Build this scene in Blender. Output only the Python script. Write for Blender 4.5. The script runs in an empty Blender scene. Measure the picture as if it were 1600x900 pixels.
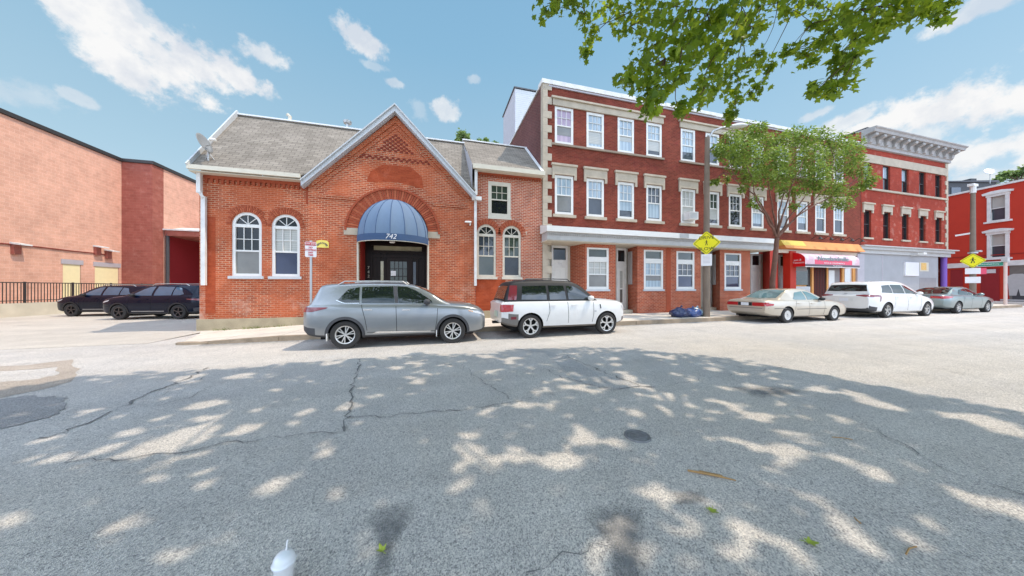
import bpy, bmesh, math, random
from mathutils import Vector, Matrix, noise as mnoise
from mathutils.geometry import tessellate_polygon
from mathutils.bvhtree import BVHTree
R = random.Random(7)
PI = math.pi
SC = bpy.context.scene
COL = SC.collection
TH = math.atan2(120, 450)          # camera yaw: the street runs along X, the camera looks a little to the right of +Y
HC = 1.55                          # eye height
FY = 13.2                          # facade plane
SUN = Vector((0.465, -0.13, 0.875)).normalized()

def zg(x):                          # the street climbs slightly to the right
    return 0.0061 * max(-18.0, min(48.0, x))
def X(px, Y=FY):                    # surveyed bearing -> X on a plane of constant Y
    return Y * math.tan(math.atan((px - 800) / 450) + TH)
def Z(px, py, Y=FY):
    x = X(px, Y)
    return HC + (450 - py) * (x * math.sin(TH) + Y * math.cos(TH)) / 450
def ground_at(px, py):
    x = 0.0
    for _ in range(20):
        d = (HC - zg(x)) * 450 / (py - 450); l = (px - 800) * d / 450
        x = d * math.sin(TH) + l * math.cos(TH); y = d * math.cos(TH) - l * math.sin(TH)
    return x, y
def ray_at(px, py, d):              # point at depth d along a bearing
    l = (px - 800) * d / 450
    return Vector((d * math.sin(TH) + l * math.cos(TH), d * math.cos(TH) - l * math.sin(TH), HC + (450 - py) * d / 450))

# ------------------------------------------------------------------ materials
class NT:
    def __init__(s, name):
        s.m = bpy.data.materials.new(name); s.m.use_nodes = True
        s.t = s.m.node_tree; s.b = s.t.nodes['Principled BSDF']
    def n(s, typ, **kw):
        nd = s.t.nodes.new(typ)
        for k, v in kw.items():
            if k.startswith('i_'): nd.inputs[k[2:].replace('_', ' ')].default_value = v
            else: setattr(nd, k, v)
        return nd
    def l(s, a, b): s.t.links.new(a, b)
    def ramp(s, fac, stops):
        r = s.n('ShaderNodeValToRGB'); e = r.color_ramp.elements
        while len(e) < len(stops): e.new(0.5)
        for el, (p, c) in zip(e, stops):
            el.position = p; el.color = (*c, 1) if len(c) == 3 else c
        s.l(fac, r.inputs[0]); return r.outputs[0]
    def noise(s, scale, detail=3, vec=None, rough=0.55):
        nd = s.n('ShaderNodeTexNoise', i_Scale=scale, i_Detail=detail, i_Roughness=rough)
        if vec is not None: s.l(vec, nd.inputs['Vector'])
        return nd.outputs[0]
    def mix(s, fac, a, b, mode='MIX'):
        nd = s.n('ShaderNodeMix', data_type='RGBA', blend_type=mode)
        for sock, v in ((nd.inputs[0], fac), (nd.inputs[6], a), (nd.inputs[7], b)):
            if isinstance(v, (int, float)): sock.default_value = v
            elif isinstance(v, tuple): sock.default_value = (*v, 1) if len(v) == 3 else v
            else: s.l(v, sock)
        return nd.outputs[2]
    def math(s, op, a, b=0.0, clamp=False):
        nd = s.n('ShaderNodeMath', operation=op, use_clamp=clamp)
        for i, v in enumerate((a, b)):
            if isinstance(v, (int, float)): nd.inputs[i].default_value = v
            else: s.l(v, nd.inputs[i])
        return nd.outputs[0]
    def bump(s, h, strength=0.3, dist=0.02):
        b = s.n('ShaderNodeBump'); b.inputs['Strength'].default_value = strength; b.inputs['Distance'].default_value = dist
        s.l(h, b.inputs['Height']); s.l(b.outputs[0], s.b.inputs['Normal'])
def pos(t): return t.n('ShaderNodeNewGeometry').outputs['Position']
def objc(t): return t.n('ShaderNodeTexCoord').outputs['Object']

def plain(name, c, rough=0.6, metal=0.0, var=0.12, scale=4.0, spec=0.4, coat=0.0, bump=0.0, fine=40.0):
    t = NT(name); v = pos(t)
    if var:
        a = t.noise(scale, 4, v); f = t.noise(fine, 2, v)
        k = t.math('ADD', t.math('MULTIPLY', a, 2 * var), t.math('MULTIPLY', f, var))
        k = t.math('ADD', k, 1 - 1.5 * var)
        col = t.mix(1.0, c, k, 'MULTIPLY'); t.l(col, t.b.inputs['Base Color'])
        if bump: t.bump(f, bump, 0.01)
    else: t.b.inputs['Base Color'].default_value = (*c, 1)
    t.b.inputs['Roughness'].default_value = rough; t.b.inputs['Metallic'].default_value = metal
    t.b.inputs['Specular IOR Level'].default_value = spec
    t.b.inputs['Coat Weight'].default_value = coat; t.b.inputs['Coat Roughness'].default_value = 0.03
    return t.m

def brick(name, c1, c2, mortar, bw=0.22, bh=0.075, ms=0.010, stain=(0.7, 0.6, 0.5), stain_amt=0.25, dark=0.3, bump=0.5, patch=None, low=None):
    t = NT(name); p = pos(t)
    sp = t.n('ShaderNodeSeparateXYZ'); t.l(p, sp.inputs[0])
    cb = t.n('ShaderNodeCombineXYZ'); t.l(t.math('ADD', sp.outputs[0], sp.outputs[1]), cb.inputs[0]); t.l(sp.outputs[2], cb.inputs[1])
    b = t.n('ShaderNodeTexBrick', i_Scale=1.0, i_Mortar_Size=ms, i_Mortar_Smooth=0.2, i_Bias=-0.1, i_Brick_Width=bw, i_Row_Height=bh)
    b.inputs['Color1'].default_value = (*c1, 1); b.inputs['Color2'].default_value = (*c2, 1); b.inputs['Mortar'].default_value = (*mortar, 1)
    t.l(cb.outputs[0], b.inputs['Vector'])
    col = b.outputs['Color']
    big = t.noise(0.55, 5, p); mid = t.noise(2.3, 5, p, 0.65); fine = t.noise(28, 2, p)
    if patch:                       # repointed areas: mortar smeared over, paler
        m = t.ramp(t.noise(0.9, 4, p), [(0.47, (0, 0, 0)), (0.56, (1, 1, 1))])
        col = t.mix(t.math('MULTIPLY', m, 0.55), col, patch)
    col = t.mix(t.math('MULTIPLY', t.ramp(mid, [(0.55, (0, 0, 0)), (0.78, (1, 1, 1))]), stain_amt), col, stain)
    if low:                         # lime bloom and bare patches near the pavement
        zz = t.ramp(t.math('MULTIPLY', sp.outputs[2], 0.4), [(0.25, (1, 1, 1)), (0.75, (0, 0, 0))])
        lm = t.ramp(t.noise(1.5, 6, p, 0.7), [(0.52, (0, 0, 0)), (0.66, (1, 1, 1))])
        col = t.mix(t.math('MULTIPLY', t.math('MULTIPLY', zz, lm), 0.6), col, low)
    k = t.math('ADD', t.math('MULTIPLY', big, 2 * dark), 1 - dark)
    k = t.math('MULTIPLY', k, t.math('ADD', t.math('MULTIPLY', fine, 0.5), 0.75))
    k = t.math('MULTIPLY', k, t.math('ADD', t.math('MULTIPLY', mid, 0.5), 0.75))
    col = t.mix(1.0, col, k, 'MULTIPLY')
    t.l(col, t.b.inputs['Base Color']); t.b.inputs['Roughness'].default_value = 0.9; t.b.inputs['Specular IOR Level'].default_value = 0.2
    h = t.math('ADD', t.math('MULTIPLY', b.outputs['Fac'], -1.0), t.math('MULTIPLY', fine, 0.3))
    t.bump(h, bump, 0.008)
    return t.m

def asphalt(name, base, warm, spk=1.0, rough=0.9, stain_amt=0.5):
    t = NT(name); p = pos(t)
    big = t.noise(0.28, 5, p, 0.6); mid = t.noise(1.7, 5, p, 0.6); f = t.noise(75, 3, p, 0.7)
    v = t.n('ShaderNodeTexVoronoi', i_Scale=150.0); t.l(p, v.inputs['Vector'])
    v2 = t.n('ShaderNodeTexVoronoi', i_Scale=70.0); t.l(p, v2.inputs['Vector'])
    col = t.mix(t.ramp(big, [(0.35, (0, 0, 0)), (0.65, (1, 1, 1))]), base, warm)
    sp_ = t.ramp(v.outputs['Color'], [(0.12, (0.45, 0.45, 0.47)), (0.45, (0.9, 0.9, 0.9)), (0.9, (1.32, 1.3, 1.27))])
    sp2 = t.ramp(v2.outputs['Color'], [(0.08, (0.55, 0.55, 0.57)), (0.2, (1, 1, 1)), (0.86, (1, 1, 1)), (0.95, (1.25, 1.25, 1.22))])
    col = t.mix(spk, col, t.mix(1.0, col, sp_, 'MULTIPLY')); col = t.mix(spk * 0.8, col, t.mix(1.0, col, sp2, 'MULTIPLY'))
    k = t.math('ADD', t.math('MULTIPLY', mid, 0.34), 0.83)
    col = t.mix(1.0, col, k, 'MULTIPLY')
    mp = t.n('ShaderNodeMapping'); mp.inputs['Scale'].default_value = (.05, .85, 1); t.l(p, mp.inputs['Vector'])
    col = t.mix(1.0, col, t.math('ADD', t.math('MULTIPLY', t.noise(1.0, 5, mp.outputs[0], .6), .42), .79), 'MULTIPLY')
    st = t.ramp(t.noise(0.8, 6, p, 0.7), [(0.60, (0, 0, 0)), (0.74, (1, 1, 1))])
    col = t.mix(t.math('MULTIPLY', st, stain_amt), col, t.mix(1.0, col, (0.55, 0.55, 0.57), 'MULTIPLY'))
    col = t.mix(1.0, col, t.math('ADD', t.math('MULTIPLY', f, 0.5), 0.75), 'MULTIPLY')
    t.l(col, t.b.inputs['Base Color']); t.b.inputs['Roughness'].default_value = rough; t.b.inputs['Specular IOR Level'].default_value = 0.25
    t.bump(t.math('ADD', v.outputs['Distance'], t.math('MULTIPLY', f, 0.6)), 0.55, 0.006)
    return t.m

def glass(name, c, rough=0.02, curtain=None, spec=0.6, coat=0.5):
    t = NT(name)
    if curtain:                    # folds of a curtain or slats of a blind seen through the pane
        p = pos(t); sp = t.n('ShaderNodeSeparateXYZ'); t.l(p, sp.inputs[0])
        w = t.math('ADD', t.math('MULTIPLY', t.math('SINE', t.math('MULTIPLY', sp.outputs[curtain[0]], curtain[1])), 0.5), 0.5)
        w = t.math('MULTIPLY', w, t.math('ADD', t.noise(1.3, 3, p), 0.3))
        t.l(t.mix(w, c, curtain[2]), t.b.inputs['Base Color'])
    else:
        t.l(t.mix(t.noise(1.1, 3, pos(t)), tuple(x * 0.5 for x in c), tuple(x * 1.5 for x in c)), t.b.inputs['Base Color'])
    t.b.inputs['Roughness'].default_value = 0.35 if curtain else rough
    t.b.inputs['Specular IOR Level'].default_value = spec
    t.b.inputs['Coat Weight'].default_value = coat; t.b.inputs['Coat Roughness'].default_value = rough
    return t.m

def paint(name, c, metal=0.0, rough=0.35, coat=1.0, dust=0.35):
    t = NT(name); o = objc(t)
    g = t.noise(6, 4, o); fl = t.noise(400, 1, o)
    k = t.math('ADD', t.math('MULTIPLY', g, 0.10), t.math('ADD', t.math('MULTIPLY', fl, 0.06), 0.92))
    col = t.mix(1.0, c, k, 'MULTIPLY')
    sp = t.n('ShaderNodeSeparateXYZ'); t.l(o, sp.inputs[0])     # road dust on the lower flanks
    d = t.math('MULTIPLY', t.ramp(sp.outputs[2], [(0.25, (1, 1, 1)), (0.6, (0, 0, 0))]), t.noise(9, 5, o))
    col = t.mix(t.math('MULTIPLY', d, dust), col, (0.42, 0.38, 0.33))
    t.l(col, t.b.inputs['Base Color'])
    t.b.inputs['Metallic'].default_value = metal; t.b.inputs['Roughness'].default_value = rough
    t.l(t.math('MULTIPLY', t.math('SUBTRACT', 1.0, d, True), coat), t.b.inputs['Coat Weight']); t.b.inputs['Coat Roughness'].default_value = 0.04
    return t.m

def leafmat(name, dark, light, trans, tw=0.45, scale=1.6):
    t = NT(name); p = pos(t)
    rnd = t.n('ShaderNodeNewGeometry').outputs['Random Per Island']
    f = t.math('ADD', t.math('MULTIPLY', t.noise(scale, 3, p), 0.7), t.math('MULTIPLY', rnd, 0.5))
    fr = t.ramp(f, [(0.3, (0, 0, 0)), (0.85, (1, 1, 1))])
    col = t.mix(fr, dark, light)
    t.l(col, t.b.inputs['Base Color']); t.b.inputs['Roughness'].default_value = 0.5; t.b.inputs['Specular IOR Level'].default_value = 0.35
    tr = t.n('ShaderNodeBsdfTranslucent'); t.l(t.mix(fr, tuple(x * 0.6 for x in trans), trans), tr.inputs[0])
    ms = t.n('ShaderNodeMixShader'); ms.inputs[0].default_value = tw
    t.l(t.b.outputs[0], ms.inputs[1]); t.l(tr.outputs[0], ms.inputs[2]); t.l(ms.outputs[0], t.t.nodes['Material Output'].inputs[0])
    return t.m

def shingle(name, c1, c2):
    t = NT(name); p = pos(t); sp = t.n('ShaderNodeSeparateXYZ'); t.l(p, sp.inputs[0])
    cb = t.n('ShaderNodeCombineXYZ'); t.l(sp.outputs[0], cb.inputs[0]); t.l(t.math('ADD', sp.outputs[1], sp.outputs[2]), cb.inputs[1])
    b = t.n('ShaderNodeTexBrick', i_Scale=1.0, i_Mortar_Size=0.012, i_Mortar_Smooth=0.4, i_Brick_Width=0.32, i_Row_Height=0.2, i_Bias=0.0)
    b.inputs['Color1'].default_value = (*c1, 1); b.inputs['Color2'].default_value = (*c2, 1); b.inputs['Mortar'].default_value = tuple(x * 0.42 for x in c1) + (1,)
    t.l(cb.outputs[0], b.inputs['Vector'])
    k = t.math('MULTIPLY', t.math('ADD', t.math('MULTIPLY', t.noise(0.9, 5, p, 0.65), 0.9), 0.55), t.math('ADD', t.math('MULTIPLY', t.noise(60, 2, p), 0.5), 0.75))
    t.l(t.mix(1.0, b.outputs[0], k, 'MULTIPLY'), t.b.inputs['Base Color']); t.b.inputs['Roughness'].default_value = 0.95
    t.b.inputs['Specular IOR Level'].default_value = 0.15
    t.bump(b.outputs['Fac'], -0.6, 0.02); return t.m

def siding(name, c, pitch=0.13):
    t = NT(name); p = pos(t); sp = t.n('ShaderNodeSeparateXYZ'); t.l(p, sp.inputs[0])
    fr = t.math('FRACT', t.math('DIVIDE', sp.outputs[2], pitch))
    line = t.ramp(fr, [(0.0, (0.45, 0.45, 0.47)), (0.14, (0.95, 0.95, 0.95)), (1.0, (1, 1, 1))])
    t.l(t.mix(1.0, t.mix(t.math('MULTIPLY', t.noise(1.5, 4, p), 0.5), c, tuple(x * 0.7 for x in c)), line, 'MULTIPLY'), t.b.inputs['Base Color'])
    t.b.inputs['Roughness'].default_value = 0.6; t.bump(fr, 0.4, 0.03); return t.m

M = {}
M['church_brick'] = brick('church brick', (0.50, 0.105, 0.040), (0.30, 0.048, 0.020), (0.52, 0.30, 0.19), ms=0.012, stain=(0.52, 0.26, 0.15), stain_amt=0.30, dark=0.40, patch=(0.46, 0.11, 0.045), low=(0.60, 0.44, 0.35))
M['wing_brick'] = brick('wing brick', (0.48, 0.125, 0.062), (0.32, 0.062, 0.032), (0.55, 0.38, 0.29), ms=0.013, stain=(0.56, 0.34, 0.24), stain_amt=0.28, dark=0.36, low=(0.6, 0.3, 0.18))
M['smooth_brick'] = brick('smooth brick', (0.40, 0.078, 0.03), (0.32, 0.056, 0.022), (0.38, 0.085, 0.036), ms=0.006, stain_amt=0.05, dark=0.28)
M['row_brick'] = brick('row brick', (0.225, 0.047, 0.028), (0.14, 0.027, 0.017), (0.24, 0.085, 0.058), ms=0.008, stain=(0.14, 0.018, 0.024), stain_amt=0.6, dark=0.5, low=None)
M['bay_brick'] = brick('bay brick', (0.44, 0.092, 0.042), (0.27, 0.038, 0.021), (0.50, 0.25, 0.16), ms=0.012, dark=0.28, stain_amt=0.12, low=(0.5, 0.28, 0.2))
M['corner_brick'] = brick('corner brick', (0.345, 0.048, 0.026), (0.27, 0.034, 0.021), (0.33, 0.075, 0.05), ms=0.008, dark=0.30, stain_amt=0.22)
M['party_brick'] = brick('party wall brick', (0.17, 0.055, 0.05), (0.11, 0.034, 0.036), (0.19, 0.12, 0.105), ms=0.012, dark=0.45, stain=(0.08, 0.033, 0.042), stain_amt=0.6)
M['hall_brick'] = brick('hall block', (0.72, 0.40, 0.295), (0.67, 0.36, 0.262), (0.76, 0.47, 0.36), bw=0.42, bh=0.21, ms=0.012, dark=0.2, stain=(0.72, 0.43, 0.32), stain_amt=0.3)
M['pier_brick'] = brick('pier block', (0.36, 0.115, 0.085), (0.30, 0.092, 0.068), (0.34, 0.13, 0.10), bw=0.42, bh=0.21, ms=0.012, dark=0.2, stain_amt=0.12)
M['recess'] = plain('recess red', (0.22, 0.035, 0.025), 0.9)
M['red_paint'] = plain('red painted wall', (0.50, 0.036, 0.016), 0.65, var=0.10, scale=1.4)
M['maroon'] = plain('maroon painted wall', (0.27, 0.016, 0.02), 0.65, var=0.12)
M['red_door'] = plain('red painted brick', (0.30, 0.02, 0.012), 0.7)
M['stone'] = plain('stone trim', (0.47, 0.40, 0.31), 0.85, var=0.28, scale=2.2, bump=0.4)
M['sill_brown'] = plain('brown stone sill', (0.30, 0.235, 0.18), 0.85, var=0.3, scale=2)
M['base_stone'] = plain('foundation stone', (0.40, 0.33, 0.22), 0.95, var=0.4, scale=1.8, bump=0.5)
M['white'] = plain('white trim', (0.74, 0.73, 0.70), 0.5, var=0.08)
M['cream'] = plain('cream trim', (0.62, 0.57, 0.47), 0.55, var=0.14)
M['oldwhite'] = plain('weathered white', (0.70, 0.69, 0.67), 0.7, var=0.25, scale=3)
M['greywhite'] = plain('grey white boards', (0.47, 0.465, 0.455), 0.6, var=0.14)
M['fascia'] = plain('painted fascia', (0.54, 0.56, 0.58), 0.55, var=0.12)
M['gutter'] = plain('gutter cream', (0.66, 0.61, 0.50), 0.45, var=0.10)
M['roof'] = shingle('asphalt shingle', (0.30, 0.262, 0.22), (0.225, 0.195, 0.162))
M['flat_roof'] = plain('flat roof felt', (0.12, 0.12, 0.13), 0.9)
M['siding'] = siding('white siding', (0.74, 0.75, 0.76))
M['grey_siding'] = siding('pale siding', (0.60, 0.60, 0.66), 0.10)
M['metal'] = plain('galvanised metal', (0.50, 0.50, 0.50), 0.4, 0.7, var=0.15)
M['darkmetal'] = plain('dark metal', (0.05, 0.045, 0.045), 0.55, 0.3)
M['black'] = plain('black plastic', (0.018, 0.018, 0.02), 0.55, var=0.2)
M['cladding'] = plain('grey plastic cladding', (0.06, 0.06, 0.065), 0.65, var=0.25)
M['greyclad'] = plain('warm grey cladding', (0.17, 0.155, 0.14), 0.6, var=0.2)
M['rubber'] = plain('tyre rubber', (0.035, 0.033, 0.032), 0.9, var=0.3, scale=8)
M['alloy'] = plain('alloy rim', (0.62, 0.60, 0.57), 0.35, 0.6, var=0.12)
M['hubcap'] = plain('wheel cover', (0.72, 0.70, 0.67), 0.35, 0.3, var=0.08)
M['darkalloy'] = plain('dark rim', (0.10, 0.085, 0.085), 0.35, 0.6)
M['well'] = plain('dark cavity', (0.008, 0.008, 0.008), 0.95, var=0)
M['carglass'] = glass('car glass', (0.010, 0.015, 0.015), 0.015, coat=1.0)
M['carglass_pale'] = glass('pale car glass', (0.12, 0.21, 0.22), 0.02)
M['tail'] = plain('tail lamp red', (0.42, 0.015, 0.02), 0.12, coat=1.0, var=0.2, scale=20)
M['taildark'] = plain('smoked tail lamp and glass', (0.20, 0.03, 0.04), 0.12, coat=1.0, var=0.2)
M['lens'] = plain('clear lamp lens', (0.62, 0.62, 0.62), 0.08, coat=1.0, var=0.3, scale=30)
M['amber'] = plain('amber lens', (0.75, 0.30, 0.04), 0.2, coat=1.0)
M['chrome'] = plain('bright trim', (0.75, 0.75, 0.75), 0.15, 0.9, var=0)
M['plate'] = plain('licence plate', (0.72, 0.74, 0.78), 0.4, var=0.1, scale=40)
M['greenplate'] = plain('pale green plate', (0.62, 0.72, 0.58), 0.4, var=0.1, scale=40)
M['g_dark'] = glass('window dark', (0.012, 0.015, 0.018), spec=.35)
M['g_mid'] = glass('window grey', (0.055, 0.066, 0.082), spec=.35)
M['g_navy'] = glass('window navy', (0.022, 0.032, 0.075), spec=.35)
M['g_screen'] = glass('window grey screen', (0.17, 0.165, 0.15), 0.2)
M['g_curtain'] = glass('window curtain', (0.27, 0.35, 0.42), curtain=(0, 30.0, (0.42, 0.52, 0.58)))
M['g_pink'] = glass('window pink curtain', (0.36, 0.26, 0.36), curtain=(0, 26.0, (0.48, 0.36, 0.46)))
M['g_blind'] = glass('window blind', (0.36, 0.36, 0.33), curtain=(2, 75.0, (0.50, 0.50, 0.46)))
M['g_olive'] = glass('window greenish', (0.045, 0.06, 0.045), spec=.35)
M['g_warm'] = glass('lit transom', (0.42, 0.38, 0.24), 0.1)
M['doorwood'] = plain('dark door wood', (0.016, 0.008, 0.006), 0.4, var=0.3, spec=0.2)
M['awning_blue'] = plain('blue awning canvas', (0.145, 0.215, 0.32), 0.75, var=0.10, scale=1.2)
M['awning_red'] = plain('red vinyl', (0.66, 0.012, 0.015), 0.4, var=0.08)
M['orange'] = plain('faded orange fascia', (0.74, 0.30, 0.09), 0.6, var=0.25, scale=1.1)
M['yellow_band'] = plain('yellow fascia', (0.74, 0.52, 0.10), 0.6, var=0.15)
M['shop_orange'] = plain('orange shop frame', (0.70, 0.33, 0.10), 0.6, var=0.18)
M['grey_panel'] = plain('grey painted plywood', (0.36, 0.36, 0.375), 0.75, var=0.14, scale=1.6)
M['grey_panel2'] = plain('darker grey board', (0.28, 0.265, 0.275), 0.8, var=0.12)
M['plywood'] = plain('plywood patch', (0.72, 0.45, 0.16), 0.8, var=0.3, scale=6)
M['purple'] = plain('purple post', (0.20, 0.10, 0.42), 0.6)
M['sign_white'] = plain('white sign face', (0.78, 0.77, 0.78), 0.4, var=0.06)
M['sign_yellow'] = plain('fluorescent yellow sign', (0.80, 0.72, 0.01), 0.4, var=0.06)
M['sign_red'] = plain('sign red', (0.60, 0.03, 0.05), 0.4, var=0.05)
M['sign_green'] = plain('street sign green', (0.02, 0.24, 0.15), 0.4, var=0.08)
M['sign_black'] = plain('sign black', (0.015, 0.015, 0.015), 0.5, var=0)
M['pole'] = plain('weathered pole', (0.20, 0.155, 0.12), 0.9, var=0.3, scale=3)
M['concrete'] = plain('old concrete', (0.60, 0.53, 0.42), 0.95, var=0.25, scale=1.5, bump=0.3)
M['kerb'] = plain('granite kerb', (0.33, 0.255, 0.18), 0.9, var=0.5, scale=2.6, bump=0.6)
M['bag_blue'] = plain('blue rubbish bag', (0.025, 0.06, 0.20), 0.28, var=0.3, coat=0.5)
M['bag_dark'] = plain('navy rubbish bag', (0.015, 0.025, 0.09), 0.28, var=0.3, coat=0.5)
M['bag_pale'] = plain('pale blue rubbish bag', (0.30, 0.44, 0.55), 0.3, var=0.2, coat=0.4)
M['bark'] = plain('bark', (0.13, 0.085, 0.06), 0.95, var=0.5, scale=6, bump=0.8)
M['bark_red'] = plain('reddish bark', (0.17, 0.085, 0.06), 0.95, var=0.45, scale=6, bump=0.8)
M['leaf_plane'] = leafmat('broad leaf', (0.04, 0.11, 0.012), (0.19, 0.31, 0.03), (0.58, 0.72, 0.05), 0.44, 3.4)
M['leaf_street'] = leafmat('narrow leaf', (0.06, 0.125, 0.02), (0.29, 0.40, 0.085), (0.36, 0.48, 0.07), 0.36, 2.4)
M['leaf_far'] = leafmat('far leaf', (0.13, 0.22, 0.08), (0.28, 0.38, 0.16), (0.3, 0.42, 0.1), 0.4)
M['leaf_ground'] = leafmat('fallen leaf green', (0.20, 0.30, 0.03), (0.45, 0.52, 0.08), (0.3, 0.4, 0.05), 0.15, 20)
M['twig'] = plain('dry twig', (0.40, 0.24, 0.10), 0.9, var=0.3, scale=10)
M['cup'] = plain('white paper cup', (0.82, 0.81, 0.80), 0.45, var=0.04)
M['lid'] = plain('translucent cup lid', (0.84, 0.85, 0.87), 0.2, var=0.03, coat=0.6)
M['iron'] = plain('cast iron', (0.20, 0.20, 0.205), 0.7, 0.2, var=0.4, scale=25)
M['yellow_door'] = plain('pale yellow door', (0.86, 0.74, 0.44), 0.5, var=0.08)
M['lintel_grey'] = plain('grey lintel', (0.45, 0.42, 0.45), 0.6)
M['crack'] = plain('crack dark', (0.19, 0.185, 0.18), 1.0, var=0.5, scale=6)  # dark tone of the thin road crack strips
M['plaque'] = plain('yellow plaque', (0.80, 0.66, 0.14), 0.5, var=0.15, scale=20)
M['road'] = asphalt('road asphalt', (0.535, 0.51, 0.485), (0.605, 0.56, 0.505))
M['patch'] = asphalt('newer asphalt patch', (0.32, 0.315, 0.315), (0.38, 0.365, 0.35), 1.0)
M['trench'] = asphalt('tan trench patch', (0.42, 0.36, 0.305), (0.47, 0.40, 0.335), 0.9)
M['oil'] = asphalt('oil darkened asphalt', (0.36, 0.355, 0.35), (0.42, 0.41, 0.40), 1.0)
M['grass'] = leafmat('weed blades', (0.06, 0.11, 0.02), (0.22, 0.28, 0.06), (0.25, 0.32, 0.05), 0.2, 6)
M['midpatch'] = asphalt('older asphalt patch', (0.44, 0.43, 0.425), (0.50, 0.485, 0.465), 1.0)
M['lot'] = asphalt('car park concrete', (0.51, 0.465, 0.41), (0.57, 0.52, 0.45), 0.5)
def sidewalk_mat():
    t = NT('sidewalk concrete'); p = pos(t)
    b = t.n('ShaderNodeTexBrick', i_Scale=1.0, i_Mortar_Size=0.012, i_Brick_Width=1.5, i_Row_Height=1.55, offset=0.0)
    b.inputs['Color1'].default_value = (0.68, 0.61, 0.52, 1); b.inputs['Color2'].default_value = (0.61, 0.55, 0.47, 1); b.inputs['Mortar'].default_value = (0.33, 0.28, 0.23, 1)
    t.l(p, b.inputs['Vector'])
    k = t.math('MULTIPLY', t.math('ADD', t.math('MULTIPLY', t.noise(1.1, 6, p, 0.65), 0.6), 0.7), t.math('ADD', t.math('MULTIPLY', t.noise(40, 3, p), 0.4), 0.8))
    t.l(t.mix(1.0, b.outputs[0], k, 'MULTIPLY'), t.b.inputs['Base Color']); t.b.inputs['Roughness'].default_value = 0.95
    t.bump(t.noise(60, 3, p), 0.3, 0.006); return t.m
M['sidewalk'] = sidewalk_mat()
def awning_print():
    t = NT('printed awning vinyl'); p = pos(t)
    v = t.n('ShaderNodeTexVoronoi', i_Scale=3.2); t.l(p, v.inputs['Vector'])
    a = t.ramp(v.outputs['Distance'], [(0.05, (0.20, 0.26, 0.42)), (0.22, (0.62, 0.36, 0.42)), (0.5, (0.66, 0.60, 0.62))])
    t.l(t.mix(t.ramp(t.noise(2.3, 3, p), [(0.45, (0, 0, 0)), (0.6, (1, 1, 1))]), a, (0.66, 0.42, 0.48)), t.b.inputs['Base Color'])
    t.b.inputs['Roughness'].default_value = 0.45; return t.m
M['awning_print'] = awning_print()
M['print_pink'] = plain('printed pink', (0.76, 0.09, 0.16), 0.45, var=0.12)
M['print_dark'] = plain('printed dark', (0.10, 0.08, 0.10), 0.45, var=0.1)

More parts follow.
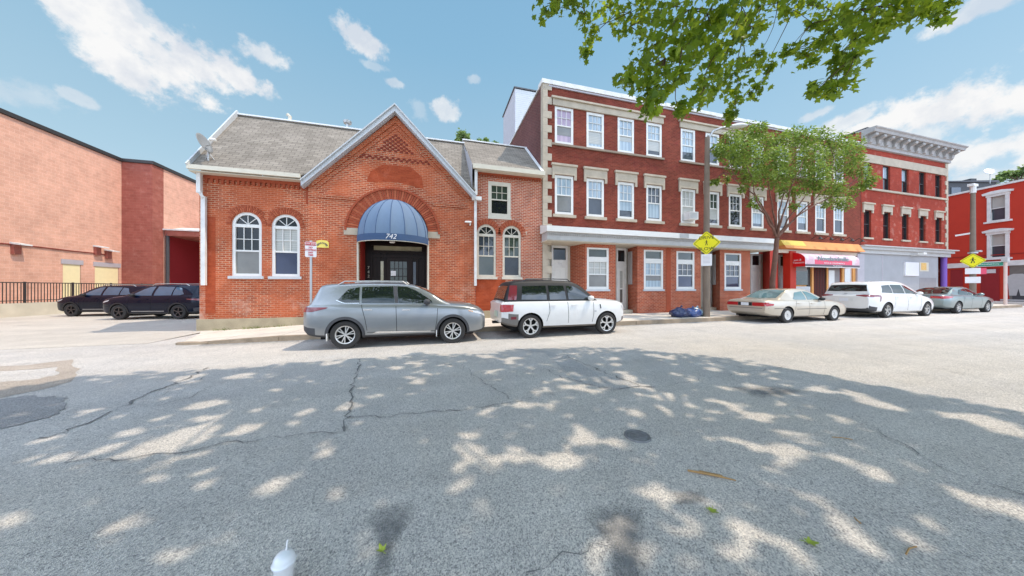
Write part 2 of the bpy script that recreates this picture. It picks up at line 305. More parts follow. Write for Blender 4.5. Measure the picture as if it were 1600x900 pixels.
# ------------------------------------------------------------------ mesh building
class MB:
    def __init__(s): s.v = []; s.f = []; s.mi = []; s.m = 0
    def add(s, pts, faces):
        o = len(s.v); s.v += [tuple(p) for p in pts]
        for f in faces: s.f.append([i + o for i in f]); s.mi.append(s.m)
        return s
    def poly(s, pts): return s.add(pts, [list(range(len(pts)))])
    def box(s, x0, x1, y0, y1, z0, z1):
        return s.add([(x0, y0, z0), (x1, y0, z0), (x1, y1, z0), (x0, y1, z0), (x0, y0, z1), (x1, y0, z1), (x1, y1, z1), (x0, y1, z1)],
                     [(0, 3, 2, 1), (4, 5, 6, 7), (0, 1, 5, 4), (1, 2, 6, 5), (2, 3, 7, 6), (3, 0, 4, 7)])
    def prism(s, poly, a, b, axis='y'):      # poly in the plane normal to axis, extruded a..b
        f = {'y': lambda p, d: (p[0], d, p[1]), 'x': lambda p, d: (d, p[0], p[1]), 'z': lambda p, d: (p[0], p[1], d)}[axis]
        n = len(poly)
        return s.add([f(p, a) for p in poly] + [f(p, b) for p in poly],
                     [list(range(n))[::-1], list(range(n, 2 * n))] + [(i, (i + 1) % n, n + (i + 1) % n, n + i) for i in range(n)])
    def bar(s, p0, p1, w, h, up=(0, 0, 1)):  # rectangular bar
        p0 = Vector(p0); p1 = Vector(p1); d = (p1 - p0).normalized(); sd = d.cross(Vector(up)).normalized(); u = sd.cross(d)
        q = [a * w / 2 * sd + b * h / 2 * u for a, b in ((-1, -1), (1, -1), (1, 1), (-1, 1))]
        return s.add([p0 + k for k in q] + [p1 + k for k in q], [(3, 2, 1, 0), (4, 5, 6, 7)] + [(i, (i + 1) % 4, 4 + (i + 1) % 4, 4 + i) for i in range(4)])
    def tube(s, pts, r, n=8, cap=True):
        pts = [Vector(p) for p in pts]; rs = r if isinstance(r, (list, tuple)) else [r] * len(pts)
        vs = []; fs = []; ref = None
        for i, p in enumerate(pts):
            d = (pts[min(i + 1, len(pts) - 1)] - pts[max(i - 1, 0)]).normalized()
            if ref is None or abs(d.dot(ref)) > 0.95: ref = Vector((0, 0, 1)) if abs(d.z) < 0.9 else Vector((1, 0, 0))
            a = d.cross(ref).normalized(); b = d.cross(a); ref = a.cross(d) if True else ref
            for k in range(n):
                t = 2 * PI * k / n; vs.append(p + rs[i] * (math.cos(t) * a + math.sin(t) * b))
        for i in range(len(pts) - 1):
            for k in range(n): fs.append((i * n + k, i * n + (k + 1) % n, (i + 1) * n + (k + 1) % n, (i + 1) * n + k))
        if cap: fs += [list(range(n))[::-1], list(range((len(pts) - 1) * n, len(pts) * n))]
        return s.add(vs, fs)
    def lathe(s, prof, n=24, axis='z', c=(0, 0, 0), ang=(0, 2 * PI)):   # prof: (r, h)
        vs = []; fs = []; full = abs(ang[1] - ang[0] - 2 * PI) < 1e-6; m = n if full else n + 1
        for r, h in prof:
            for k in range(m):
                t = ang[0] + (ang[1] - ang[0]) * k / n; a = r * math.cos(t); b = r * math.sin(t)
                q = {'z': (a, b, h), 'y': (a, h, b), 'x': (h, a, b)}[axis]
                vs.append((q[0] + c[0], q[1] + c[1], q[2] + c[2]))
        for i in range(len(prof) - 1):
            for k in range(n):
                k2 = (k + 1) % m
                fs.append((i * m + k, i * m + k2, (i + 1) * m + k2, (i + 1) * m + k))
        return s.add(vs, fs)
    def wall(s, outer, holes, y, depth=0.0, axis='y', back=None):        # flat wall with openings and their reveals
        loops = [outer] + list(holes)
        flat = [p for lp in loops for p in lp]
        tri = tessellate_polygon([[Vector((p[0], p[1], 0)) for p in lp] for lp in loops])
        f = (lambda p, d: (p[0], d, p[1])) if axis == 'y' else (lambda p, d: (d, p[0], p[1]))
        s.add([f(p, y) for p in flat], [t for t in tri])
        for h in holes:
            n = len(h)
            if depth: s.add([f(p, y) for p in h] + [f(p, y + depth) for p in h], [(i, (i + 1) % n, n + (i + 1) % n, n + i) for i in range(n)])
        return s
    def mesh(s, name, mats, smooth=False, angle=None):
        me = bpy.data.meshes.new(name); me.from_pydata(s.v, [], s.f)
        for m in (mats if isinstance(mats, (list, tuple)) else [mats]): me.materials.append(m)
        for p, i in zip(me.polygons, s.mi): p.material_index = i
        if smooth: me.polygons.foreach_set('use_smooth', [True] * len(me.polygons))
        me.update()
        if smooth and angle: me.set_sharp_from_angle(angle=math.radians(angle))
        return me
    def build(s, name, mats, parent=None, loc=None, smooth=False, angle=None, clean=False):
        # world-space vertices unless loc is given, then local ones placed at loc under the parent
        if loc is None:
            off = wloc(parent)
            s.v = [(a - off[0], b - off[1], c - off[2]) for a, b, c in s.v]
        me = s.mesh(name, mats, smooth, angle)
        if clean:
            bm = bmesh.new(); bm.from_mesh(me); bmesh.ops.remove_doubles(bm, verts=bm.verts, dist=1e-4)
            bmesh.ops.recalc_face_normals(bm, faces=bm.faces); bm.to_mesh(me); bm.free()
        return link(name, me, parent, loc)
def wloc(o):
    t = Vector((0, 0, 0))
    while o is not None: t += o.location; o = o.parent
    return t
def link(name, me, parent=None, loc=None):
    o = bpy.data.objects.new(name, me); COL.objects.link(o)
    if parent is not None: o.parent = parent
    if loc is not None: o.location = loc
    return o
def tag(o, label, cat, group=None):
    o['label'] = label; o['category'] = cat
    if group: o['group'] = group
    return o
def thing(name, label, cat, loc=(0, 0, 0), rz=0.0, group=None):
    o = bpy.data.objects.new(name, None); COL.objects.link(o); o.location = loc; o.rotation_euler = (0, 0, rz); o.empty_display_size = 0.2
    return tag(o, label, cat, group)
def struct(o): o['kind'] = 'structure'; return o
def kids(o): return [c for c in bpy.data.objects if c.parent == o]
def copy_tree(o, parent=None):
    c = o.copy(); COL.objects.link(c)
    if parent is not None: c.parent = parent
    for ch in kids(o): copy_tree(ch, c)
    return c
def text(body, size, mat, parent, loc, rot=(PI / 2, 0, 0), name='lettering', shear=0.0, ext=0.004, sx=1.0, bold=0.0):
    cu = bpy.data.curves.new('t', 'FONT'); cu.body = body; cu.size = size; cu.align_x = 'CENTER'; cu.align_y = 'CENTER'; cu.extrude = ext; cu.shear = shear; cu.offset = bold
    cu.resolution_u = 3
    o = bpy.data.objects.new('t', cu); COL.objects.link(o); bpy.context.view_layer.update()
    me = bpy.data.meshes.new_from_object(o.evaluated_get(bpy.context.evaluated_depsgraph_get()))
    bpy.data.objects.remove(o); me.name = name; me.materials.clear(); me.materials.append(mat)
    ob = link(name, me, parent, loc); ob.rotation_euler = rot; ob.scale = (sx, 1, 1); return ob
def rect(x0, x1, z0, z1): return [(x0, z0), (x1, z0), (x1, z1), (x0, z1)]
def archpts(x0, x1, z0, z1, n=14):          # rectangle with a semicircular head that tops out at z1
    r = (x1 - x0) / 2; c = (x0 + x1) / 2; zc = z1 - r
    return [(x0, z0), (x1, z0)] + [(c + r * math.cos(PI * k / n), zc + r * math.sin(PI * k / n)) for k in range(n + 1)]

# ------------------------------------------------------------------ windows
_cache = {}
WR_ = random.Random(31)
def sash_mesh(w, h, fw, cols, rows, depth, mid):
    key = ('sash', round(w, 3), round(h, 3), fw, cols, rows, depth, mid)
    if key not in _cache:
        b = MB(); d0, d1 = 0.0, depth
        b.box(-w / 2, -w / 2 + fw, d0, d1, 0, h); b.box(w / 2 - fw, w / 2, d0, d1, 0, h)
        b.box(-w / 2 + fw, w / 2 - fw, d0, d1, 0, fw * 1.15); b.box(-w / 2 + fw, w / 2 - fw, d0, d1, h - fw * 1.1, h)
        zm = h * mid; b.box(-w / 2 + fw, w / 2 - fw, d0 + 0.01, d1, zm - 0.028, zm + 0.028)
        zt = h - fw * 1.1; x0 = -w / 2 + fw; x1 = w / 2 - fw
        for k in range(1, cols):
            x = x0 + (x1 - x0) * k / cols; b.box(x - 0.011, x + 0.011, d0 + 0.03, d1 - 0.012, zm + 0.028, zt)
        for k in range(1, rows):
            z = zm + 0.028 + (zt - zm - 0.028) * k / rows; b.box(x0, x1, d0 + 0.032, d1 - 0.014, z - 0.011, z + 0.011)
        _cache[key] = b.mesh('window', M['white'])
    return _cache[key]
def pane_mesh(w, z0, z1, y, mat):
    key = ('pane', round(w, 3), round(z0, 3), round(z1, 3), y, mat.name)
    if key not in _cache: _cache[key] = MB().box(-w / 2, w / 2, y, y + 0.012, z0, z1).mesh('pane', mat)
    return _cache[key]
def window(parent, xc, z0, w, h, y=FY, up='g_curtain', lo='g_mid', fw=0.10, cols=3, rows=2, mid=0.5, inset=0.06, depth=0.09, frame=None):
    off = wloc(parent)
    o = link('window', sash_mesh(w, h, fw, cols, rows, depth, mid), parent, (xc - off.x, y + inset - off.y, z0 - off.z))
    link('pane', pane_mesh(w - 2 * fw + 0.02, h * mid, h - fw, 0.062, M[up]), o)
    link('pane', pane_mesh(w - 2 * fw + 0.02, fw, h * mid, 0.052, M[lo]), o)
    if frame: o.data = o.data.copy(); o.data.materials[0] = M[frame]
    q = WR_.random()
    if frame is None and q < .55:       # roller blind or curtain hanging part of the way down the lower sash
        d_ = h * mid * WR_.uniform(.25, .8); MB().box(-w / 2 + fw, w / 2 - fw, .046, .05, h * mid - .03 - d_, h * mid - .03).build('blind', M[WR_.choice(('g_blind', 'g_curtain', 'g_screen'))], o, (0, 0, 0))
    return o
def arch_window(parent, xc, z0, w, h, y, lo, frame='white', up='g_dark', outer=0.0):
    off = wloc(parent); r = w / 2; fw = 0.10; zs = h - r
    b = MB()
    o_ = archpts(-r, r, 0, h, 16); i_ = archpts(-r + fw, r - fw, fw, h - fw, 16)
    n = len(o_)
    b.add([(p[0], 0, p[1]) for p in o_] + [(p[0], 0, p[1]) for p in i_], [(k, (k + 1) % n, n + (k + 1) % n, n + k) for k in range(n)])
    b.add([(p[0], 0, p[1]) for p in i_] + [(p[0], 0.09, p[1]) for p in i_], [(k, (k + 1) % n, n + (k + 1) % n, n + k) for k in range(n)])
    x0, x1 = -r + fw, r - fw
    b.box(x0, x1, 0.01, 0.09, zs - 0.10, zs + 0.02); zm = (zs - 0.1) * 0.52
    b.box(x0, x1, 0.012, 0.09, zm - 0.03, zm + 0.03)
    for k in (1, 2):
        x = x0 + (x1 - x0) * k / 3; b.box(x - 0.012, x + 0.012, 0.03, 0.075, zm + 0.03, zs - 0.1)
    b.box(x0, x1, 0.032, 0.073, (zm + zs - 0.1) / 2 - 0.012, (zm + zs - 0.1) / 2 + 0.012)
    for a in (0.25, 0.5, 0.75):
        t = PI * a; b.bar((0, 0.05, zs + 0.02), ((r - fw) * math.cos(t), 0.05, zs + (r - fw) * math.sin(t)), 0.024, 0.03, up=(0, 1, 0))
    o = b.build('window', M[frame], parent, (xc - off.x, y - off.y, z0 - off.z))
    MB().poly([(p[0], 0.06, p[1]) for p in archpts(x0, x1, zs, h - fw, 12)]).build('pane', M['g_dark'], o, (0, 0, 0))
    MB().box(x0, x1, 0.06, 0.07, zm, zs).build('pane', M[up], o, (0, 0, 0))
    MB().box(x0, x1, 0.05, 0.06, fw, zm).build('pane', M[lo], o, (0, 0, 0))
    return o
def brick_arch(parent, xc, zc, r0, r1, y, n, mats, a0=0.0, a1=PI, depth=0.05, ms=0.012):
    b = MB()
    for k in range(n):
        t0 = a0 + (a1 - a0) * k / n; t1 = a0 + (a1 - a0) * (k + 1) / n; g = ms / r1
        q = [(xc + r * math.cos(t), zc + r * math.sin(t)) for r, t in ((r0, t0 + g), (r1, t0 + g), (r1, t1 - g), (r0, t1 - g))]
        b.m = k % len(mats); b.prism(q, y - depth, y - 0.004)
    return b.build('brick_arch', mats, parent)
M['vouss1'] = plain('arch brick', (0.46, 0.12, 0.055), 0.9, var=0.25, scale=9)
M['vouss2'] = plain('arch brick darker', (0.36, 0.075, 0.033), 0.9, var=0.25, scale=9)

# ------------------------------------------------------------------ ground
def sheet(name, mat, xs, ys, zf, kind=True, thick=None):
    b = MB(); nx, ny = len(xs), len(ys)
    b.add([(x, y, zf(x, y)) for y in ys for x in xs], [(j * nx + i, j * nx + i + 1, (j + 1) * nx + i + 1, (j + 1) * nx + i) for j in range(ny - 1) for i in range(nx - 1)])
    o = b.build(name, mat); struct(o); return o
def lin(a, b, n): return [a + (b - a) * k / n for k in range(n + 1)]
sheet('road', M['road'], [-600, -18, 48, 600], [-300, 900], lambda x, y: zg(x))
LOT = lambda x, y: zg(x) + 0.004 + max(0, min(1, (y - 10.6) / 9)) * 0.10
sheet('parking_lot', M['lot'], lin(-60, -8.0, 26), lin(10.7, 40, 12), LOT)
KY = 10.05
def sw(x): return zg(x) + 0.03 + 0.115 * max(0, min(1, (x + 7.2) / 2.6))
def walk_end(y): return -6.85 - (y - KY) * 0.42
sxs = lin(-7.0, 39.4, 60)
b = MB(); nx = 61
ysw = [KY + 0.16, 11.2, 12.2, 13.19, 14.6]
vs = []
for y in ysw:
    for i in range(61):
        t = i / 60; x0 = walk_end(y) if y < 13.15 else -8.3; x = x0 + (39.4 - x0) * t; vs.append((x, y, sw(x)))
b.add(vs, [(j * nx + i, j * nx + i + 1, (j + 1) * nx + i + 1, (j + 1) * nx + i) for j in range(4) for i in range(60)])
struct(b.build('sidewalk', M['sidewalk']))
# granite kerb in separate stones, the last one rounded off at the driveway
b = MB(); x = -6.2
rk = random.Random(3)
while x < 38.6:
    L = rk.uniform(1.5, 2.3); x1 = min(x + L, 38.9); o = rk.uniform(-0.012, 0.012); dz = rk.uniform(-0.006, 0.008)
    b.add([(x + .01, KY + o, zg(x) - .1), (x1, KY + o, zg(x1) - .1), (x1, KY + .16, zg(x1) - .1), (x + .01, KY + .16, zg(x) - .1),
           (x + .01, KY + o + .012, sw(x) + dz + .005), (x1, KY + o + .012, sw(x1) + dz + .005), (x1, KY + .158, sw(x1) + dz + .005), (x + .01, KY + .158, sw(x) + dz + .005)],
          [(0, 3, 2, 1), (4, 5, 6, 7), (0, 1, 5, 4), (1, 2, 6, 5), (2, 3, 7, 6), (3, 0, 4, 7)]); x = x1
b.prism([(-6.2, KY), (-6.75, KY + .02), (-6.98, KY + .10), (-7.02, KY + .22), (-6.85, KY + .30), (-6.2, KY + .158)], -0.1, sw(-6.6) + .004, 'z')
struct(b.build('kerb', M['kerb']))
# the far corner: pavement of the cross street
b = MB(); b.prism([(45.3, 40), (43.6, 14), (42.6, 9.0), (44.0, 6.4), (70, 6.0), (70, 40)], 0, zg(45) + .13, 'z'); struct(b.build('sidewalk', M['sidewalk']))

def blob(pts, z, name, mat, jag=0.06, seed=1, n=5):
    rr = random.Random(seed); out = []
    for i, p in enumerate(pts):
        q = pts[(i + 1) % len(pts)]
        for k in range(n):
            t = k / n; out.append((p[0] + (q[0] - p[0]) * t + rr.uniform(-jag, jag), p[1] + (q[1] - p[1]) * t + rr.uniform(-jag, jag)))
    tri = tessellate_polygon([[Vector((p[0], p[1], 0)) for p in out]])
    b = MB(); b.add([(p[0], p[1], zg(p[0]) + z) for p in out], tri); o = b.build(name, mat); struct(o); return o
def stain(pts, name, c, k=1.0, seed=1):          # worn, oil-darkened area that fades out at its rim
    rr = random.Random(seed); n0 = len(pts); P = []
    for i, p in enumerate(pts):
        q = pts[(i + 1) % n0]
        for j in range(5): P.append(Vector(p).lerp(Vector(q), j / 5))
    cc = sum(P, Vector((0, 0))) / len(P); n = len(P); rings = (1.25, 1.0, .7, .4)
    vs = [cc + (p - cc) * (f * rr.uniform(.93, 1.07)) for f in rings for p in P] + [cc]
    fs = [(j * n + i, j * n + (i + 1) % n, (j + 1) * n + (i + 1) % n, (j + 1) * n + i) for j in range(3) for i in range(n)] + [(3 * n + i, 3 * n + (i + 1) % n, 4 * n) for i in range(n)]
    b = MB(); b.add([(p.x, p.y, zg(p.x) + .005) for p in vs], fs); o = b.build(name, c); struct(o)
    at = o.data.attributes.new('fade', 'FLOAT', 'POINT'); at.data.foreach_set('value', [v for v in (0.0, .35, .8, 1.0) for _ in range(n)] + [1.0]); return o
def stain_mat():
    t = NT('oil stain'); p = pos(t); a = t.n('ShaderNodeAttribute', attribute_name='fade').outputs['Fac']
    f = t.math('MULTIPLY', t.math('MULTIPLY', a, t.ramp(t.noise(7, 6, p, .7), [(.3, (.2, .2, .2)), (.65, (1, 1, 1))])), .75, True)
    sp_ = t.noise(120, 2, p); t.l(t.mix(sp_, (.10, .10, .105), (.30, .30, .30)), t.b.inputs['Base Color']); t.b.inputs['Roughness'].default_value = .85
    tr = t.n('ShaderNodeBsdfTransparent'); ms = t.n('ShaderNodeMixShader'); t.l(f, ms.inputs[0]); t.l(tr.outputs[0], ms.inputs[1]); t.l(t.b.outputs[0], ms.inputs[2]); t.l(ms.outputs[0], t.t.nodes['Material Output'].inputs[0]); return t.m
M['stain'] = stain_mat()
GP = lambda pts: [ground_at(*p) for p in pts]
blob(GP([(-60, 574), (40, 571), (85, 565), (112, 562), (122, 577), (105, 598), (60, 610), (0, 622), (-80, 632), (-80, 620), (-10, 598), (60, 592), (92, 585), (90, 574), (40, 578), (-60, 582)]), 0.004, 'asphalt_trench', M['trench'], 0.04, 2, 4)
blob(GP([(-120, 632), (0, 625), (45, 618), (95, 622), (108, 630), (90, 648), (40, 662), (0, 672), (-120, 690)]), 0.006, 'asphalt_patch', M['patch'], 0.04, 4, 6)
blob(GP([(800, 545), (850, 552), (905, 598), (955, 610), (1000, 605), (985, 598), (930, 580), (880, 556), (840, 545)]), 0.004, 'asphalt_patch', M['midpatch'], 0.03, 5, 4)
stain(GP([(590, 800), (640, 790), (640, 815), (615, 850), (606, 905), (585, 905), (590, 840), (575, 815)]), 'oil_stain', M['stain'], seed=6)
stain(GP([(925, 803), (965, 792), (1000, 800), (1008, 850), (1000, 930), (965, 930), (950, 850), (920, 815)]), 'oil_stain', M['stain'], seed=7)
stain(GP([(1140, 605), (1215, 604), (1260, 612), (1190, 622)]), 'oil_stain', M['stain'], seed=8)
stain(GP([(1050, 770), (1095, 768), (1105, 785), (1060, 790)]), 'oil_stain', M['stain'], seed=9)
def crack(pts, w, seed, zo=0.008, split=True):
    rr = random.Random(seed); g = GP(pts); b = MB(); line = []
    for i in range(len(g) - 1):
        a, c = Vector(g[i]), Vector(g[i + 1]); n = max(3, int((c - a).length / 0.09))
        for k in range(n): line.append(a.lerp(c, k / n) + Vector((rr.uniform(-.045, .045), rr.uniform(-.045, .045))))
    line.append(Vector(g[-1])); L = []
    for i, p in enumerate(line):
        d = (line[min(i + 1, len(line) - 1)] - line[max(i - 1, 0)]).normalized(); nn = Vector((-d.y, d.x)); ww = w * rr.uniform(.05, 1.1)
        L.append((p + nn * ww, p - nn * ww))
    b.add([(q.x, q.y, zg(q.x) + zo) for pr in L for q in pr], [(2 * i, 2 * i + 1, 2 * i + 3, 2 * i + 2) for i in range(len(L) - 1)])
    struct(b.build('road_crack', M['crack']))
crack([(60, 687), (100, 676), (150, 655), (200, 632), (245, 610), (290, 592), (325, 575)], .016, 1)
crack([(240, 622), (280, 606), (318, 590)], .008, 11)
crack([(100, 720), (200, 718), (280, 707), (370, 690), (440, 684), (530, 675)], .007, 2)
crack([(563, 562), (556, 585), (548, 610), (544, 640), (538, 675)], .015, 3)
crack([(545, 650), (590, 652), (640, 648), (700, 642), (760, 636), (830, 622)], .011, 4)
crack([(720, 570), (745, 590), (770, 606), (800, 626)], .008, 5)
crack([(885, 556), (920, 572), (960, 588), (995, 602), (1025, 606)], .016, 6)
crack([(850, 575), (880, 590), (925, 602), (960, 608), (1000, 604)], .010, 7)
crack([(1025, 606), (1090, 594), (1170, 582), (1230, 573)], .006, 8)
crack([(1330, 650), (1400, 690), (1480, 735), (1600, 775)], .006, 9)
crack([(820, 895), (900, 862), (950, 855)], .004, 10)
crack([(1110, 563), (1150, 572), (1180, 580)], .008, 12)
crack([(230, 640), (300, 620), (330, 604)], .005, 13)
crack([(560, 562), (640, 560), (720, 572)], .005, 14)
crack([(100, 541), (125, 539), (150, 537)], .03, 15)

b = MB(); rr_g = random.Random(12); gx = lin(-6.3, 38.5, 150)
b.add([(x_, yy_ + rr_g.uniform(-.05, .05) * (k_ < 2), zg(x_) + .0045) for x_ in gx for k_, yy_ in enumerate((9.55, 9.80, 10.0, 10.045))], [(4 * i + k, 4 * i + k + 1, 4 * i + k + 5, 4 * i + k + 4) for i in range(150) for k in range(3)])
o = b.build('gutter_dirt', M['stain']); struct(o); at = o.data.attributes.new('fade', 'FLOAT', 'POINT'); at.data.foreach_set('value', [v for _ in gx for v in (0.0, .35, .9, 1.0)])
b = MB(); rr_g = random.Random(8)
for px_c, n_ in ((-6.6, 40), (-5.9, 18), (-4.6, 10), (-7.6, 22), (6.1, 8), (10.1, 10)):
    for k in range(n_):
        x_ = px_c + rr_g.gauss(0, .22); y_ = 13.08 - abs(rr_g.gauss(0, .05)); z_ = sw(x_); h_ = rr_g.uniform(.04, .13); dx_, dy_ = rr_g.uniform(-.08, .08), rr_g.uniform(-.08, .02)
        b.add([(x_ - .008, y_, z_), (x_ + .008, y_, z_), (x_ + dx_ + .006, y_ + dy_, z_ + h_ * .7), (x_ + dx_ * 1.6, y_ + dy_ * 1.6, z_ + h_)], [(0, 1, 2, 3)])
o = b.build('weed_grass', M['grass']); o['kind'] = 'stuff'; tag(o, 'sparse green weeds along the foot of the brick walls', 'weeds')

# ------------------------------------------------------------------ brick building with the gable and the blue awning
CH = thing('brick_hall', 'old orange brick hall with pointed gable, shingle roof and arched blue doorway awning', 'building', (-1.65, 13.2, 0))
LX = -8.38
aw = [archpts(-7.405, -6.455, 2.0, 4.44), archpts(-6.135, -5.185, 2.0, 4.44)]
MB().wall(rect(LX, -4.85, -.3, 5.80), aw, FY, .16).build('wall', M['church_brick'], CH)
gab = [(-4.85, -.3), (1.74, -.3), (1.74, 5.70), (-1.62, 9.0), (-4.85, 5.70)]
GY = 13.08
MB().wall(gab, [archpts(-3.05, -.31, -.29, 5.27, 20)], GY, .30).build('wall', M['church_brick'], CH)
b = MB(); b.add([(-4.85, GY, -.3), (-4.85, FY, -.3), (-4.85, FY, 5.7), (-4.85, GY, 5.7)], [(0, 1, 2, 3)]); b.add([(1.74, GY, -.3), (1.74, FY, -.3), (1.74, FY, 5.7), (1.74, GY, 5.7)], [(0, 1, 2, 3)])
b.add([(LX, FY, -.3), (LX, 18.4, -.3), (LX, 18.4, 5.8), (LX, 15.5, 9.1), (LX, FY, 5.8)], [(0, 1, 2, 3, 4)])
b.add([(LX, 18.4, -.3), (5.06, 18.4, -.3), (5.06, 18.4, 6), (LX, 18.4, 6)], [(0, 1, 2, 3)])
b.build('wall', M['church_brick'], CH)
wh = [rect(2.38, 3.46, 4.86, 6.52), archpts(1.85, 2.75, 2.06, 4.50), archpts(3.07, 3.97, 2.06, 4.50)]
MB().wall(rect(1.74, 5.055, -.3, 6.98), wh, FY + .02, .16).build('wall', M['wing_brick'], CH)
# repointed smooth brickwork
b = MB(); b.prism([(-2.75, 5.95), (-1.6, 6.05), (-.5, 5.85), (-.55, 6.35), (-1.0, 6.75), (-2.1, 6.75), (-2.6, 6.4)], GY - .004, GY + .02); b.build('brick_patch', M['smooth_brick'], CH)
MB().box(-8.2, -7.9, FY - .004, FY + .02, .6, 4.2).build('brick_patch', M['smooth_brick'], CH); MB().box(1.8, 3.2, FY + .014, FY + .03, .5, 1.95).build('brick_patch', M['smooth_brick'], CH)
M['efflor'] = plain('lime bloom on brick', (0.66, 0.46, 0.36), 0.95, var=0.6, scale=3.5, fine=14)
# stone foundation
b = MB(); b.box(LX - .05, -4.90, FY - .07, FY + .02, -.3, .40); b.box(-4.90, -3.1, GY - .07, GY + .02, -.3, .46); b.box(-.26, 1.80, GY - .07, GY + .02, -.3, .46); b.box(1.80, 5.05, FY - .05, FY + .04, -.3, .5); b.box(LX - .05, LX + .02, FY - .07, 18, -.3, .40)
b = None
for q in ((LX - .05, -4.90, FY - .07, FY + .02, -.3, .40), (-4.90, -3.1, GY - .07, GY + .02, -.3, .46), (-.26, 1.80, GY - .07, GY + .02, -.3, .46), (1.80, 5.05, FY - .05, FY + .04, -.3, .5), (LX - .05, LX + .02, FY + .02, 18, -.3, .40)): MB().box(*q).build('foundation', M['base_stone'], CH)
# brick corbel courses under the eaves and in the gable
b = MB(); b.box(LX + .15, -4.95, FY - .05, FY - .003, 5.60, 5.74)
for k in range(21): x = LX + .18 + k * .163; b.box(x, x + .08, FY - .045, FY - .003, 5.46, 5.60)
b.box(-4.95, -4.86, FY - .06, FY - .003, 4.9, 5.6)
b.build('brick_corbel', M['vouss2'], CH)
b = MB(); b.box(1.9, 4.95, FY - .04, FY + .017, 6.80, 6.90)
for k in range(24): x = 1.95 + k * .128; b.box(x, x + .06, FY - .03, FY + .017, 6.70, 6.80)
b.build('brick_corbel', M['vouss2'], CH)
b = MB(); b.box(-4.5, -3.15, GY - .04, GY - .003, 5.14, 5.24); b.box(-4.45, -3.2, GY - .055, GY - .003, 5.24, 5.30); b.box(-.1, 1.35, GY - .04, GY - .003, 5.14, 5.24); b.box(-.15, 1.3, GY - .055, GY - .003, 5.24, 5.30)
for sx in (-1, 1):            # sloping band of brick inside the rake
    b.bar((-1.62 + sx * 3.05, GY - .02, 5.72), (-1.62 + sx * .02, GY - .02, 8.66), .04, .10, up=(0, 0, 1)) if False else None
    x0 = -1.62 + sx * 3.1; x1 = -1.62; q = [(x0, 5.55), (x1, 8.55), (x1, 8.78), (x0, 5.78)]
    b.prism(q, GY - .05, GY - .003)
    q = [(x0 - sx * .1, 5.42), (x1, 8.32), (x1, 8.38), (x0 - sx * .1, 5.48)]; b.prism(q, GY - .03, GY - .003)
b.build('brick_corbel', M['church_brick'], CH)
b = MB()                       # chequered brick lattice near the peak and the dentil row below it
for r in range(9):
    z = 7.30 + r * .085; half = (8.15 - z) * .92; n = int(half / .11)
    for k in range(-n, n + 1):
        if (k + r) % 2 == 0: b.box(-1.62 + k * .11 - .05, -1.62 + k * .11 + .05, GY - .022, GY - .003, z, z + .075)
M['shaded_brick'] = plain('shadowed brick', (0.20, 0.035, 0.02), 0.95, var=0.2)  # shade of the recessed squares put into the brick colour
b.build('brick_lattice', M['shaded_brick'], CH); b = MB()
for r in range(2):
    for k in range(-12, 13):
        if (k + r) % 2 == 0: b.box(-1.62 + k * .112 - .05, -1.62 + k * .112 + .05, GY - .025, GY - .003, 6.92 + r * .085, 6.995 + r * .085)
M['dish'] = plain('dish grey', (0.26, 0.27, 0.28), 0.5, var=0.15)
M['shaded_brick'] = plain('shadowed brick', (0.20, 0.035, 0.02), 0.95, var=0.2)
b.build('brick_dentil', M['shaded_brick'], CH)
# roofs
RZ, EZ = 9.22, 5.92
def slab(pts, t=.06):
    n = len(pts); a = Vector(pts[1]) - Vector(pts[0]); c = Vector(pts[2]) - Vector(pts[0]); nn = a.cross(c).normalized()
    if nn.z < 0: nn = -nn
    return MB().add([Vector(p) for p in pts] + [Vector(p) - nn * t for p in pts], [list(range(n)), list(range(n, 2 * n))[::-1]] + [(i, (i + 1) % n, n + (i + 1) % n, n + i) for i in range(n)])
slab([(-8.44, 12.86, EZ), (-4.98, 12.86, EZ), (-1.6, 15.42, RZ - .09), (-1.6, 15.5, RZ), (-8.44, 15.5, RZ)]).build('roof', M['roof'], CH)
slab([(1.74, 12.88, EZ + .02), (1.74, 15.5, RZ), (-1.6, 15.5, RZ), (-1.6, 15.42, RZ - .09)]).build('roof', M['roof'], CH)
slab([(-8.44, 18.8, EZ), (5.0, 18.8, EZ), (5.0, 15.5, RZ), (-8.44, 15.5, RZ)]).build('roof', M['roof'], CH)
b = slab([(-4.98, 12.86, 5.74), (-4.98, 15.5, 5.74), (-1.62, 15.5, 9.16), (-1.62, 12.86, 9.16)]); b2 = slab([(1.76, 12.86, 5.74), (1.76, 13.6, 5.74), (-1.62, 15.5, 9.16), (-1.62, 12.86, 9.16)])
b.add(b2.v, b2.f); b.build('roof', M['roof'], CH)
WR = slab([(1.62, 12.92, 7.06), (5.04, 12.92, 7.06), (5.04, 15.7, 9.50), (1.42, 15.7, 9.50)]); WR.build('roof', M['roof'], CH)
slab([(1.6, 18.8, 7.0), (5.04, 18.8, 7.0), (5.04, 15.7, 9.50), (1.42, 15.7, 9.50)]).build('roof', M['roof'], CH)
M['ridge'] = plain('ridge flashing', (0.80, 0.80, 0.80), 0.5, var=0.1)
b = MB(); b.bar((-8.44, 15.5, RZ + .03), (1.5, 15.5, RZ + .03), .22, .06); b.bar((1.42, 15.7, 9.53), (5.04, 15.7, 9.53), .22, .06); b.build('ridge_cap', M['ridge'], CH)
b = MB(); b.bar((4.97, 12.92, 7.12), (4.97, 15.7, 9.58), .13, .05); b.build('flashing', M['ridge'], CH)
# white cheek between the two roofs
MB().add([(1.60, 12.90, 6.0), (1.60, 12.90, 7.1), (1.44, 15.7, 9.52), (1.50, 15.0, 8.3)], [(0, 1, 2, 3)]).build('cheek_siding', M['grey_siding'], CH)
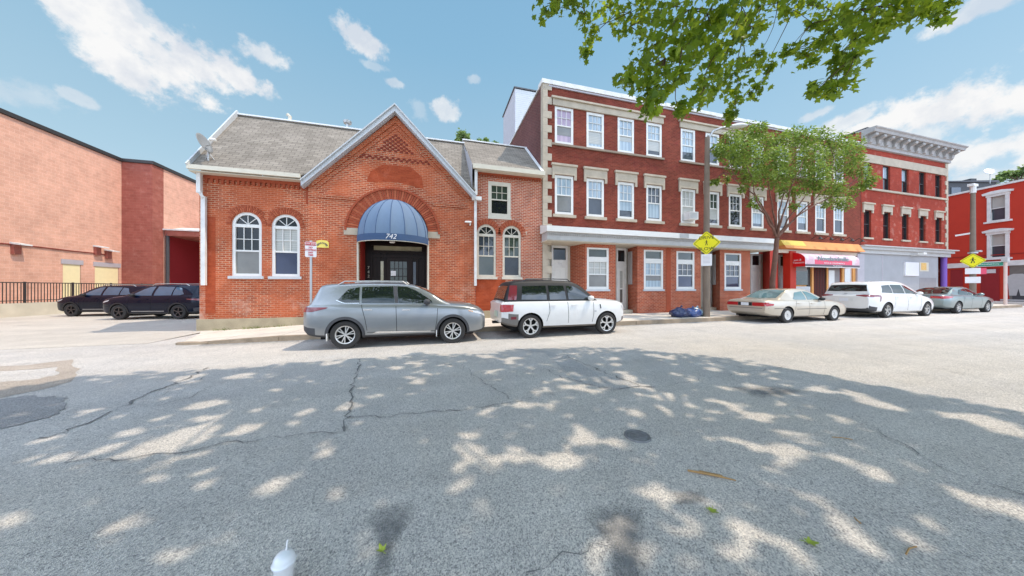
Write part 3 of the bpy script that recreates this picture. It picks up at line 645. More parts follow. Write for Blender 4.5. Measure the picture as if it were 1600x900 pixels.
# rake boards, gutters, downpipes
b = MB()
for sx in (-1, 1):
    x0 = -1.62 + sx * 3.38; q = [(x0, 5.70), (-1.62, 9.14), (-1.62, 8.90), (x0, 5.48)] if sx < 0 else [(x0, 5.70), (-1.62, 9.14), (-1.62, 8.90), (x0, 5.48)]
    b.prism(q, 12.80, 12.90); q = [(x0, 5.73), (-1.62, 9.20), (-1.62, 9.14), (x0, 5.67)]; b.prism(q, 12.74, 12.93)
    b.prism([(x0, 5.50), (-1.62, 8.93), (-1.62, 8.88), (x0, 5.45)], 12.90, GY - .002)
b.build('bargeboard', M['fascia'], CH)
b = MB(); b.box(-8.48, -5.02, 12.76, 12.86, 5.78, 5.93); b.box(-8.48, -5.0, 12.86, FY - .002, 5.72, 5.76); b.build('gutter', M['gutter'], CH)
b = MB(); b.bar((-8.46, 12.80, 5.86), (-8.46, 15.5, 9.32), .05, .24); b.build('verge_board', M['fascia'], CH)
b = MB(); b.box(1.62, 5.05, 12.80, 12.94, 6.90, 7.10); b.box(1.72, 5.05, 12.94, FY + .018, 6.88, 6.93); b.build('gutter', M['gutter'], CH)
b = MB(); b.box(-8.34, -8.22, 12.98, 13.10, 5.0, 5.72); b.bar((-8.28, 13.04, 5.05), (-8.20, 13.08, 4.85), .11, .09); b.box(-8.26, -8.13, 13.06, 13.16, 1.65, 4.9); b.build('downpipe', M['oldwhite'], CH)
b = MB(); b.box(1.72, 1.84, 12.94, 13.05, 5.75, 6.95); b.box(1.60, 2.02, 12.86, 13.02, 5.50, 5.66); b.box(1.70, 1.81, 12.95, 13.06, 1.65, 5.5); b.build('downpipe', M['oldwhite'], CH)
for xc in (-6.93, -5.66):
    arch_window(CH, xc, 2.0, .95, 2.44, FY + .03, 'g_screen' if xc < -6 else 'g_navy', up='g_dark' if xc < -6 else 'g_blind')
    brick_arch(CH, xc, 3.965, .50, .63, FY, 26, [M['vouss1'], M['vouss2'], M['vouss1']], depth=.03, ms=.01)
    brick_arch(CH, xc, 3.965, .632, .74, FY, 26, [M['vouss1'], M['vouss2']], depth=.022, a0=.62, a1=PI - .62, ms=.01)
    MB().box(xc - .55, xc + .55, FY - .09, FY - .003, 1.90, 2.0).build('sill', M['fascia'], CH)
for xc, lo, up in ((2.30, 'g_olive', 'g_mid'), (3.52, 'g_dark', 'g_olive')):
    arch_window(CH, xc, 2.06, .90, 2.44, FY + .05, lo, 'cream', up)
    brick_arch(CH, xc, 4.05, .47, .70, FY + .02, 26, [M['vouss1'], M['vouss2']], depth=.035)
    MB().box(xc - .5, xc + .5, FY - .06, FY + .017, 1.96, 2.06).build('sill', M['cream'], CH)
window(CH, 2.92, 4.86, 1.08, 1.66, FY, 'g_olive', 'g_dark', fw=.16, inset=.02, depth=.12, frame='cream')
MB().box(2.36, 3.48, FY - .04, FY + .017, 4.77, 4.86).build('sill', M['cream'], CH)
MB().box(4.05, 4.25, FY - .01, FY + .017, 4.10, 4.25).build('stone_block', M['stone'], CH)
# entrance: arch ring, imposts, recess, door
brick_arch(CH, -1.68, 3.90, 1.38, 1.80, GY, 52, [M['vouss2'], M['vouss1'], M['vouss2']], depth=.05)
brick_arch(CH, -1.68, 3.90, 1.80, 1.88, GY, 40, [M['vouss2']], depth=.08, ms=.004)
MB().box(-3.58, -3.06, GY - .06, GY - .002, 3.72, 4.0).build('impost', M['stone'], CH); MB().box(-.30, .20, GY - .06, GY - .002, 3.72, 4.0).build('impost', M['stone'], CH)
b = MB(); b.box(-3.05, -3.0, 13.38, 14.3, 0, 3.9); b.box(-.36, -.31, 13.38, 14.3, 0, 3.9); b.box(-3.05, -.31, 13.38, 14.4, 3.9, 4.0); b.build('porch_wall', M['red_door'], CH)
b = MB(); b.box(-3.05, -.31, 13.09, 14.4, -.2, .24); b.build('door_step', M['concrete'], CH)
DY = 14.0
dr = MB().box(-3.0, -.36, DY, DY + .08, .24, 3.9).build('door_surround', M['doorwood'], CH)
b = MB()
for x in (-2.72, -2.42, -2.18, -1.04, -.80, -.52): b.box(x - .04, x + .04, DY - .06, DY - .002, .24, 3.2)
for z in (3.18, 2.98, 3.50): b.box(-2.75, -.50, DY - .075, DY - .003, z - .05, z + .05)
b.build('door_frame', M['doorwood'], dr)
MB().box(-2.64, -.60, DY - .03, DY - .004, 3.24, 3.44).build('transom_pane', M['g_warm'], dr)
dl = MB().box(-2.12, -1.08, DY - .04, DY - .003, .26, 2.92).build('door', M['doorwood'], CH)
MB().box(-1.95, -1.25, DY - .05, DY - .041, 1.75, 2.75).build('door_pane', M['g_olive'], dl)
b = MB()
for x in (-1.77, -1.6, -1.43): b.box(x - .012, x + .012, DY - .062, DY - .051, 1.75, 2.75)
for z in (2.08, 2.42): b.box(-1.95, -1.25, DY - .064, DY - .052, z - .012, z + .012)
b.build('door_glazing_bar', M['doorwood'], dl)
MB().box(-1.93, -1.72, DY - .068, DY - .063, 2.1, 2.32).build('notice', M['sign_white'], dl)
MB().lathe([(0, -.05), (.03, -.045), (.035, -.01), (.02, 0)], 12, 'y', (-2.04, DY - .04, 1.3)).build('door_knob', M['chrome'], dl)
MB().box(-2.36, -2.24, DY - .03, DY - .004, 1.3, 2.75).build('sidelight_pane', M['g_warm'], dr)
MB().box(-.98, -.86, DY - .03, DY - .004, 1.3, 2.75).build('sidelight_pane', M['g_mid'], dr)
MB().lathe([(0, -.03), (.09, -.03), (.12, -.01), (.12, 0)], 16, 'y', (-2.85, DY - .002, 1.75)).build('number_plate', M['sign_white'], dr)
for k, ch in enumerate('742'): text(ch, .17, M['gutter'], dr, Vector((-2.86, DY - .012, 2.45 - k * .19)) - wloc(dr), name='number')
# awning
AX, AY, AZ, AR, AD, AH = -1.68, GY - .004, 3.66, 1.40, 1.15, 1.60
b = MB(); NG, NV = 8, 12; vs = []
for g in range(NG):
    u0, u1 = PI + PI * g / NG, PI + PI * (g + 1) / NG; base = len(vs)
    for v in range(NV + 1):
        e = PI / 2 * v / NV
        for s_ in range(5):
            u = u0 + (u1 - u0) * s_ / 4; sag = 1 - .05 * math.sin(PI * s_ / 4) * math.cos(e)
            vs.append((AX + AR * math.cos(u) * math.cos(e) * sag, AY + AD * math.sin(u) * math.cos(e) * sag, AZ + AH * math.sin(e) * (1 - .0 * s_)))
    b.f += [[base + v * 5 + s_, base + v * 5 + s_ + 1, base + (v + 1) * 5 + s_ + 1, base + (v + 1) * 5 + s_] for v in range(NV) for s_ in range(4)]; b.mi += [0] * (NV * 4)
b.v = vs
AWN = b.build('awning', M['awning_blue'], CH, smooth=True, angle=12)
b = MB(); n = 32
b.add([(AX + AR * 1.004 * math.cos(PI + PI * k / n), AY + AD * 1.004 * math.sin(PI + PI * k / n), AZ - .26 * j + .0) for j in (0, 1) for k in range(n + 1)], [(k, k + 1, n + 2 + k, n + 1 + k) for k in range(n)])
M['awning_valance'] = plain('darker blue canvas', (0.05, 0.095, 0.19), 0.8, var=0.1)
b.build('valance', M['awning_valance'], AWN, smooth=True)
b = MB(); b.add([(AX + AR * .98 * math.cos(PI + PI * k / n), AY + AD * .98 * math.sin(PI + PI * k / n), AZ - .27) for k in range(n + 1)], []); 
b.tube([(AX + AR * .985 * math.cos(PI + PI * k / n), AY + AD * .985 * math.sin(PI + PI * k / n), AZ - .27) for k in range(n + 1)], .02, 6); b.build('awning_frame', M['gutter'], AWN)
for g in range(NG + 1):
    u = PI + PI * g / NG
    MB().tube([(AX + AR * 1.003 * math.cos(u) * math.cos(PI / 2 * v / 10), AY + AD * 1.003 * math.sin(u) * math.cos(PI / 2 * v / 10), AZ + AH * 1.002 * math.sin(PI / 2 * v / 10)) for v in range(11)], .012, 5).build('seam', M['awning_valance'], AWN)
text('742', .27, M['sign_white'], AWN, Vector((AX + .02, AY - AD * 1.004 - .012, AZ - .13)) - wloc(AWN), shear=.3, name='number')
MB().lathe([(0, 0), (.09, .01), (.12, .05), (.05, .10), (0, .10)], 14, 'z', (AX - .05, 12.9, 3.42)).build('porch_lamp', M['sign_white'], CH)
b = MB(); b.tube([(-3.06, GY - .05, .1), (-3.06, GY - .05, 3.6)], .045, 8); b.build('awning_post', M['cream'], CH)
b = MB(); b.tube([(-.30, GY - .05, .1), (-.30, GY - .05, 3.6)], .045, 8); b.build('awning_post', M['cream'], CH)
# small things on the hall wall and roof
p0 = (X(494, GY), X(514, GY)); zt, zb = Z(504, 376, GY), Z(504, 387, GY)
pl = MB().prism([(p0[0], zb), (p0[1], zb), (p0[1], zt - .08)] + [((p0[0] + p0[1]) / 2 + (p0[1] - p0[0]) / 2 * math.cos(PI * k / 8), zt - .08 + .1 * math.sin(PI * k / 8)) for k in range(1, 8)] + [(p0[0], zt - .08)], GY - .04, GY - .005).build('wall_plaque', M['plaque'])
tag(pl, 'small yellow plaque with dark arched emblem on the orange brick wall', 'plaque')
b = MB(); cxp = (p0[0] + p0[1]) / 2
for k in range(9): a = PI * (k + .5) / 9; b.bar((cxp + .13 * math.cos(a), GY - .045, zb + .06 + .10 * math.sin(a)), (cxp + .20 * math.cos(a), GY - .045, zb + .06 + .15 * math.sin(a)), .03, .01, up=(0, 1, 0))
b.build('emblem', M['print_dark'], pl)
cam_ = thing('security_camera', 'small white security camera on the wall beside the downpipe', 'camera', (1.52, GY - .02, 4.42))
MB().box(-.03, .03, -.09, 0, -.05, .05).build('bracket', M['white'], cam_, (0, 0, 0)); MB().lathe([(0, -.16), (.04, -.16), (.05, -.05), (.05, .12), (0, .12)], 12, 'x', (-.08, -.12, .08)).build('camera_body', M['white'], cam_, (0, 0, 0), smooth=True, angle=40)
d = thing('satellite_dish', 'pale grey satellite dish on the shingle roof edge of the gabled hall', 'satellite dish', (-8.05, 13.1, 6.22))
MB().tube([(0, 0, 0), (0, 0, .35), (-.02, -.05, .45)], .03, 8).build('mast', M['metal'], d, (0, 0, 0))
b = MB(); b.tube([(-.15, .1, .05), (-.02, 0, .3)], .015, 6); b.tube([(.15, .1, .05), (.0, 0, .3)], .015, 6); b.build('strut', M['metal'], d, (0, 0, 0))
ds = MB().lathe([(0, .06), (.12, .055), (.24, .03), (.32, 0), (.325, .01), (.24, .045), (.12, .07), (0, .075)], 28, 'y').build('reflector', M['dish'], d, (-.06, -.08, .62), smooth=True)
ds.scale = (.9, 1, 1.1); ds.rotation_euler = (math.radians(-22), 0, math.radians(82))
MB().tube([(-.03, -.08, .5), (.25, -.28, .50), (.34, -.34, .58)], .018, 6).build('feed_arm', M['metal'], d, (0, 0, 0))
MB().lathe([(0, -.1), (.045, -.1), (.055, .0), (.045, .08), (0, .08)], 12, 'x', (.34, -.34, .66)).build('receiver', M['white'], d, (0, 0, 0), smooth=True, angle=40)
vp = MB().lathe([(.07, 0), (.07, .38), (.17, .40), (.19, .50), (.06, .58), (0, .58)], 16, 'z', (X(543, 15.55), 15.55, RZ - .1)).build('roof_vent', M['metal'], smooth=True, angle=35)
tag(vp, 'grey metal vent cowl standing on the ridge near the gable', 'vent')
vp = MB().tube([(X(453, 15.55), 15.55, RZ - .1), (X(453, 15.55), 15.55, RZ + .28), (X(449, 15.55), 15.55, RZ + .36)], .07, 10).build('vent_pipe', M['cream'])
tag(vp, 'short cream vent pipe on the ridge of the shingle roof', 'vent')

# ------------------------------------------------------------------ long three-storey brick row
RW = thing('row_building', 'long three-storey dark red brick row with white dentilled ground-floor canopy', 'building', (5.07, 13.2, 0))
C3 = [6.21, 7.95, 9.77, 11.55, 13.84, 15.60, 17.34, 19.12, 21.28, 23.0, 24.72, 26.5]
R0, R1, RT = 5.07, 28.82, 11.55
w3, h3, w2, h2 = 1.0, 1.84, 1.0, 1.95
holes = [rect(x - w3 / 2, x + w3 / 2, 8.70, 8.70 + h3) for x in C3] + [rect(x - w2 / 2, x + w2 / 2, 5.2, 5.2 + h2) for x in C3]
MB().wall(rect(R0 + .004, R1, 3.9, RT), holes, FY, .16).build('wall', M['row_brick'], RW)
b = MB(); b.add([(R0, FY, -.2), (R0, 26, -.2), (R0, 26, RT), (R0, FY, RT)], [(0, 1, 2, 3)]); b.add([(R0, 26, -.2), (R1, 26, -.2), (R1, 26, RT), (R0, 26, RT)], [(0, 1, 2, 3)]); b.build('party_wall', M['party_brick'], RW)
MB().box(R0 + .05, R1, FY + .05, 26, 11.2, 11.3).build('flat_roof', M['flat_roof'], RW)
b = MB(); rk = random.Random(5); x = R0 - .06
while x < R1: x1 = min(R1, x + rk.uniform(.8, 2.6)); o = rk.uniform(-.02, .02); b.box(x, x1, FY - .10 + o, FY + .5, RT - .02, RT + .17 + rk.uniform(-.02, .03)); x = x1
b.box(R0 - .07, R0 + .3, FY + .5, 26, RT - .01, RT + .06)
b.build('coping', M['oldwhite'], RW)
MB().box(R0 + .3, R1, FY - .06, FY - .003, RT - .12, RT - .05).build('string_course', M['lintel_grey'], RW)
st3 = ['g_pink', 'g_curtain', 'g_curtain', 'g_curtain', 'g_curtain', 'g_curtain', 'g_mid', 'g_curtain', 'g_mid', 'g_curtain', 'g_mid', 'g_mid']
st3l = ['g_pink', 'g_curtain', 'g_curtain', 'g_mid', 'g_mid', 'g_mid', 'g_dark', 'g_mid', 'g_dark', 'g_mid', 'g_dark', 'g_dark']
st2 = ['g_curtain', 'g_curtain', 'g_curtain', 'g_mid', 'g_blind', 'g_olive', 'g_dark', 'g_blind', 'g_curtain', 'g_curtain', 'g_curtain', 'g_curtain']
st2l = ['g_mid', 'g_mid', 'g_mid', 'g_mid', 'g_blind', 'g_dark', 'g_dark', 'g_mid', 'g_mid', 'g_mid', 'g_mid', 'g_mid']
for i, x in enumerate(C3):
    window(RW, x, 8.70, w3 - .005, h3, FY, st3[i], st3l[i], inset=.0, fw=.115)
    window(RW, x, 5.20, w2 - .005, h2, FY, st2[i], st2l[i], inset=.0, fw=.115)
    b = MB(); b.box(x - .62, x + .62, FY - .10, FY - .002, 5.06, 5.195); b.build('sill', M['stone'], RW)
    b = MB(); b.box(x - .66, x + .66, FY - .07, FY - .002, 7.17, 7.62); b.box(x - .70, x + .70, FY - .12, FY - .0025, 7.60, 7.70); b.box(x - .66, x - .53, FY - .07, FY - .003, 6.95, 7.17); b.box(x + .53, x + .66, FY - .07, FY - .003, 6.95, 7.17)
    b.build('lintel', M['stone'], RW)
for x0, x1 in ((5.58, 12.12), (13.25, 19.72), (20.7, 27.1)):
    b = MB(); b.box(x0, x1, FY - .07, FY - .002, 10.56, 10.90); b.box(x0 - .08, x1 + .06, FY - .14, FY - .0025, 10.88, 10.97); b.build('lintel', M['stone'], RW)
    b = MB(); b.box(x0 - .05, x1 + .05, FY - .08, FY - .002, 8.60, 8.695); b.build('sill', M['sill_brown'], RW)
b = MB()
for k in range(31):
    z = .9 + k * .345; w = .46 if k % 2 == 0 else .24
    b.box(R0 - .006, R0 + w, FY - .05, FY + .25, z, z + .338)
b.build('quoin', M['stone'], RW)
# air conditioner in the fifth window
ac = thing('window_air_conditioner', 'white air conditioner box fitted in a second-floor window', 'air conditioner', (13.84, FY - .02, 5.36))
MB().box(-.30, .30, -.38, .08, 0, .42).build('casing', M['oldwhite'], ac, (0, 0, 0)); b = MB()
for k in range(8): b.box(-.26 + k * .065, -.235 + k * .065, -.39, -.381, .05, .37)
b.build('grille', M['metal'], ac, (0, 0, 0))
# white-clad roof house and roof furniture
ph = thing('rooftop_extension', 'white clapboard box on the roof behind the brick party wall', 'extension', (5.2, 18.45, 11.3))
MB().box(5.12, 5.16, 18.45, 21.8, 9.0, 14.85).build('side_wall', M['grey_siding'], ph); MB().box(5.16, 8.2, 18.45, 21.8, 11.3, 14.8).build('wall', M['siding'], ph); MB().box(5.05, 8.25, 18.40, 21.9, 14.85, 14.93).build('roof', M['flat_roof'], ph)
hv = thing('roof_cowl', 'dark square ventilation hood on the flat roof of the brick row', 'vent', (X(1042, 14.6), 14.6, 11.3))
MB().box(-.42, .42, -.4, .4, 0, 1.15).build('housing', M['darkmetal'], hv, (0, 0, 0)); MB().prism([(-.95, .45), (-.42, 1.05), (-.42, .45)], -.38, .38).build('hood', M['darkmetal'], hv, (0, 0, 0))
ck = thing('chimney', 'low brown brick chimney stub on the far end of the row roof', 'chimney', (X(1257, 14.2), 14.2, 11.3))
MB().box(-.45, .75, -.3, .5, 0, .62).build('stack', M['party_brick'], ck, (0, 0, 0)); MB().box(-.5, .8, -.35, .55, .62, .70).build('cap', M['concrete'], ck, (0, 0, 0))
# canopy
b = MB(); b.box(4.93, 19.38, 12.30, FY - .003, 4.16, 4.42); b.prism([(12.30, 4.42), (FY - .003, 4.42), (FY - .003, 4.60)], 4.93, 19.38, 'x')
CAN = b.build('canopy', M['white'], RW)
b = MB(); b.box(5.0, 19.32, 12.46, 13.15, 3.80, 4.158)
for k in range(150): x = 5.02 + k * .0955; b.box(x, x + .05, 12.42, 12.458, 4.02, 4.10)
b.build('dentil_trim', M['greywhite'], CAN)
MB().box(5.0, 19.3, 12.50, 13.9, 3.76, 3.797).build('soffit', M['cream'], CAN)
MB().box(X(1060, 12.4), X(1073, 12.4), 12.27, 12.296, 4.18, 4.41).build('patch_board', M['greywhite'], CAN)
# ground floor: recessed doors between brick bays
BY, DY2 = 12.95, 13.95
BT = 3.76
def bay(xb0, xf0, xf1, xb1, wins, name='bay', mat='bay_brick'):
    o = MB().wall(rect(xf0, xf1, -.1, BT), [rect(x0, x1, z0, z1) for x0, x1, z0, z1 in wins], BY, .14)
    o.add([(xb0, DY2, -.1), (xf0, BY, -.1), (xf0, BY, BT), (xb0, DY2, BT)], [(0, 1, 2, 3)]); o.add([(xf1, BY, -.1), (xb1, DY2, -.1), (xb1, DY2, BT), (xf1, BY, BT)], [(0, 1, 2, 3)])
    return o.build(name, M[mat], RW)
def bw(px0, px1): return X(px0, BY), X(px1, BY)
def bay_window(px0, px1, up, lo, lab=None):
    x0, x1 = bw(px0, px1); xc = (x0 + x1) / 2; w = x1 - x0; zb_, zt_ = 1.48, 3.58
    window(RW, xc, zb_, w, zt_ - zb_ - .58, BY, up, lo, fw=.12, inset=.0)
    off = wloc(RW)
    b = MB(); b.box(x0, x0 + .11, BY, BY + .09, 3.0, 3.58); b.box(x1 - .11, x1, BY, BY + .09, 3.0, 3.58); b.box(x0 + .11, x1 - .11, BY, BY + .09, 3.0, 3.12); b.box(x0 + .11, x1 - .11, BY, BY + .09, 3.5, 3.58)
    t = b.build('transom_window', M['white'], RW); MB().box(x0 + .1, x1 - .1, BY + .055, BY + .065, 3.1, 3.52).build('pane', M['g_olive'], t)
    MB().box(x0 - .06, x1 + .06, BY - .06, BY - .002, 1.39, 1.478).build('sill', M['fascia'], RW)
def bwin(px0, px1): x0, x1 = bw(px0, px1); return (x0, x1, 1.48, 3.58)
bay(X(891, DY2), X(914, BY), X(962, BY), X(962, BY) + .1, [bwin(917, 951)])
bay(X(981, DY2), X(996, BY), X(1095, BY), X(1095, BY) + .1, [bwin(1006, 1036), bwin(1057, 1085)])
bay(X(1113, DY2), X(1125, BY), X(1172, BY), X(1172, BY) + .1, [bwin(1132, 1158)])
bay_window(917, 951, 'g_blind', 'g_screen'); bay_window(1006, 1036, 'g_curtain', 'g_curtain'); bay_window(1057, 1085, 'g_mid', 'g_navy'); bay_window(1132, 1158, 'g_mid', 'g_navy')
MB().box(bw(1041, 1048)[0], bw(1041, 1048)[1], BY - .012, BY - .002, .2, 3.7).build('brick_pilaster', M['vouss2'], RW)
for q0, q1 in ((R0 + .25, X(891, DY2) + .1), (X(955, DY2), X(985, DY2)), (X(1090, DY2), X(1116, DY2)), (X(1165, DY2), X(1230, DY2))): MB().box(q0, q1, DY2 + .02, DY2 + .06, -.1, BT).build('door_wall', M['cream'], RW)
def front_door(px0, px1, style):
    x0, x1 = X(px0, DY2), X(px1, DY2); zb_ = sw(x0) + .16
    f = MB(); f.box(x0, x0 + .10, DY2 - .07, DY2 + .02, zb_, BT); f.box(x1 - .10, x1, DY2 - .07, DY2 + .02, zb_, BT); f.box(x0 + .1, x1 - .1, DY2 - .07, DY2 + .018, BT - .12, BT); f.box(x0 + .1, x1 - .1, DY2 - .07, DY2 + .018, 2.62, 3.02)
    o = f.build('door_frame', M['oldwhite'], RW)
    MB().box(x0 + .1, x1 - .1, DY2 - .02, DY2, 3.02, BT - .12).build('transom_pane', M['g_dark'], o)
    dl = MB().box(x0 + .1, x1 - .1, DY2 - .04, DY2 + .01, zb_, 2.62).build('door', M['white'], o)
    if style == 'glass':
        xa, xb = x0 + .24, x1 - .24
        MB().box(xa, xb, DY2 - .05, DY2 - .041, 1.55, 2.5).build('door_pane', M['g_blind'], o); MB().box(xa, xb, DY2 - .05, DY2 - .041, .75, 1.47).build('door_pane', M['g_screen'], o)
    else:
        pnl = MB(); w = x1 - x0 - .2; xm = (x0 + x1) / 2
        for sx in (-1, 1):
            for za, zb2 in ((.5, 1.15), (1.3, 2.0), (2.1, 2.5)): pnl.box(xm + sx * w * .24 - w * .16, xm + sx * w * .24 + w * .16, DY2 - .052, DY2 - .041, za, zb2)
        pnl.build('door_panel', M['white'], o)
        if style == 'slot': MB().box(xm - .13, xm + .13, DY2 - .065, DY2 - .053, 1.18, 1.26).build('letter_slot', M['sign_black'], o)
    MB().box(x0 - .05, x1 + .05, DY2 - .55, DY2 + .01, -.05, zb_).build('door_step', M['concrete'], RW)
front_door(861, 886, 'panel'); front_door(962, 977.5, 'glass'); front_door(1097, 1110, 'panel'); front_door(1172, 1187, 'slot'); front_door(1216, 1230, 'panel')
text('734', .15, M['metal'], RW, Vector(((X(861, DY2) + X(886, DY2)) / 2, DY2 - .075, 2.82)) - wloc(RW), name='number')
# pale utility boards on the slanted returns
for pxa, pxb in ((981, 996), (1113, 1125)):
    a = Vector((X(pxa, DY2), DY2, 0)); c = Vector((X(pxb, BY), BY, 0)); dd = (c - a); nn = Vector((-dd.y, dd.x, 0)).normalized(); nn = -nn if nn.x > 0 else nn
    p = [a + dd * .08 + nn * .01, a + dd * .5 + nn * .01]; b = MB()
    b.add([p[0] + Vector((0, 0, 1.75)), p[1] + Vector((0, 0, 1.75)), p[1] + Vector((0, 0, 3.55)), p[0] + Vector((0, 0, 3.55)), p[0] + nn * .05 + Vector((0, 0, 1.75)), p[1] + nn * .05 + Vector((0, 0, 1.75)), p[1] + nn * .05 + Vector((0, 0, 3.55)), p[0] + nn * .05 + Vector((0, 0, 3.55))],
          [(0, 1, 2, 3), (4, 5, 6, 7), (0, 1, 5, 4), (1, 2, 6, 5), (2, 3, 7, 6), (3, 0, 4, 7)]); b.build('utility_board', M['greywhite'], RW)
# ------------------------------------------------------------------ shop at the end of the row
SX0, SX1 = X(1195, 13.2), X(1338, 13.2)
b = MB(); b.prism([(X(1203, BY), BY), (X(1213, BY), BY), (X(1216, DY2), DY2), (X(1190, DY2) + .1, DY2)], -.1, 3.9, 'z'); b.build('pilaster', M['red_paint'], RW)
b = MB(); b.box(X(1232), X(1241), FY - .10, FY + .3, -.1, 3.9); b.build('pilaster', M['red_paint'], RW)
SG = MB().box(X(1216), SX1 + .1, FY - .02, FY + .1, 3.78, 4.0).build('shop_fascia', M['gutter'], RW)
b = MB(); b.prism([(FY - .45, 4.02), (FY - .003, 4.02), (FY - .003, 4.56), (FY - .12, 4.56)], X(1216), X(1338), 'x'); b.build('sign_board', M['orange'], SG)
b = MB(); b.prism([(FY - .345, 4.2), (FY - .003, 4.2), (FY - .003, 4.55), (FY - .13, 4.55)], X(1216) - .02, X(1250), 'x'); b.v = [(x, y - .006, z + .004) for x, y, z in b.v]; b.build('sign_board', M['yellow_band'], SG)
for px in (1267, 1284, 1300, 1316, 1332):
    x = X(px); b = MB(); b.tube([(x, FY - .02, 4.75), (x, FY - .35, 4.95), (x - .02, FY - .5, 4.80)], .02, 6); b.lathe([(.03, .05), (.12, -.08), (.11, -.08), (.02, .03)], 10, 'z', (x - .02, FY - .5, 4.76)); b.build('sign_lamp', M['darkmetal'], SG)
# awning box
AWY = FY - .72; ax0, ax1 = 22.0, X(1343, AWY); atop, abot = Z(1258, 393, AWY), Z(1258, 416, AWY)
prof = [(FY - .003, atop + .02)] + [(FY - .003 - .72 * math.sin(PI / 2 * k / 6), atop - .45 + .45 * math.cos(PI / 2 * k / 6)) for k in range(1, 7)] + [(AWY, abot + .14)]
sa = MB(); n = len(prof); sa.add([(x, p[0], p[1]) for x in (ax0, ax1) for p in prof], [(k, k + 1, n + k + 1, n + k) for k in range(n - 1)])
SA = sa.build('shop_awning', M['awning_print'], RW, smooth=True)
b = MB()
for x in (ax0 - .003, ax1 + .003): b.poly([(x, p[0], p[1]) for p in prof] + [(x, AWY, abot), (x, FY - .003, abot)])
b.build('awning_end', M['awning_red'], SA)
MB().box(ax0, ax1, AWY - .012, AWY - .002, abot, abot + .14).build('valance', M['print_dark'], SA)
MB().box(ax0 + .85, ax1 - .75, AWY - .008, AWY - .001, abot + .15, abot + .44).build('printed_band', M['print_pink'], SA)
MB().box(ax0 - .02, ax1 + .02, AWY - .03, AWY - .013, abot - .04, abot + .0).build('awning_bar', M['white'], SA)
so = wloc(SA)
M['print_grey'] = plain('printed grey teal', (0.16, 0.25, 0.26), 0.5, var=0.1)
text('Novelandmille', .40, M['print_grey'], SA, Vector(((ax0 + ax1) / 2, AWY - .014, abot + .50)) - so, name='lettering', sx=1.25, bold=.006)
text('PIZZA & CONVENIENCE', .12, M['sign_white'], SA, Vector(((ax0 + ax1) / 2 + .1, AWY - .013, abot + .23)) - so, name='lettering', sx=1.5)
text('Pan & Dulces', .10, M['sign_white'], SA, Vector(((ax0 + ax1) / 2 + .4, AWY - .016, abot + .07)) - so, name='lettering', sx=1.6)
text('pan &', .17, M['sign_white'], SA, Vector((ax0 - .008, FY - .34, abot + .42)) - so, (PI / 2, 0, -PI / 2), name='lettering')
text('Princesas', .17, M['sign_white'], SA, Vector((ax0 - .008, FY - .36, abot + .25)) - so, (PI / 2, 0, -PI / 2), name='lettering', shear=.2)
# shopfront under the awning
SFY = FY + .12
def bx(px0, px1, z0, z1, y0, y1, mat, name, par=RW): return MB().box(X(px0, y0), X(px1, y0), y0, y1, z0, z1).build(name, M[mat], par)
SF = bx(1241, 1340, -.1, 3.78, SFY + .06, SFY + .12, 'shop_orange', 'shop_front')
bx(1242, 1262, 1.75, 3.1, SFY, SFY + .055, 'g_olive', 'shop_window', SF); bx(1243, 1261, 2.65, 3.08, SFY - .03, SFY - .002, 'grey_panel', 'shutter_box', SF); bx(1242, 1266, .1, 1.65, SFY - .05, SFY + .055, 'fascia', 'stall_riser', SF)
bx(1262, 1268, 1.6, 3.3, SFY, SFY + .055, 'darkmetal', 'side_board', SF)
bx(1268.5, 1271.5, .1, 3.3, SFY - .08, SFY + .05, 'shop_orange', 'post', SF); bx(1292, 1294.5, .1, 3.3, SFY - .08, SFY + .05, 'shop_orange', 'post', SF); bx(1316, 1319, .1, 3.3, SFY - .08, SFY + .05, 'shop_orange', 'post', SF); bx(1333, 1338, .1, 3.3, SFY - .08, SFY + .05, 'shop_orange', 'post', SF)
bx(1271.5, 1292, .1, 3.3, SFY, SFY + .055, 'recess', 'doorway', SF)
b = MB(); gx0, gx1 = X(1272, SFY), X(1291.5, SFY)
for k in range(9): x = gx0 + (gx1 - gx0) * k / 8; b.box(x - .012, x + .012, SFY - .05, SFY - .03, .15, 3.25)
for k in range(24): z = .2 + k * .13; b.bar((gx0, SFY - .025, z), (gx1, SFY - .025, z + .10), .015, .02)
b.build('lattice_gate', M['darkmetal'], SF)
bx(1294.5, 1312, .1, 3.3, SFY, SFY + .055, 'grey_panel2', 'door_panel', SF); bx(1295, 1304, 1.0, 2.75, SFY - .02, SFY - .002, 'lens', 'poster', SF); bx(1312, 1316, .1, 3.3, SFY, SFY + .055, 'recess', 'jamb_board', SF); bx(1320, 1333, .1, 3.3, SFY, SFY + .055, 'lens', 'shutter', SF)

# ------------------------------------------------------------------ corner building
CB = thing('corner_building', 'brick corner building with heavy bracketed grey cornice over boarded-up grey shopfront', 'building', (28.82, 13.2, 0))
B0, B1, BTp = 28.83, 39.30, 11.45
CC = [29.52, 31.65, 33.85, 36.0, 38.08]
hs = [rect(x - .42, x + .42, 8.62, 10.42) for x in CC] + [rect(x - .40, x + .40, 5.12, 7.05) for x in CC]
MB().wall(rect(B0, B1, 4.45, BTp), hs, FY - .01, .22).build('wall', M['corner_brick'], CB)
b = MB(); b.add([(B1, FY - .01, -.1), (B1, 27, -.1), (B1, 27, BTp), (B1, FY - .01, BTp)], [(0, 1, 2, 3)]); b.add([(B0, FY - .01, 11.2), (B0, 27, 11.2), (B0, 27, 12.5), (B0, FY - .01, 12.5)], [(0, 1, 2, 3)]); b.build('wall', M['corner_brick'], CB)
ups = ['g_curtain', 'g_curtain', 'g_curtain', 'g_dark', 'g_dark']
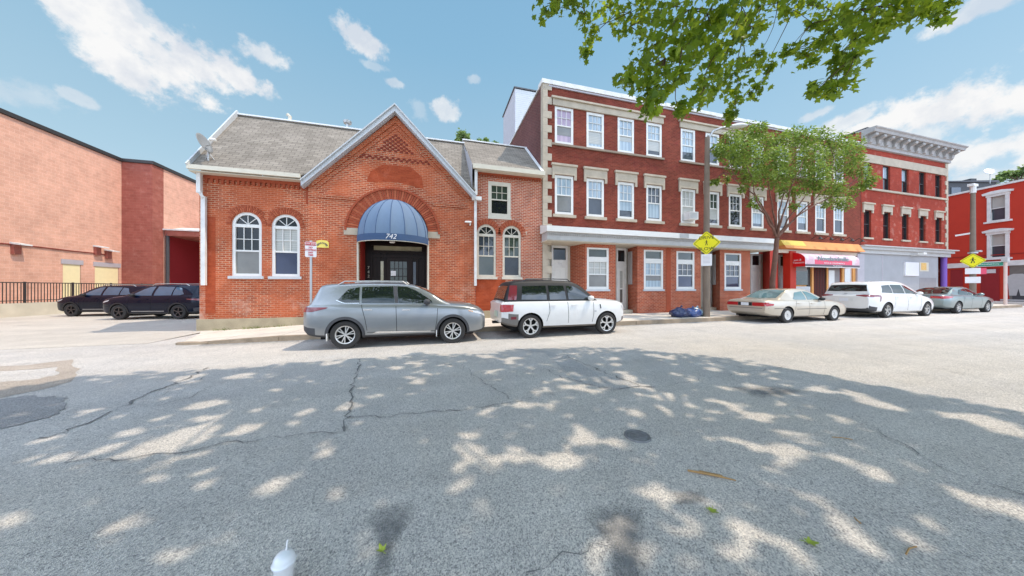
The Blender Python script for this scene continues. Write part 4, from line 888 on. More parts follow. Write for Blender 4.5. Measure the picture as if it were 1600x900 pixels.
for i, x in enumerate(CC):
    for z, w, h, u in ((8.62, .84, 1.80, ups[i]), (5.12, .80, 1.93, 'g_dark')):
        window(CB, x, z, w - .004, h, FY, u, 'g_dark', fw=.05, cols=1, rows=1, inset=.08, frame='darkmetal')
    b = MB(); b.box(x - .56, x + .56, FY - .08, FY - .013, 7.05, 7.48); b.box(x - .62, x + .62, FY - .14, FY - .014, 7.46, 7.56); b.box(x - .56, x - .42, FY - .07, FY - .0135, 6.86, 7.05); b.box(x + .42, x + .56, FY - .07, FY - .0135, 6.86, 7.05); b.build('lintel', M['stone'], CB)
    MB().box(x - .52, x + .52, FY - .09, FY - .013, 5.0, 5.115).build('sill', M['stone'], CB)
b = MB(); b.box(B0 + .1, B1 - .1, FY - .07, FY - .013, 10.42, 10.98); b.box(B0 + .1, B1 - .1, FY - .10, FY - .014, 8.48, 8.615); b.build('stone_band', M['stone'], CB)
b = MB()
for k in range(20): z = 4.5 + k * .345; b.box(B1 - (.34 if k % 2 else .18), B1 + .006, FY - .05, FY + .2, z, z + .338)
b.build('quoin', M['stone'], CB)
M['cornice'] = plain('grey painted cornice', (0.36, 0.345, 0.335), 0.7, var=0.3, scale=3)
cp = [(FY - .012, 11.40), (FY - .14, 11.42), (FY - .14, 11.62), (FY - .20, 11.66), (FY - .20, 12.18), (FY - .62, 12.26), (FY - .66, 12.42), (FY - .74, 12.50), (FY - .74, 12.56), (FY + .3, 12.62)]
CN = MB(); n = len(cp)
ends = [[(B0 + .02, p[0], p[1]) for p in cp], [(B1 + (FY - p[0]) * 1.0, p[0], p[1]) for p in cp], [(B1 + (FY - p[0]) * 1.0, 26, p[1]) for p in cp]]
CN.add(ends[0] + ends[1] + ends[2], [(j * n + k, j * n + k + 1, (j + 1) * n + k + 1, (j + 1) * n + k) for j in (0, 1) for k in range(n - 1)] + [list(range(n))])
CN = CN.build('cornice', M['cornice'], CB)
for k in range(12):
    x = B0 + .45 + k * .90; b = MB(); b.prism([(FY - .201, 11.66), (FY - .30, 11.70), (FY - .36, 11.95), (FY - .58, 12.06), (FY - .60, 12.20), (FY - .201, 12.20)], x - .14, x + .14, 'x'); b.box(x - .10, x + .10, FY - .42, FY - .37, 11.98, 12.06); b.build('bracket', M['cornice'], CN)
MB().box(B0 + .02, B1, FY - .3, 26, 12.62, 12.68).build('roof', M['flat_roof'], CB)
# boarded shopfront
b = MB(); b.box(B0, B1 - 1.3, FY - .02, FY + .3, -.1, 4.0); SHB = b.build('boarded_front', M['grey_panel'], CB)
b = MB(); b.box(B0 - .5, B1 + .25, FY - .28, FY - .012, 4.25, 4.45); b.box(B0 - .4, B1 + .1, FY - .14, FY - .011, 3.98, 4.25); b.box(B0 - .45, B1 + .5, FY - .40, FY - .0125, 4.45, 4.52); b.build('shop_cornice', M['greywhite'], CB)
for px in (1349, 1378): x = X(px); MB().box(x - .04, x + .04, FY - .035, FY - .021, .1, 3.95).build('batten', M['lintel_grey'], SHB)
MB().box(X(1338), X(1348), FY - .06, FY + .2, -.1, 3.95).build('pilaster', M['lintel_grey'], SHB)
MB().box(X(1411), X(1432), FY - .12, FY - .021, Z(1421, 431), Z(1421, 410)).build('white_board', M['sign_white'], SHB)
MB().box(X(1436), X(1450), FY - .035, FY - .022, Z(1443, 424), Z(1443, 410)).build('plywood_board', M['cream'], SHB)
MB().box(X(1438), X(1446), FY - .05, FY - .036, Z(1443, 422), Z(1443, 411)).build('plywood_patch', M['plywood'], SHB)
MB().box(X(1436), X(1462), FY - .03, FY - .0215, .1, Z(1443, 434)).build('lower_board', M['grey_panel2'], SHB)
b = MB(); b.tube([(X(1423), FY - .03, Z(1423, 400)), (X(1423), FY - .5, Z(1423, 398))], .03, 6); b.box(X(1423) - .15, X(1423) + .25, FY - .65, FY - .4, Z(1423, 399), Z(1423, 396)); b.build('flood_light', M['white'], SHB)
MB().box(B1 - 1.3, B1 - .01, FY + 1.2, FY + 1.3, -.1, 4.2).build('recessed_wall', M['maroon'], CB)
MB().tube([(B1 - .18, FY + .1, 0), (B1 - .18, FY + .1, 4.25)], .16, 12).build('corner_post', M['purple'], CB)

# ------------------------------------------------------------------ bright red building across the side street
a = Vector((47.35, 11.9)); e = Vector((48.6, 17.0)); wd = (e - a).normalized(); near = a - wd * 6.5; far = e + wd * 6
RB = thing('red_building', 'bright red painted building with white window surrounds across the side street', 'building', (near.x, near.y, 0), math.atan2(wd.y, wd.x))
Lr = (far - near).length
def rloc(px, py):                     # bearing onto that wall -> (along, height)
    ph = math.atan((px - 800) / 450) + TH; dv = Vector((math.sin(ph), math.cos(ph)))
    den = dv.x * wd.y - dv.y * wd.x; s_ = (near.x * wd.y - near.y * wd.x) / den
    p = dv * s_; u = (p - near).dot(wd); dep = p.x * math.sin(TH) + p.y * math.cos(TH)
    return u, HC + (450 - py) * dep / 450
HT = rloc(1560, 291)[1]
u1, zt1 = rloc(1547, 311); u0, zb1 = rloc(1574, 343); zb2 = rloc(1574, 402)[1]; zt2 = rloc(1574, 367)[1]
u0, u1 = min(u0, u1), max(u0, u1)
# local frame: x along the wall (away from the street), y towards the side street is +y
wins = [rect(u0, u1, zb1, zt1 + .2), rect(u0, u1, zb2, zt2 + .2), rect(u0 - 3.6, u1 - 3.6, zb1, zt1 + .2), rect(u0 - 3.6, u1 - 3.6, zb2, zt2 + .2)]
band = rloc(1560, 412)[1]
MB().wall(rect(0, Lr, -.1, HT), wins, 0, -.15).build('wall', M['red_paint'], RB, (0, 0, 0))
b = MB(); b.box(0.0, Lr, -12, -.2, HT - .35, HT - .3); b.build('flat_roof', M['flat_roof'], RB, (0, 0, 0))
b = MB(); b.box(-.05, .0, -12, 0, -.1, HT); b.box(Lr, Lr + .05, -12, 0, -.1, HT); b.build('wall', M['red_paint'], RB, (0, 0, 0))
b = MB(); b.box(-.1, Lr + .1, -.2, .14, HT, HT + .16); b.build('coping', M['oldwhite'], RB, (0, 0, 0))
b = MB(); b.box(-.02, Lr, .003, .16, band - .22, band + .22); b.build('fascia_band', M['oldwhite'], RB, (0, 0, 0))
b = MB(); b.box(-.02, Lr, .003, .05, band + .75, band + .82); b.build('string_course', M['red_door'], RB, (0, 0, 0))
for w in wins:
    x0, x1, z0, z1 = w[0][0], w[1][0], w[0][1], w[2][1]
    f = MB(); f.box(x0 - .12, x0 + .06, -.02, .10, z0, z1); f.box(x1 - .06, x1 + .12, -.02, .10, z0, z1); f.box(x0 + .06, x1 - .06, -.02, .09, z0, z0 + .08); f.box(x0 + .06, x1 - .06, -.10, .0, (z0 + z1) / 2 - .03, (z0 + z1) / 2 + .03)
    fo = f.build('window', M['oldwhite'], RB, (0, 0, 0))
    MB().box(x0 + .05, x1 - .05, -.10, -.09, (z0 + z1) / 2, z1).build('pane', M['g_blind'], fo, (0, 0, 0)); MB().box(x0 + .05, x1 - .05, -.11, -.10, z0, (z0 + z1) / 2).build('pane', M['g_mid'], fo, (0, 0, 0))
    b = MB(); b.box(x0 - .16, x1 + .16, .003, .14, z1 - .06, z1 + .14); b.prism([(x0 - .30, z1 + .14), (x1 + .30, z1 + .14), (x1 + .34, z1 + .30), ((x0 + x1) / 2 + .3, z1 + .42), ((x0 + x1) / 2 - .3, z1 + .42), (x0 - .34, z1 + .30)], .003, .22); b.build('window_hood', M['oldwhite'], fo, (0, 0, 0))
    MB().box(x0 - .26, x1 + .26, .003, .18, z0 - .14, z0).build('sill', M['oldwhite'], fo, (0, 0, 0))
for pa, pb, top, mat, nm in ((1533, 1562, 419, 'maroon', 'painted_board'), (1486, 1505, 421, 'maroon', 'painted_board')):
    ua, ub = sorted((rloc(pa, 450)[0], rloc(pb, 450)[0])); MB().box(ua, ub, .003, .05, .05, rloc(pb, top)[1]).build(nm, M[mat], RB, (0, 0, 0))
ua, ub = sorted((rloc(1534, 450)[0], rloc(1557, 450)[0])); MB().box(ua, ub, .055, .10, rloc(1545, 427)[1], rloc(1545, 421)[1]).build('sign_panel', M['lens'], RB, (0, 0, 0))
ua, ub = sorted((rloc(1578, 450)[0], rloc(1650, 450)[0])); MB().box(max(ua, .1), ub, .003, .04, .05, band - .22).build('shutter_surround', M['greyclad'], RB, (0, 0, 0))
MB().box(max(ua, .1), ub - .15, .045, .07, .15, rloc(1590, 431)[1]).build('roller_shutter', M['cladding'], RB, (0, 0, 0))
ug = rloc(1591, 450)[0]
b = MB(); b.prism([(ug - .45, .9), (ug - .15, .9), (ug - .05, 1.5), (ug + .05, .9), (ug + .4, .9), (ug + .45, 1.9), (ug + .6, 2.5), (ug + .2, 2.75), (ug - .25, 2.75), (ug - .6, 2.45), (ug - .5, 1.9)], .075, .08); b.box(ug - .85, ug + .85, .075, .08, .45, .58); b.build('painted_panel', M['greywhite'], RB, (0, 0, 0))
# dark roof house behind the red parapet, with a dish
DH = thing('dark_roof_house', 'dark clad roof storey with pale window above the red parapet', 'roof storey', ray_at(1512, 300, 33))
DH.rotation_euler = (0, 0, math.atan2(wd.y, wd.x) - PI / 2)
MB().box(-2.6, 3.4, 0, 5, -1.5, 1.1).build('wall', M['cladding'], DH, (0, 0, 0)); MB().prism([(-2.8, 1.1), (3.6, 1.1), (3.4, 1.35), (-2.6, 1.2)], -.15, 5.2).build('roof', M['flat_roof'], DH, (0, 0, 0)); MB().box(-2.0, -.9, -.06, -.003, -.5, .5).build('window', M['g_mid'], DH, (0, 0, 0)); b = MB(); b.box(1.2, 1.9, 0.5, 1.2, 1.2, 1.75); b.build('roof_vent', M['cladding'], DH, (0, 0, 0))
pd = ray_at(1547, 275, 31)
DD = thing('satellite_dish', 'grey satellite dish on the dark roof behind the red building', 'satellite dish', pd)
MB().tube([(0, 0, -.8), (0, 0, .2)], .03, 6).build('mast', M['metal'], DD, (0, 0, 0)); r_ = MB().lathe([(0, .08), (.2, .06), (.42, 0), (.43, .02), (.2, .08), (0, .10)], 20, 'y').build('reflector', M['metal'], DD, (0, 0, .5), smooth=True); r_.rotation_euler = (math.radians(-35), 0, math.radians(-40))

# ------------------------------------------------------------------ pale brick hall, pier, ramp and fence
WX, PY_ = -24.0, 30.0
HB = thing('block_warehouse', 'tall pale pink block warehouse with dark roof edge and pale yellow doors', 'building', (WX, 20, 0))
topz = Z(190, 253, PY_)
PXR = X(238, PY_); PXL = X(190, PY_)
def wy(px): return WX / math.tan(math.atan((px - 800) / 450) + TH)
def wz(px, py):
    Y = wy(px); return HC + (450 - py) * (WX * math.sin(TH) + Y * math.cos(TH)) / 450
wallh = [rect(*sorted((wy(98), wy(127))), .7, wz(98, 407)), rect(*sorted((wy(148), wy(186))), .7, wz(160, 412))]
MB().wall([(6, -.1), (PY_ + .5, -.1), (PY_ + .5, topz), (6, topz)], wallh, WX, -.12, 'x').build('wall', M['hall_brick'], HB)
MB().box(WX, PXR, PY_, PY_ + 1.0, -.1, topz + .02).build('pier', M['pier_brick'], HB)
X2 = PXR
MB().add([(X2, PY_ + 1, -.1), (X2, 62, -.1), (X2, 62, topz), (X2, PY_ + 1, topz)], [(0, 1, 2, 3)]).build('wall', M['hall_brick'], HB)
b = MB(); b.box(WX - .25, WX + .12, 6, PY_ - .1, topz + .02, topz + .26); b.box(WX - .25, PXR + .12, PY_ - .1, PY_ + .9, topz + .03, topz + .27); b.box(X2 - .25, X2 + .12, PY_ + .9, 62, topz + .02, topz + .26); b.build('roof_edge', M['darkmetal'], HB)
b = MB(); b.box(WX - 20, WX - .26, 6, 62, topz - .2, topz); b.build('flat_roof', M['flat_roof'], HB)
for h in wallh:
    ya, yb, za, zb = h[0][0], h[1][0], h[0][1], h[2][1]; two = yb - ya > 2.2
    for q in ([(ya, yb)] if not two else [(ya, (ya + yb) / 2 - .02), ((ya + yb) / 2 + .02, yb)]):
        dl = MB().box(WX - .09, WX - .03, q[0] + .04, q[1] - .04, za, zb - .22).build('door', M['yellow_door'], HB)
    MB().box(WX - .1, WX + .03, ya - .1, yb + .1, zb - .22, zb + .10).build('lintel', M['lintel_grey'], HB)
cd = []
for px, py in ((-30, 378), (22, 382), (60, 386), (110, 392), (150, 396), (172, 399)): cd.append((WX + .05, wy(px), wz(px, py)))
MB().tube(cd, .035, 6).build('conduit', M['recess'], HB)
for px, py in ((22, 388), (150, 391), (167, 397)):
    y, z = wy(px), wz(px, py); l = MB(); l.box(WX + .003, WX + .16, y - .16, y + .16, z - .35, z + .25); lo = l.build('wall_lamp', M['pier_brick'], HB); MB().prism([(WX + .003, z + .25), (WX + .5, z + .18), (WX + .5, z + .26), (WX + .003, z + .36)], y - .2, y + .3).build('lamp_hood', M['oldwhite'], lo)
# loading dock roof right of the pier
cz = Z(243, 366, 31.5); cx0, cx1 = PXR + .05, -13.5
b = MB(); b.box(cx0, cx1, 31.0, 38, cz - .15, cz + .3); LDK = b.build('dock_canopy', M['pier_brick'], HB); b = MB(); b.box(cx0 - .1, cx1, 30.9, 31.3, cz + .3, cz + .42); b.prism([(31.3, cz + .42), (33, cz + .42), (33, cz + .9)], cx0 - .1, cx0 + 2.5, 'x'); b.build('canopy_edge', M['oldwhite'], LDK)
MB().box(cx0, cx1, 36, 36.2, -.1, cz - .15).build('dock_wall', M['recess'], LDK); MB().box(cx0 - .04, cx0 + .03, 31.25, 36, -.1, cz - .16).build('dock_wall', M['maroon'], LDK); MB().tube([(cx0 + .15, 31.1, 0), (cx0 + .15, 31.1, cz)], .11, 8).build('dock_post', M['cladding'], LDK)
b = MB(); b.box(-60, X2 - .05, 62, 64, 0, topz + 2.6); 
# raised ramp with low wall and iron fence
FX = -22.1
ramp = MB().box(WX + .05, FX, 5, PY_ - .05, -.1, .66).build('loading_ramp', M['lot']); struct(ramp)
rw = MB(); rw.box(FX, FX + .25, 5, PY_ - .02, -.1, .72); rw = rw.build('low_concrete_wall', M['concrete']); tag(rw, 'low weathered concrete wall carrying the iron fence', 'wall')
fn = thing('iron_fence', 'dark iron railing with thin bars on the low wall before the pale warehouse', 'fence', (FX + .1, 18, .72))
b = MB(); b.box(-.02, .02, -12, PY_ - 18.1, 1.10, 1.15); b.box(-.02, .02, -12, PY_ - 18.1, .12, .16); b.build('fence_rail', M['darkmetal'], fn, (0, 0, 0))
b = MB(); y = -12.0
while y < PY_ - 18.1: b.box(-.012, .012, y, y + .022, .0, 1.10); y += .14
b.build('fence_railing_bar', M['darkmetal'], fn, (0, 0, 0))
y = -11.0
while y < PY_ - 18.2: MB().box(-.035, .035, y - .035, y + .035, 0, 1.18).build('fence_post', M['darkmetal'], fn, (0, 0, 0)); y += 2.2

# ------------------------------------------------------------------ vehicles
def pch(keys):                       # smooth monotone interpolation through (x, value) keys
    xs = [k[0] for k in keys]; ys = [k[1] for k in keys]; n = len(xs)
    h = [xs[i + 1] - xs[i] for i in range(n - 1)]; dl = [(ys[i + 1] - ys[i]) / h[i] for i in range(n - 1)]
    m = [dl[0]] + [0 if dl[i - 1] * dl[i] <= 0 else 2 * dl[i - 1] * dl[i] / (dl[i - 1] + dl[i]) for i in range(1, n - 1)] + [dl[-1]]
    def f(x):
        if x <= xs[0]: return ys[0]
        if x >= xs[-1]: return ys[-1]
        i = max(k for k in range(n - 1) if xs[k] <= x); t = (x - xs[i]) / h[i]
        return ((1 + 2 * t) * (1 - t) ** 2 * ys[i] + t * (1 - t) ** 2 * h[i] * m[i] + t * t * (3 - 2 * t) * ys[i + 1] + t * t * (t - 1) * h[i] * m[i + 1])
    return f
def resample(pts, n):
    pts = [Vector(p) for p in pts]; d = [0]
    for i in range(len(pts) - 1): d.append(d[-1] + (pts[i + 1] - pts[i]).length)
    out = []
    for k in range(n + 1):
        s = d[-1] * k / n; i = max(j for j in range(len(pts) - 1) if d[j] <= s + 1e-9); t = (s - d[i]) / max(1e-9, d[i + 1] - d[i]); out.append(pts[i].lerp(pts[i + 1], min(1, t)))
    return out
def wheel(par, x, y, side, rad, wid, rimr, style, spokes):
    w = MB().lathe([(rimr, -wid / 2), (rad * .93, -wid / 2), (rad * .985, -wid * .42), (rad, -wid * .25), (rad, wid * .25), (rad * .985, wid * .42), (rad * .93, wid / 2), (rimr, wid / 2), (rimr * .98, wid * .2)], 36, 'y').build('wheel', M['rubber'], par, (x, y, rad), smooth=True, angle=30)
    s = side; f = s * wid * .40
    b = MB(); b.m = 1; b.lathe([(0, s * wid * .05), (rimr, s * wid * .05)], 28, 'y'); b.m = 0
    b.lathe([(rimr * .90, f * .2), (rimr * .90, f * 1.02), (rimr * 1.0, f * 1.12), (rimr * 1.01, f * .9)], 36, 'y')
    b.lathe([(0, f * .95), (rimr * .16, f * .95), (rimr * .2, f * .6)], 16, 'y')
    for k in range(spokes):
        a0 = 2 * PI * k / spokes + .3
        if style == 'twin':
            for da in (-.17, .17):
                a = a0 + da; b.bar((rimr * .12 * math.cos(a0), f * .86, rimr * .12 * math.sin(a0)), (rimr * .93 * math.cos(a), f * .9, rimr * .93 * math.sin(a)), rimr * .10, .03, up=(0, 1, 0))
        elif style == 'wide':
            b.bar((rimr * .12 * math.cos(a0), f * .86, rimr * .12 * math.sin(a0)), (rimr * .70 * math.cos(a0), f * .95, rimr * .70 * math.sin(a0)), rimr * .17, .03, up=(0, 1, 0))
            for da in (-.28, .28): a = a0 + da; b.bar((rimr * .62 * math.cos(a0), f * .95, rimr * .62 * math.sin(a0)), (rimr * .95 * math.cos(a), f * .93, rimr * .95 * math.sin(a)), rimr * .15, .03, up=(0, 1, 0))
        elif style == 'cover':
            b.bar((rimr * .3 * math.cos(a0), f * .98, rimr * .3 * math.sin(a0)), (rimr * .85 * math.cos(a0), f * 1.0, rimr * .85 * math.sin(a0)), rimr * .10, .02, up=(0, 1, 0))
        else:
            b.bar((rimr * .12 * math.cos(a0), f * .86, rimr * .12 * math.sin(a0)), (rimr * .93 * math.cos(a0 + .1), f * .9, rimr * .93 * math.sin(a0 + .1)), rimr * .16, .03, up=(0, 1, 0))
    if style == 'cover': b.lathe([(rimr * .25, f * .93), (rimr * .95, f * .93)], 30, 'y')
    b.build('rim', [M[{'cover': 'hubcap', 'dark': 'darkalloy'}.get(style, 'alloy')], M['well']], w, (0, 0, 0))
    return w

def car(name, label, cat, loc, rz, S, group=None):
    root = thing(name, label, cat, loc, rz, group); L = S['L']; HW = S['W'] / 2; rad = S['rad']; ax = S['ax']
    # local frame: x forward with 0 at the rear bumper, y to the left, z up
    hwf = pch([(0, HW * S.get('pr', .80)), (.10, HW * .90), (.35, HW * .975), (1.0, HW), (L - 1.2, HW), (L - .55, HW * .965), (L - .18, HW * .88), (L - .05, HW * .78), (L, HW * .66)])
    zbf = pch(S['zb']); zsf = pch(S['zs']); ztf = pch(S['zt'])
    st = sorted(set([0, .03, .07, .12, .2, .3] + [L - v for v in (0, .03, .07, .12, .2, .3)] + [round(.4 + (L - .8) * k / 34, 4) for k in range(35)]))
    prof = [(0, 0, 'b'), (.72, 0, 'b'), (.88, .03, 'b'), (.955, .10, 'b'), (.985, .30, 'b'), (1.0, .52, 'b'), (.997, .70, 'b'), (.985, .86, 'b'), (.965, .955, 'b'), (.935, 1.0, 'b'), (.80, .55, 't'), (.50, .92, 't'), (0, 1.0, 't')]
    B = MB(); n = len(prof); sec = []
    tuck = S.get('tuck', 1.0)
    for x in st:
        hw, zb, zs, zt = hwf(x), zbf(x), zsf(x), ztf(x); half = []
        for q, h, k in prof:
            z = zb + (zs - zb) * h if k == 'b' else zs + (zt - zs) * h
            w = q * hw
            half.append((x, w, z))
        sec.append([(p[0], -p[1], p[2]) for p in half] + [p for p in half[::-1]][1:-1])
    m = len(sec[0])
    for s_ in sec: B.v += s_
    for i in range(len(sec) - 1):
        for k in range(m): B.f.append([i * m + k, i * m + (k + 1) % m, (i + 1) * m + (k + 1) % m, (i + 1) * m + k]); B.mi.append(0)
    B.f += [list(range(m))[::-1], list(range((len(sec) - 1) * m, len(sec) * m))]; B.mi += [0, 0]
    # cabin
    cab = S['cab']; zrf = pch(cab['zr']); wrf = pch(cab['wr']); x0, x1 = cab['zr'][0][0], cab['zr'][-1][0]
    CB_ = MB(); cs = [x0 + (x1 - x0) * k / 44 for k in range(45)]; csec = []
    for x in cs:
        zt = max(zrf(x), zsf(x) - .01); zl = zsf(x) - .05; wb = hwf(x) * .925; wr = wrf(x); d = max(0.0, zt - zl); ze = zl + max(0, d - min(.085, d * .4))
        f_ = min(1.0, d / cab['h']); wr = wb + (wr - wb) * f_
        half = [(x, wb, zl), (x, wb + (wr - wb) * .42 + .02 * f_, zl + (ze - zl) * .5), (x, wr, ze), (x, wr * .965, ze + (zt - ze) * .45), (x, wr * .86, ze + (zt - ze) * .78), (x, wr * .5, zt - .006), (x, 0, zt)]
        csec.append([(p[0], -p[1], p[2]) for p in half] + half[::-1][1:])
    mc = len(csec[0])
    for s_ in csec: CB_.v += s_
    for i in range(len(csec) - 1):
        for k in range(mc - 1): CB_.f.append([i * mc + k, i * mc + k + 1, (i + 1) * mc + k + 1, (i + 1) * mc + k]); CB_.mi.append(0)
    CB_.f += [list(range(mc))[::-1], list(range((len(csec) - 1) * mc, len(csec) * mc))]; CB_.mi += [0, 0]
    o = len(B.v); bvh = BVHTree.FromPolygons([Vector(v) for v in B.v + CB_.v], [tuple(f) for f in B.f] + [tuple(i + o for i in f) for f in CB_.f])
    pm = S['paint']; clad = M[S.get('clad_mat', 'cladding')]
    body = B.build('body', [pm, clad, M['well']], root, (0, 0, 0), smooth=True)
    R_arch = rad + S.get('arch', .055)
    for axx in ax:                     # cut the wheel arches
        c = MB().lathe([(0, -HW - .3), (R_arch, -HW - .3), (R_arch, HW + .3), (0, HW + .3)], 48, 'y', (axx, 0, rad)).build('cutter', M['well'])
        bm = bmesh.new(); bm.from_mesh(c.data); bmesh.ops.remove_doubles(bm, verts=bm.verts, dist=1e-5); bmesh.ops.recalc_face_normals(bm, faces=bm.faces); bm.to_mesh(c.data); bm.free()
        bm = bmesh.new(); bm.from_mesh(body.data); bmesh.ops.remove_doubles(bm, verts=bm.verts, dist=1e-5); bmesh.ops.recalc_face_normals(bm, faces=bm.faces); bm.to_mesh(body.data); bm.free()
        bw_ = root.matrix_basis.copy()
        tmp = bpy.data.objects.new('tmp', body.data); COL.objects.link(tmp)
        md = tmp.modifiers.new('b', 'BOOLEAN'); md.operation = 'DIFFERENCE'; md.object = c; md.solver = 'EXACT'
        bpy.context.view_layer.update()
        me = bpy.data.meshes.new_from_object(tmp.evaluated_get(bpy.context.evaluated_depsgraph_get()))
        body.data = me; bpy.data.objects.remove(tmp); bpy.data.objects.remove(c)
    me = body.data; me.materials.clear()
    for q in (pm, clad, M['well']): me.materials.append(q)
    cl = S.get('clad', [])
    for p in me.polygons:
        c = p.center; p.material_index = 0
        for x_a, x_b, zc in cl:
            if x_a <= c.x <= x_b and c.z < zc: p.material_index = 1
        for axx in ax:
            if abs(math.hypot(c.x - axx, c.z - rad) - R_arch) < .03 and abs(p.normal.y) < .5 and abs(c.y) < HW: p.material_index = 2
    me.polygons.foreach_set('use_smooth', [True] * len(me.polygons)); me.set_sharp_from_angle(angle=math.radians(32)); me.update()
    MB().box(.35, L - .35, -HW * .70, HW * .70, .22, .62).build('underbody', M['well'], root, (0, 0, 0))
    cb = CB_.build('cabin', M.get(S.get('cabin_mat'), pm) if isinstance(S.get('cabin_mat'), str) else pm, root, (0, 0, 0), smooth=True, angle=38)
    def cast(p, d):
        h = bvh.ray_cast(Vector(p), Vector(d)); return h
    def patch(name, mat, A, Bc, axis='side', sides=(-1, 1), nu=10, nv=3, off=.006, par=None):
        for s in sides:
            a, c = resample(A, nu), resample(Bc, nu); b = MB(); ok = True; vs = []
            for j in range(nv + 1):
                for k in range(nu + 1):
                    q = a[k].lerp(c[k], j / nv)
                    if axis == 'side': h = cast((q.x, s * 3, q.y), (0, -s, 0))
                    elif axis == 'rear': h = cast((-2, q.x, q.y), (1, 0, 0))
                    elif axis == 'front': h = cast((L + 2, q.x, q.y), (-1, 0, 0))
                    else: h = cast((q.x, q.y, 4), (0, 0, -1))
                    if h[0] is None:
                        if vs: vs.append(vs[-1]); continue
                        ok = False; break
                    vs.append(h[0] + h[1] * off if h[1].dot({'side': Vector((0, s, 0)), 'rear': Vector((-1, 0, 0)), 'front': Vector((1, 0, 0)), 'top': Vector((0, 0, 1))}[axis]) > 0 else h[0] - h[1] * off)
                if not ok: break
            if not ok: continue
            b.add(vs, [(j * (nu + 1) + k, j * (nu + 1) + k + 1, (j + 1) * (nu + 1) + k + 1, (j + 1) * (nu + 1) + k) for j in range(nv) for k in range(nu)])
            b.build(name, mat, par or root, (0, 0, 0), smooth=True)
            if axis != 'side': break
    # glazing
    for w_ in S['side_glass']:
        patch('side_window', M[S.get('glass', 'carglass')], w_[0], w_[1], nu=12, nv=4, off=.008)
    for nm, A, Bc in S['glass_ends']:
        for ax_ in [nm.split(':')[1]]: patch(nm.split(':')[0], M[S.get('glass', 'carglass')], A, Bc, axis=ax_, nu=12, nv=6, off=.008)
    for nm, mt, A, Bc, axis, sides in S.get('patches', []):
        patch(nm, M[mt] if isinstance(mt, str) else mt, A, Bc, axis, sides, nu=10, nv=4, off=.010)
    # door gaps
    def seam(pts):
        for s in (-1, 1):
            L_ = resample(pts, 14); b = MB(); vs = []
            for i, p in enumerate(L_):
                d = (L_[min(i + 1, 14)] - L_[max(i - 1, 0)]).normalized(); nn = Vector((-d.y, d.x)) * .006
                for q in (p + nn, p - nn):
                    h = cast((q.x, s * 3, q.y), (0, -s, 0)); vs.append((h[0] + h[1] * (.003 if h[1].y * s > 0 else -.003)) if h[0] is not None else (vs[-1] if vs else Vector((q.x, s * HW, q.y))))
            b.add(vs, [(2 * i, 2 * i + 1, 2 * i + 3, 2 * i + 2) for i in range(14)]); b.build('door_seam', M['well'], root, (0, 0, 0))
    for sm in S.get('seams', []): seam(sm)
    for hx, hz in S.get('handles', []):
        for s in (-1, 1):
            h = cast((hx, s * 3, hz), (0, -s, 0))
            if h[0] is not None: MB().box(hx - .10, hx + .10, h[0].y - .012 + s * .02, h[0].y + .012 + s * .02, hz - .014, hz + .014).build('door_handle', M[S['handle_mat']] if S.get('handle_mat') else pm, root, (0, 0, 0))
    mx, mz = S['mirror']
    for s in (-1, 1):
        h = cast((mx, s * 3, mz - .03), (0, -s, 0)); y = (h[0].y if h[0] is not None else s * HW * .9)
        b = MB(); b.lathe([(0, -.09), (.05, -.085), (.085, -.05), (.095, 0), (.085, .05), (.05, .08), (0, .085)], 12, 'x', (mx + .02, y + s * .13, mz)); b.v = [(v[0], y + s * .13 + (v[1] - y - s * .13) * 1.15, mz + (v[2] - mz) * .85) for v in b.v]
        b.bar((mx + .04, y - s * .02, mz - .04), (mx + .02, y + s * .1, mz - .03), .06, .03)
        b.build('wing_mirror', M[S['mirror_mat']] if S.get('mirror_mat') else pm, root, (0, 0, 0), smooth=True, angle=40)
    # arch trims
    if S.get('trim'):
        tm, tw = S['trim']
        for axx in ax:
            angs = [math.radians(a) for a in range(-14, 195, 9)]
            A = [(axx + (R_arch - .012) * math.cos(t), rad + (R_arch - .012) * math.sin(t)) for t in angs]; Bc = [(axx + (R_arch + tw) * math.cos(t), rad + (R_arch + tw) * math.sin(t)) for t in angs]
            patch('wheel_arch_trim', M[tm], A, Bc, nu=26, nv=2, off=.014)
    for axx in ax:
        for s in (-1, 1): wheel(root, axx, s * (HW - S['wid'] / 2 - .015), s, rad, S['wid'], S['rimr'], S['wheel'], S['spokes'])
    for nm, mt, x0_, x1_, y0_, y1_, z0_, z1_ in S.get('boxes', []):
        MB().box(x0_, x1_, y0_, y1_, z0_, z1_).build(nm, M[mt] if isinstance(mt, str) else mt, root, (0, 0, 0))
    if S.get('rails'):
        xa, xb = S['rails']
        for s in (-1, 1):
            y = s * (wrf((xa + xb) / 2) - .06); zz = [zrf(x) for x in (xa, (xa * .8 + xb * .2), (xa + xb) / 2, (xa * .2 + xb * .8), xb)]
            MB().tube([(xa, y, zz[0] - .05), (xa + .15, y, zz[1] + .03), ((xa + xb) / 2, y, zz[2] + .035), (xb - .15, y, zz[3] + .03), (xb, y, zz[4] - .06)], .018, 6).build('roof_rail', M[S.get('rail_mat', 'metal')], root, (0, 0, 0))
    return root

